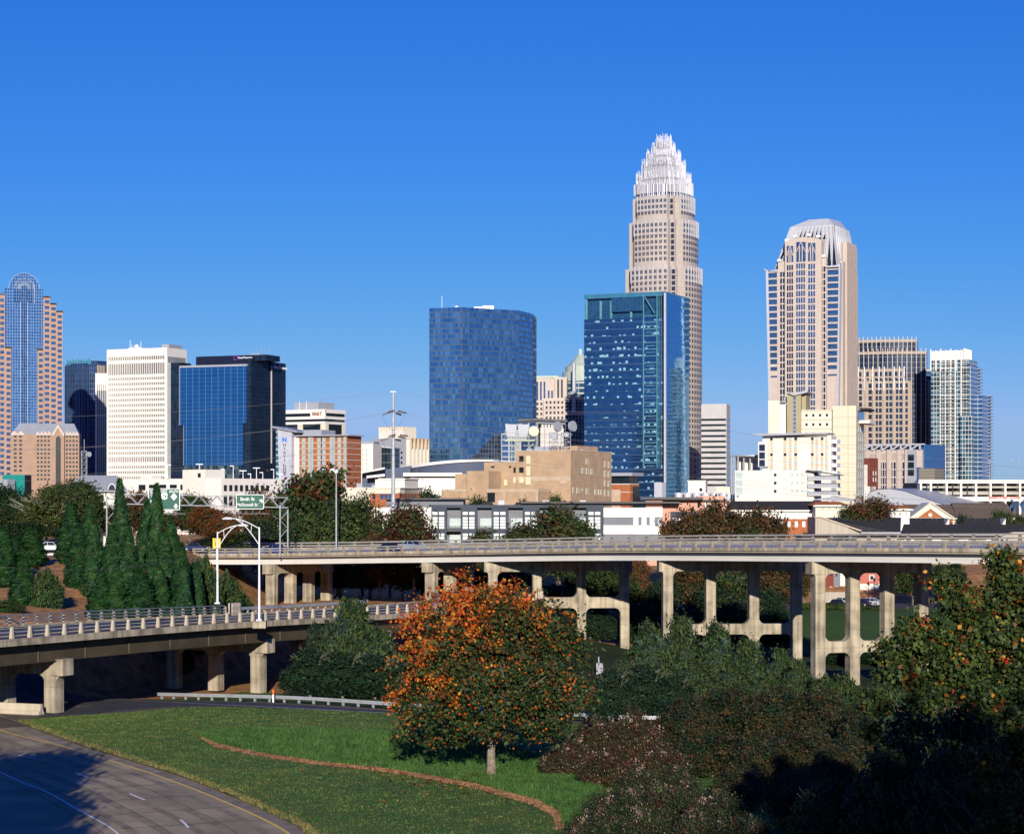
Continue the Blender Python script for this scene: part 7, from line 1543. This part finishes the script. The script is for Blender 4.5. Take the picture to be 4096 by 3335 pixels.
# trees seen under the viaduct
for (px, yt, D, key, w, lab, tk) in ((1480, 2235, 366, 'dark', 220, 'dark tree under the left part of the viaduct', 0), (1610, 2225, 362, 'green2', 200, 'tree with pale stems under the viaduct left of the bents', 3), (1760, 2230, 358, 'dark', 200, 'dark tree behind the short viaduct bent', 1), (2405, 2228, 352, 'green', 200, 'lime green tree seen in the first bay of the viaduct', 0), (2545, 2232, 350, 'rust', 130, 'reddish brown tree seen between two viaduct bents', 2), (2500, 2290, 347, 'green', 170, 'yellow green tree below the reddish one under the viaduct', 1),
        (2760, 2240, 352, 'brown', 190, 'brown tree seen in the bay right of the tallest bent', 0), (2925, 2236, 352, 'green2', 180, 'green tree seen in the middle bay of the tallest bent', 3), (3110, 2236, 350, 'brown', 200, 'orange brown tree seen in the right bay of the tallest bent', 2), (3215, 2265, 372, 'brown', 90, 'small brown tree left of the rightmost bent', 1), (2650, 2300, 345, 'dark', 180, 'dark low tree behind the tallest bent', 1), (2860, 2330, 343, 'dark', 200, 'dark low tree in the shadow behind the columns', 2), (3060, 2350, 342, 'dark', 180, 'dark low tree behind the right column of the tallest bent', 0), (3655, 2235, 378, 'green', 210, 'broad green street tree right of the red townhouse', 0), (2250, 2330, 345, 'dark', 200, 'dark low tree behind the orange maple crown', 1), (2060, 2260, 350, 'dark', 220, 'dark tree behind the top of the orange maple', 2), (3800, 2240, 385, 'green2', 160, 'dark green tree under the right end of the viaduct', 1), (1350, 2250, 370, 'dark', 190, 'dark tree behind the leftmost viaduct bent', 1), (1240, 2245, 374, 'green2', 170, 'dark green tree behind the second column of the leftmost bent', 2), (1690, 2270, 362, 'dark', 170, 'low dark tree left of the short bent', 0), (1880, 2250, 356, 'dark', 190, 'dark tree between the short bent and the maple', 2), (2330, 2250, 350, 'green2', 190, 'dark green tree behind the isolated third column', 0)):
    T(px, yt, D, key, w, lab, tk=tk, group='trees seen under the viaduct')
# cypress columns on the slope
def cypress(seed, n=15000):
    rng = np.random.default_rng(seed); z = rng.random(n)**.8*10; prof = np.clip(1.0-((z/10)**2.1), .03, 1)*np.clip(.62+z*.30, 0, 1)*1.22
    a = rng.random(n)*6.283; lump = 1+.10*np.sin(a*3+z*1.3+seed)+.10*np.sin(a*5-z*2.1)+.08*np.sin(z*3.3+a*2+seed); r = prof*lump*(1-np.abs(rng.normal(0, .10, n)))
    C = np.stack([r*np.cos(a), r*np.sin(a), z+.15], 1)+rng.normal(0, .085, (n, 3)); d = np.stack([np.cos(a), np.sin(a), np.full(n, .5)], 1)
    nz = np.sin(a*4+z*1.1+seed)+rng.normal(0, .8, n); idx = np.where(nz > (.9, .2, 1.3, .6)[seed], 1, np.where(nz < -1.3, 2, 0)); idx = np.where((rng.random(n) < .012), 3, idx)
    return leafmesh('crown', C, d, .21, ['conifer', 'conifer2', 'deep', 'brown'], idx, rng, aspect=2.0, jit=.34)
CY = [cypress(i) for i in range(4)]; ctk = MB().tube((0, 0, -1), (0, 0, 3), .16, .1).mesh('trunk', M['bark'], uv=False)
cyp = [(495, 1930, 2420, 75, 262, 'tallest column, its tip left of the green sign'), (630, 1952, 2430, 80, 262, 'its tip covering part of the large green sign'), (575, 2010, 2440, 70, 266, 'slender, between the two tallest columns'), (700, 2075, 2400, 85, 264, 'right of the sign column, wide'), (278, 2015, 2265, 90, 290, 'left one standing high on the slope'), (350, 2018, 2300, 70, 284, 'behind the twin columns at the left gantry upright'), (310, 2105, 2395, 88, 262, 'broad, standing at the slope edge'), (372, 2085, 2400, 80, 256, 'pointed, just left of the gantry upright'),
       (450, 2110, 2400, 88, 252, 'in front of the gantry upright base'), (520, 2120, 2420, 92, 248, 'front one below the tallest column'), (600, 2170, 2440, 70, 245, 'front low one in the middle of the row'), (665, 2120, 2440, 90, 246, 'front broad one below the large green sign'), (735, 2180, 2450, 90, 242, 'last broad one at the right end of the row'), (470, 2270, 2440, 78, 236, 'short one in the middle near the railing'), (560, 2260, 2450, 110, 234, 'short one with brown patch near the railing'), (92, 2230, 2420, 85, 240, 'lone small pointed one on the bare slope'),
       (10, 2110, 2320, 95, 262, 'cut by the left frame edge'), (128, 2115, 2250, 95, 285, 'squat one high on the slope left of the white car'), (720, 2250, 2450, 90, 234, 'short one at the right foot of the row'), (400, 2290, 2440, 90, 236, 'low scruffy one with dry twigs near the railing'), (60, 2150, 2260, 60, 288, 'thin one behind the squat one at the left'), (640, 2260, 2460, 80, 238, 'short dark one below the sign column'), (790, 2260, 2440, 70, 240, 'small one left of the farther street lamp')]
for i, (px, yt, yb, w, D, lab) in enumerate(cyp):
    x = PX(px, D); zb = hgt(x, D)-.2; h = PZ(yt, D)-zb; wd = w/F*D/2*.98
    ct_ = plant('cypress_tree', 'dark green conical evergreen, '+lab, 'cypress tree', x, D, zb, CY[i % 4], ctk, (wd, wd, h/10), i*1.3, 'conical evergreens on the slope'); ct_.rotation_euler = (R((i*37 % 7-3)*.8), R((i*53 % 7-3)*.8), i*1.3)
# broad evergreen shrub on the slope, ivy like bank near the abutment
CR['shrub'] = crown('crown', [(0, 0, 1.5, 2.2, 2.2, 1.6), (1.4, .4, 1.0, 1.6, 1.6, 1.2), (-1.3, -.2, 1.2, 1.5, 1.5, 1.3)], 9000, .17, ['dark', 'green', 'conifer2', 'lime'], [5, 3, 2, .3], 21, clump=.3)
CR['holly'] = crown('crown', [(0, 0, 4.0, 3.2, 3, 3.6), (1.8, .4, 3.2, 2.4, 2.2, 2.6), (-1.8, -.2, 3.0, 2.4, 2.2, 2.5)], 26000, .20, ['deep', 'dark', 'conifer', 'green'], [6, 3, 1, .3], 22, clump=.34)
CR['myrtle'] = crown('crown', [(0, 0, 3.4, 3.4, 3.2, 2.8), (2.2, 0, 3.0, 2.4, 2.2, 2.2), (-2.2, .3, 3.2, 2.4, 2.2, 2.2), (0, -1.5, 2.2, 3, 2, 2)], 34000, .15, ['drab', 'dark', 'olive', 'deep', 'brown'], [4, 4, 3, 3, 2], 23, clump=.38, per=60)
CR['mimosa'] = crown('crown', [(0, 0, 4.2, 2.6, 2.4, 1.8), (1.8, .2, 3.2, 2, 1.8, 1.4), (-1.8, 0, 3.4, 2, 1.8, 1.4), (.3, 0, 6.0, 1.4, 1.4, 1.2), (0, -.4, 1.8, 2.6, 2.0, 1.6)], 20000, .20, ['blue', 'green', 'lime', 'dark'], [5, 4, .7, 3], 24, clump=.42, per=26, aspect=3.0)
CR['nandina'] = crown('crown', [(0, 0, 1.6, 3.2, 2.6, 1.7), (2.0, -.3, 1.5, 2.2, 2, 1.4), (-2.2, .2, 1.3, 2.2, 2, 1.3), (0, .2, 2.6, 1.6, 1.4, 1.1)], 34000, .095, ['wine', 'drab', 'dark', 'brown', 'pink'], [2.2, 3.6, 4.2, 1.8, .8], 25, clump=.26, per=34)
CR['nandina2'] = crown('crown', [(0, 0, 1.6, 3.4, 2.8, 1.8), (2.4, -.3, 1.4, 2.4, 2, 1.4), (-2.4, .2, 1.4, 2.2, 2, 1.3)], 34000, .095, ['dark', 'deep', 'drab', 'wine', 'pink', 'green'], [4.5, 2, 3, 1.2, .75, 2], 26, clump=.26, per=34)
TB = trunkmesh(4, .10, 2.2, n=9, seed=4, start=.12, sub=3); TS = trunkmesh(2.2, .05, 1.9, n=10, seed=5, start=.1, sub=3, mat=bpy.data.materials['pale_bark'])
def shrub(px, D, key, wpx, py_top, label, cat='shrub', name='shrub', base=None, group=None, w0=4.0, h0=3.2, tk=None, rz=0):
    x = PX(px, D); zb = hgt(x, D)-.15 if base is None else base; s = wpx/F*D/2/w0; h = (PZ(py_top, D)-zb)/h0
    return plant(name, label, cat, x, D, zb, CR[key], tk or TS, (s, s, h), rz, group)
shrub(185, 238, 'shrub', 130, 2275, 'broad rounded evergreen shrub on the bare slope beside the lone cypress', w0=2.9, h0=3.1)
shrub(20, 226, 'shrub', 150, 2400, 'dark low shrub at the left edge above the low bridge railing', w0=2.9, h0=3.1)
for (px, D, w, yt, lab, key) in ((820, 246, 130, 2230, 'ivy covered shrub behind the farther street lamp', 'shrub'), (900, 256, 150, 2290, 'dark shrub between the two street lamps', 'shrub'), (960, 270, 100, 2370, 'green shrub at the end block of the low bridge', 'shrub'), (790, 300, 170, 2240, 'dark brush under the left end of the viaduct', 'shrub'), (430, 250, 200, 2640, 'clipped hedge like shrub seen under the low bridge', 'shrub')):
    shrub(px, D, key, w, yt, lab, w0=2.9, h0=3.1, base=(-.4 if px == 430 else None), group='shrubs on the bank')
g_ = 'dark evergreens behind the guardrail'
for (px, D, w, yt, lab) in ((1240, 212, 230, 2590, 'left dark evergreen of the clump behind the guardrail'), (1370, 210, 240, 2600, 'second dark evergreen behind the guardrail'), (1500, 207, 240, 2610, 'third dark evergreen behind the guardrail'), (1610, 204, 200, 2640, 'dark evergreen half behind the orange maple on its left')):
    shrub(px, D, 'holly', w, yt, lab, 'evergreen tree', 'evergreen_tree', h0=7.8, w0=4.0, group=g_, tk=TK[0])
shrub(1270, 218, 'holly', 130, 2480, 'pointed dark evergreen rising left of the feathery tree', 'evergreen tree', 'evergreen_tree', h0=7.8, group=g_, tk=TK[1], w0=4.0)
shrub(1400, 216, 'mimosa', 270, 2405, 'feathery blue green tree in front of the low bridge', 'tree', 'feathery_tree', h0=7.3, w0=3.8, tk=TB)
shrub(1520, 222, 'mimosa', 170, 2520, 'smaller feathery tree beside the third low bridge column', 'tree', 'feathery_tree', h0=7.3, w0=3.8, tk=TB)
for (px, D, w, yt, lab) in ((2450, 178, 190, 2670, 'left dark evergreen right of the orange maple'), (2580, 182, 230, 2650, 'broad dark evergreen below the crossbeam of the viaduct'), (2700, 186, 170, 2700, 'dark evergreen right of the broad one')):
    shrub(px, D, 'holly', w, yt, lab, 'evergreen tree', 'evergreen_tree', h0=7.8, w0=4.0, group='dark evergreens right of the maple', tk=TK[0])
for (px, D, w, yt, lab) in ((2590, 236, 210, 2500, 'feathery tree before the left column of the tallest bent'), (2720, 240, 200, 2470, 'feathery tree with top crossing the beam of the tallest bent'), (2860, 238, 220, 2500, 'feathery tree between the columns of the tallest bent'), (2990, 234, 200, 2560, 'grey green feathery tree right of the others'), (2490, 232, 110, 2640, 'thin yellowing tree beside the isolated viaduct column')):
    shrub(px, D, 'mimosa', w, yt, lab, 'tree', 'feathery_tree', h0=7.3, w0=3.8, tk=TB, group='feathery trees under the viaduct', rz=px)
for (px, D, w, yt, lab, key) in ((3120, 232, 150, 2600, 'pale silvery bush before the dark column', 'mimosa'), (3190, 226, 150, 2640, 'yellow green bush before the rightmost bent', 'mimosa'), (3380, 225, 130, 2690, 'low rusty bush at the foot of the rightmost bent', 'shrub'), (3060, 226, 170, 2690, 'green bush at the foot of the isolated pier', 'shrub'), (2780, 222, 240, 2640, 'mixed green bush below the crossbeam', 'mimosa'), (2930, 222, 240, 2650, 'mixed green bush left of the isolated pier', 'mimosa'), (3290, 222, 160, 2700, 'dark bush at the foot of the rightmost bent, left side', 'shrub'), (3560, 225, 200, 2660, 'green bush right of the rightmost bent', 'mimosa')):
    shrub(px, D, key, w, yt, lab, w0=3.8 if key == 'mimosa' else 2.9, h0=7.3 if key == 'mimosa' else 3.1, tk=TB, group='bushes at the column feet')
g_ = 'brown green crape myrtles'
for (px, D, w, yt, lab) in ((2740, 158, 330, 2790, 'leftmost of the brown green mass'), (2930, 162, 360, 2750, 'upper middle of the brown green mass'), (3120, 160, 350, 2750, 'upper right of the brown green mass'), (3310, 158, 330, 2760, 'right end of the brown green mass below the bent'), (2850, 142, 330, 2920, 'lower left of the brown green mass'), (3040, 140, 330, 2930, 'lower middle of the brown green mass'), (3230, 142, 340, 2920, 'lower right of the brown green mass'), (2960, 128, 300, 3060, 'lowest of the brown green mass beside the shadow'), (3440, 150, 260, 2830, 'last one, half hidden by the right maple'), (3420, 132, 330, 2960, 'shaded one below the right end of the mass'), (3180, 120, 330, 3080, 'shaded one lowest at the right'), (3400, 112, 330, 3150, 'shaded one at the bottom right'), (3620, 108, 330, 3120, 'shaded one at the bottom right corner')):
    shrub(px, D, 'myrtle', w, yt, 'bushy crape myrtle, '+lab, 'shrub', 'crape_myrtle', h0=6.2, w0=4.4, tk=TB, group=g_, rz=px*.7)
g_ = 'reddish nandina shrubs'
for (px, D, w, yt, lab, key) in ((2380, 152, 290, 2870, 'top left of the reddish mass beside the maple', 'nandina'), (2540, 150, 290, 2850, 'top right of the reddish mass under the guardrail', 'nandina'), (2280, 143, 260, 2970, 'left end of the reddish mass over the grass', 'nandina'), (2450, 138, 300, 2990, 'middle of the reddish mass', 'nandina'), (2640, 138, 280, 2980, 'right of the reddish mass beside the crape myrtles', 'nandina'), (2560, 128, 300, 3070, 'lower right of the reddish mass', 'nandina2'), (2700, 131, 300, 3060, 'between the reddish mass and the crape myrtles', 'nandina2'), (2430, 118, 330, 3150, 'dark leaved one with pink dots, left of the bottom row', 'nandina2'), (2640, 118, 330, 3120, 'dark leaved one with pink dots, middle of the bottom row', 'nandina2'), (2860, 116, 340, 3150, 'dark leaved one with pink dots, right of the bottom row', 'nandina2'), (2340, 110, 260, 3230, 'bottom left one at the end of the mulch path', 'nandina2'), (2560, 108, 330, 3240, 'bottom one cut by the lower frame edge, left', 'nandina2'), (2800, 106, 330, 3250, 'bottom one cut by the lower frame edge, middle', 'nandina2'), (3010, 106, 250, 3250, 'bottom one cut by the lower frame edge, beside the shadow', 'nandina2')):
    shrub(px, D, key, w, yt, 'nandina shrub, '+lab, 'shrub', 'nandina_shrub', h0=3.5, w0=4.3, group=g_, rz=px*.7)
for (px, D, w, yt, lab) in ((3250, 364, 90, 2412, 'clipped green hedge left of the middle column'), (3345, 363, 120, 2412, 'clipped green hedge before the black car'), (3480, 363, 130, 2422, 'clipped yellow green hedge before the silver car')):
    x = PX(px, D); zb = hgt(x, D); hw = w/F*D/2
    cm = crown('hedge', [(-hw*.5, 0, .7, hw*.55, .7, .75), (hw*.5, 0, .7, hw*.55, .7, .75)], 2500, .16, ['lime', 'green', 'dark'], [4, 4, 2], px, clump=.15, per=12)
    ob = link('clipped_hedge', cm, None, (x, D, zb)); ob.scale = (1, 1, (PZ(yt, D)-zb)/1.4); tag(ob, lab, 'hedge', 'clipped hedges')
# ---------- the orange maple on the lawn ----------
xm, ym = G(1965, 3108); ym -= .4
def mspots(C, idx, rng):
    # crown local: orange to red toward the top and the left, green low on the right
    t = (C[:, 2]-4.5)/8.5*1.05-C[:, 0]*.060+.16*np.sin(C[:, 0]*1.3+C[:, 2]*.9)+.13*np.sin(C[:, 0]*2.9-C[:, 2]*2.1+1.0)
    t = t+np.where((C[:, 0] < -2.2) & (C[:, 2] > 3.5) & (C[:, 2] < 7.2), .28, 0); p = rng.random(len(C)); n = rng.normal(0, .16, len(C)); v = t+n-.24
    out = np.where(v > .80, np.where(p < .55, 0, np.where(p < .78, 1, 2)), np.where(v > .52, np.where(p < .30, 0, np.where(p < .42, 2, np.where(p < .75, 3, 5))), np.where(p < .50, 4, np.where(p < .86, 5, np.where(p < .93, 3, 0)))))
    return out
mb_ = [(0, 0, 7.6, 5.2, 4.6, 4.3), (0, 0, 10.3, 4.3, 4.0, 2.6), (-4.6, -.2, 6.2, 2.4, 2.4, 2.6), (-4.2, 0, 9.6, 2.2, 2.2, 2.0), (4.3, 0, 7.4, 2.5, 2.4, 2.8), (3.6, .2, 10.2, 2.2, 2.2, 1.9), (0, -2.4, 5.0, 4.6, 2.4, 2.2), (3.4, -.5, 4.4, 2.7, 2.4, 1.9), (-3.4, -.3, 3.6, 2.3, 2.2, 1.5), (-5.6, 0, 3.2, 1.2, 1.2, 1.3), (-1.5, .2, 12.6, 1.8, 1.8, 1.2), (1.6, 0, 12.4, 1.6, 1.6, 1.1), (-2.6, -2, 8.6, 2.2, 1.6, 2.0), (2.3, -2.4, 8.3, 2.0, 1.5, 1.8), (1.0, -2.6, 11.0, 1.6, 1.2, 1.2), (5.6, 0, 9.0, 1.2, 1.2, 1.1), (-5.9, 0, 8.0, 1.1, 1.1, 1.0), (5.9, 0, 5.6, 1.1, 1.1, 1.2), (-6.2, 0, 5.2, 1.0, 1.0, .9), (2.8, -3.4, 6.0, 1.3, 1, 1.1), (-2.2, -3.6, 6.8, 1.4, 1, 1.1), (-4.6, 0, 11.4, 1.0, 1.0, .8)]
cm = crown('crown', mb_, 62000, .165, ['orange', 'red', 'gold', 'rust', 'dark', 'green', 'lime'], [1]*7, 31, clump=.40, per=80, inner=.24, spots=mspots, aspect=1.3)
plant('orange_maple', 'large round maple on the lawn, orange and red on top, green below', 'maple tree', xm, ym, .05, cm, trunkmesh(11, .33, 6.2, n=11, seed=12, start=.22, sub=4), (1.04, 1.06, 1.05), 0)
# ---------- right foreground maple (close) ----------
D_ = 84; xr = PX(4010, D_)
def rspots(C, idx, rng):
    p = rng.random(len(C)); t = .30+.26*np.sin(C[:, 0]*2.3+C[:, 2]*1.1)*np.cos(C[:, 2]*1.9-C[:, 0])+.2*np.sin(C[:, 0]*4.1)*np.sin(C[:, 2]*3.7)+.03*(C[:, 2]-6); v = t-.44+rng.normal(0, .20, len(C))
    return np.where(v > .62, np.where(p < .4, 0, np.where(p < .75, 1, 2)), np.where(v > .35, np.where(p < .3, 3, np.where(p < .42, 2, np.where(p < .8, 5, 6))), np.where(p < .35, 4, np.where(p < .80, 5, 6))))
zt = PZ(2190, D_); hb = lambda px, py, r, rz_=None, dy=0: (PX(px, D_)-xr, dy, PZ(py, D_), r, r*.9, rz_ or r*.85)
rb_ = [hb(4060, 2330, 1.1), hb(3860, 2420, 1.0), hb(3990, 2520, 1.5), hb(3700, 2560, 1.05), hb(3850, 2640, 1.3, dy=.3), hb(3600, 2680, .85), hb(4090, 2700, 1.2, dy=-.5), hb(3720, 2760, .9), hb(3560, 2600, .45), hb(3500, 2820, .55), hb(3480, 2930, .35), hb(3900, 2780, .7, dy=-1.5), hb(4080, 2880, .9, dy=-1.2), hb(3890, 3020, .65, dy=-1.8), hb(3960, 3100, .6, dy=-1.8), hb(4060, 3210, .8, dy=-1.5), hb(3960, 3300, .6, dy=-1.2), hb(4140, 3000, 1.2), hb(4200, 2500, 1.8), hb(3790, 2330, .5), hb(4010, 2240, .5), hb(3640, 2510, .5)]
cm = crown('crown', rb_, 76000, .14, ['orange', 'red', 'gold', 'rust', 'dark', 'green', 'lime'], [1]*7, 41, clump=.24, per=34, inner=.3, spots=rspots, aspect=1.3)
tm = trunkmesh(13, .28, 5.0, n=10, seed=14, start=.2, sub=4, mat=plain('dark_bark', (.05, .04, .032), .95, var=.3))
plant('foreground_maple', 'close maple at the right edge with red tipped leaves hanging over the shade', 'maple tree', xr, D_, .0, cm, tm, (1, 1, 1), 0)
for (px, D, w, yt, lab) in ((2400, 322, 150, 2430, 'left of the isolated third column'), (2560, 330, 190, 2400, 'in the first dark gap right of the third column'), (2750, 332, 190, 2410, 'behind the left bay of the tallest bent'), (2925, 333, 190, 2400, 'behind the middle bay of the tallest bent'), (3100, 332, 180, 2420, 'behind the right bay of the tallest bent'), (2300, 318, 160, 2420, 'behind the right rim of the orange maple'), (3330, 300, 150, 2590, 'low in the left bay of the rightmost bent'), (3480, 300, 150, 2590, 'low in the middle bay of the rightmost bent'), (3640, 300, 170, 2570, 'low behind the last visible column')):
    shrub(px, D, 'holly', w, yt, 'dark undergrowth bush, '+lab, 'shrub', 'added_dark_bush', h0=7.8, w0=4.0, group='added dark bushes behind the columns', tk=TB, rz=px)  # bushes added to blacken the bays; dark leaves stand in for shade
# dark trees and understorey between, in the shade
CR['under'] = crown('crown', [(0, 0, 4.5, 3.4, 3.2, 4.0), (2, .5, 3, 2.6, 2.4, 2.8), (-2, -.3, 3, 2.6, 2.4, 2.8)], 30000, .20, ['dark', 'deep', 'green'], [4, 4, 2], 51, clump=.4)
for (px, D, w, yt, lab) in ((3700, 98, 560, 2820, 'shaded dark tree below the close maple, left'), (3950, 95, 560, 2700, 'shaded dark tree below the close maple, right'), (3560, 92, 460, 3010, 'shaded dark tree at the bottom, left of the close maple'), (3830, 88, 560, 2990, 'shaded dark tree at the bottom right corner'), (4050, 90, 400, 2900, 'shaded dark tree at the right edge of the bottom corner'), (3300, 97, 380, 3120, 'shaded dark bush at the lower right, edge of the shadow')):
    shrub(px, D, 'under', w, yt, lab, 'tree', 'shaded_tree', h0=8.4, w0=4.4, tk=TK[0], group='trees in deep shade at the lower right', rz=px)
# trees outside the frame, behind and beside the viewer, that throw the shadows seen on the ramp and on the lower right
for (x, y, h, w, lab) in ((-33.8, 102, 17, 4.2, 'tree outside the picture at the left, farthest, shading the ramp'), (-37, 93, 18, 5.2, 'second tree outside the picture at the left, shading the ramp'), (-29.8, 84, 16.5, 4.6, 'third tree outside the picture at the left'), (-42, 108, 16, 5, 'fourth tree outside the picture at the left'), (-26.0, 70, 15.8, 4.4, 'fifth tree outside the picture at the left')):
    plant('broadleaf_tree', lab, 'tree', x, y, 0, CR['green2'], TK[0], (w/3.6, w/3.6, h/10), x, 'trees beside the viewpoint')
for (x, y, h, w, lab) in ((17.6, 38, 24.5, 4.2, 'tall tree beside the viewpoint, right of the picture'), (29, 46, 25, 6.0, 'second tall tree beside the viewpoint, right of the picture'), (27, 30, 26, 7, 'tall tree behind the second one, right of the picture'), (39, 52, 26, 8, 'fourth tall tree beside the viewpoint at the right'), (15.5, 27, 24, 3.8, 'slimmer tree nearest the viewpoint on the right')):
    plant('broadleaf_tree', lab, 'tree', x, y, 0, CR['green'], TK[1], (w/3.6, w/3.6, h/10), x, 'trees beside the viewpoint')
# ---------- grass ----------
def blades(name, n, fn, h0, seed, mats, zoff, wd=.05):
    rng = np.random.default_rng(seed); P = fn(rng, n); n = len(P); a = rng.random(n)*6.283; h = h0*(.5+rng.random(n)); l = rng.normal(0, .45, (n, 2))*h[:, None]
    z = np.array([hgt(p[0], p[1]) for p in P])+zoff; b0 = np.stack([P[:, 0]-wd*np.cos(a), P[:, 1]-wd*np.sin(a), z], 1); b1 = np.stack([P[:, 0]+wd*np.cos(a), P[:, 1]+wd*np.sin(a), z], 1)
    t = np.stack([P[:, 0]+l[:, 0], P[:, 1]+l[:, 1], z+h], 1); V_ = np.stack([b0, b1, t], 1).reshape(-1, 3)
    me = bpy.data.meshes.new(name); me.vertices.add(n*3); me.vertices.foreach_set('co', V_.astype(np.float32).ravel()); me.loops.add(n*3); me.loops.foreach_set('vertex_index', np.arange(n*3, dtype=np.int32)); me.polygons.add(n)
    me.polygons.foreach_set('loop_start', np.arange(0, n*3, 3, dtype=np.int32)); me.polygons.foreach_set('loop_total', np.full(n, 3, dtype=np.int32))
    for m in mats: me.materials.append(m)
    me.polygons.foreach_set('material_index', rng.choice(len(mats), n, p=[.55, .35, .10][:len(mats)] if len(mats) == 3 else None).astype(np.int32)); me.update(); ob = link(name, me); return ob
def strip_fn(A, B):
    A = resample([(p[0], p[1]) for p in A], 80); B = resample([(p[0], p[1]) for p in B], 80); Aa = np.array([tuple(p) for p in A]); Bb = np.array([tuple(p) for p in B])
    def f(rng, n):
        t = rng.random(n)*78.99; i = t.astype(int); f_ = (t-i)[:, None]; a = Aa[i]*(1-f_)+Aa[i+1]*f_; b = Bb[i]*(1-f_)+Bb[i+1]*f_; s = rng.random(n)[:, None]; return a*(1-s)+b*s
    return f
GM = [leafmat('grass_blade', (.095, .165, .036), .3), leafmat('grass_blade_dark', (.060, .13, .025), .3), leafmat('grass_blade_dry', (.30, .21, .08), .3)]
GL = [leafmat('lush_blade', (.062, .155, .030), .35), leafmat('lush_blade_dark', (.040, .10, .022), .3), leafmat('lush_blade_pale', (.13, .20, .05), .3)]
o = blades('mown_grass', 230000, strip_fn(low_edge, top_edge), .10, 1, GM, .12, .03); tag(o, 'short mown grass of the lawn', 'grass', kind='stuff')
tall_b = [G(*p) for p in ((860, 2938), (1000, 2925), (1300, 2925), (1700, 2945), (2000, 2985), (2250, 3060), (2380, 3130), (2420, 3220))]
o = blades('tall_grass', 90000, strip_fn(mul_a, tall_b), .34, 2, GL, .10, .035); tag(o, 'tall lush grass between the mulch path and the maple', 'grass', kind='stuff')
rimA = low_edge; rimB = [(p[0]+.5, p[1]+.4) for p in low_edge]
o = blades('edge_grass', 9000, strip_fn(rimA, rimB), .22, 3, [GM[2], GM[0], GM[1]], .10, .03); tag(o, 'dry tufts of grass along the kerb', 'grass', kind='stuff')
mm = [leafmat('straw', (.34, .19, .10), .4), leafmat('straw_dark', (.15, .075, .035), .4)]
o = blades('pine_straw', 26000, strip_fn(mul_a, mul_b), .10, 4, mm, .19, .05); tag(o, 'loose pine straw of the mulch path', 'mulch', kind='stuff')
def ring_fn(rng, n):
    a = rng.random(n)*6.283; r = np.abs(rng.normal(0, 5.2, n)); return np.stack([xm+r*np.cos(a), ym+r*np.sin(a)*.9], 1)
rng = np.random.default_rng(77); Pf = ring_fn(rng, 1500); keep = np.array([qa(p[0], p[1])[0] < 30 for p in Pf]); Pf = Pf[keep]
Cf = np.stack([Pf[:, 0], Pf[:, 1], np.array([hgt(p[0], p[1]) for p in Pf])+.27], 1)
fm = leafmesh('fallen_leaves', Cf, np.tile([0, 0, 1.0], (len(Cf), 1)), .16, ['orange', 'rust', 'gold', 'brown'], rng.choice(4, len(Cf), p=[.3, .35, .1, .25]), rng, jit=.25)
tag(link('fallen_leaves', fm), 'orange and brown leaves fallen on the grass around the maple', 'leaves', kind='stuff')
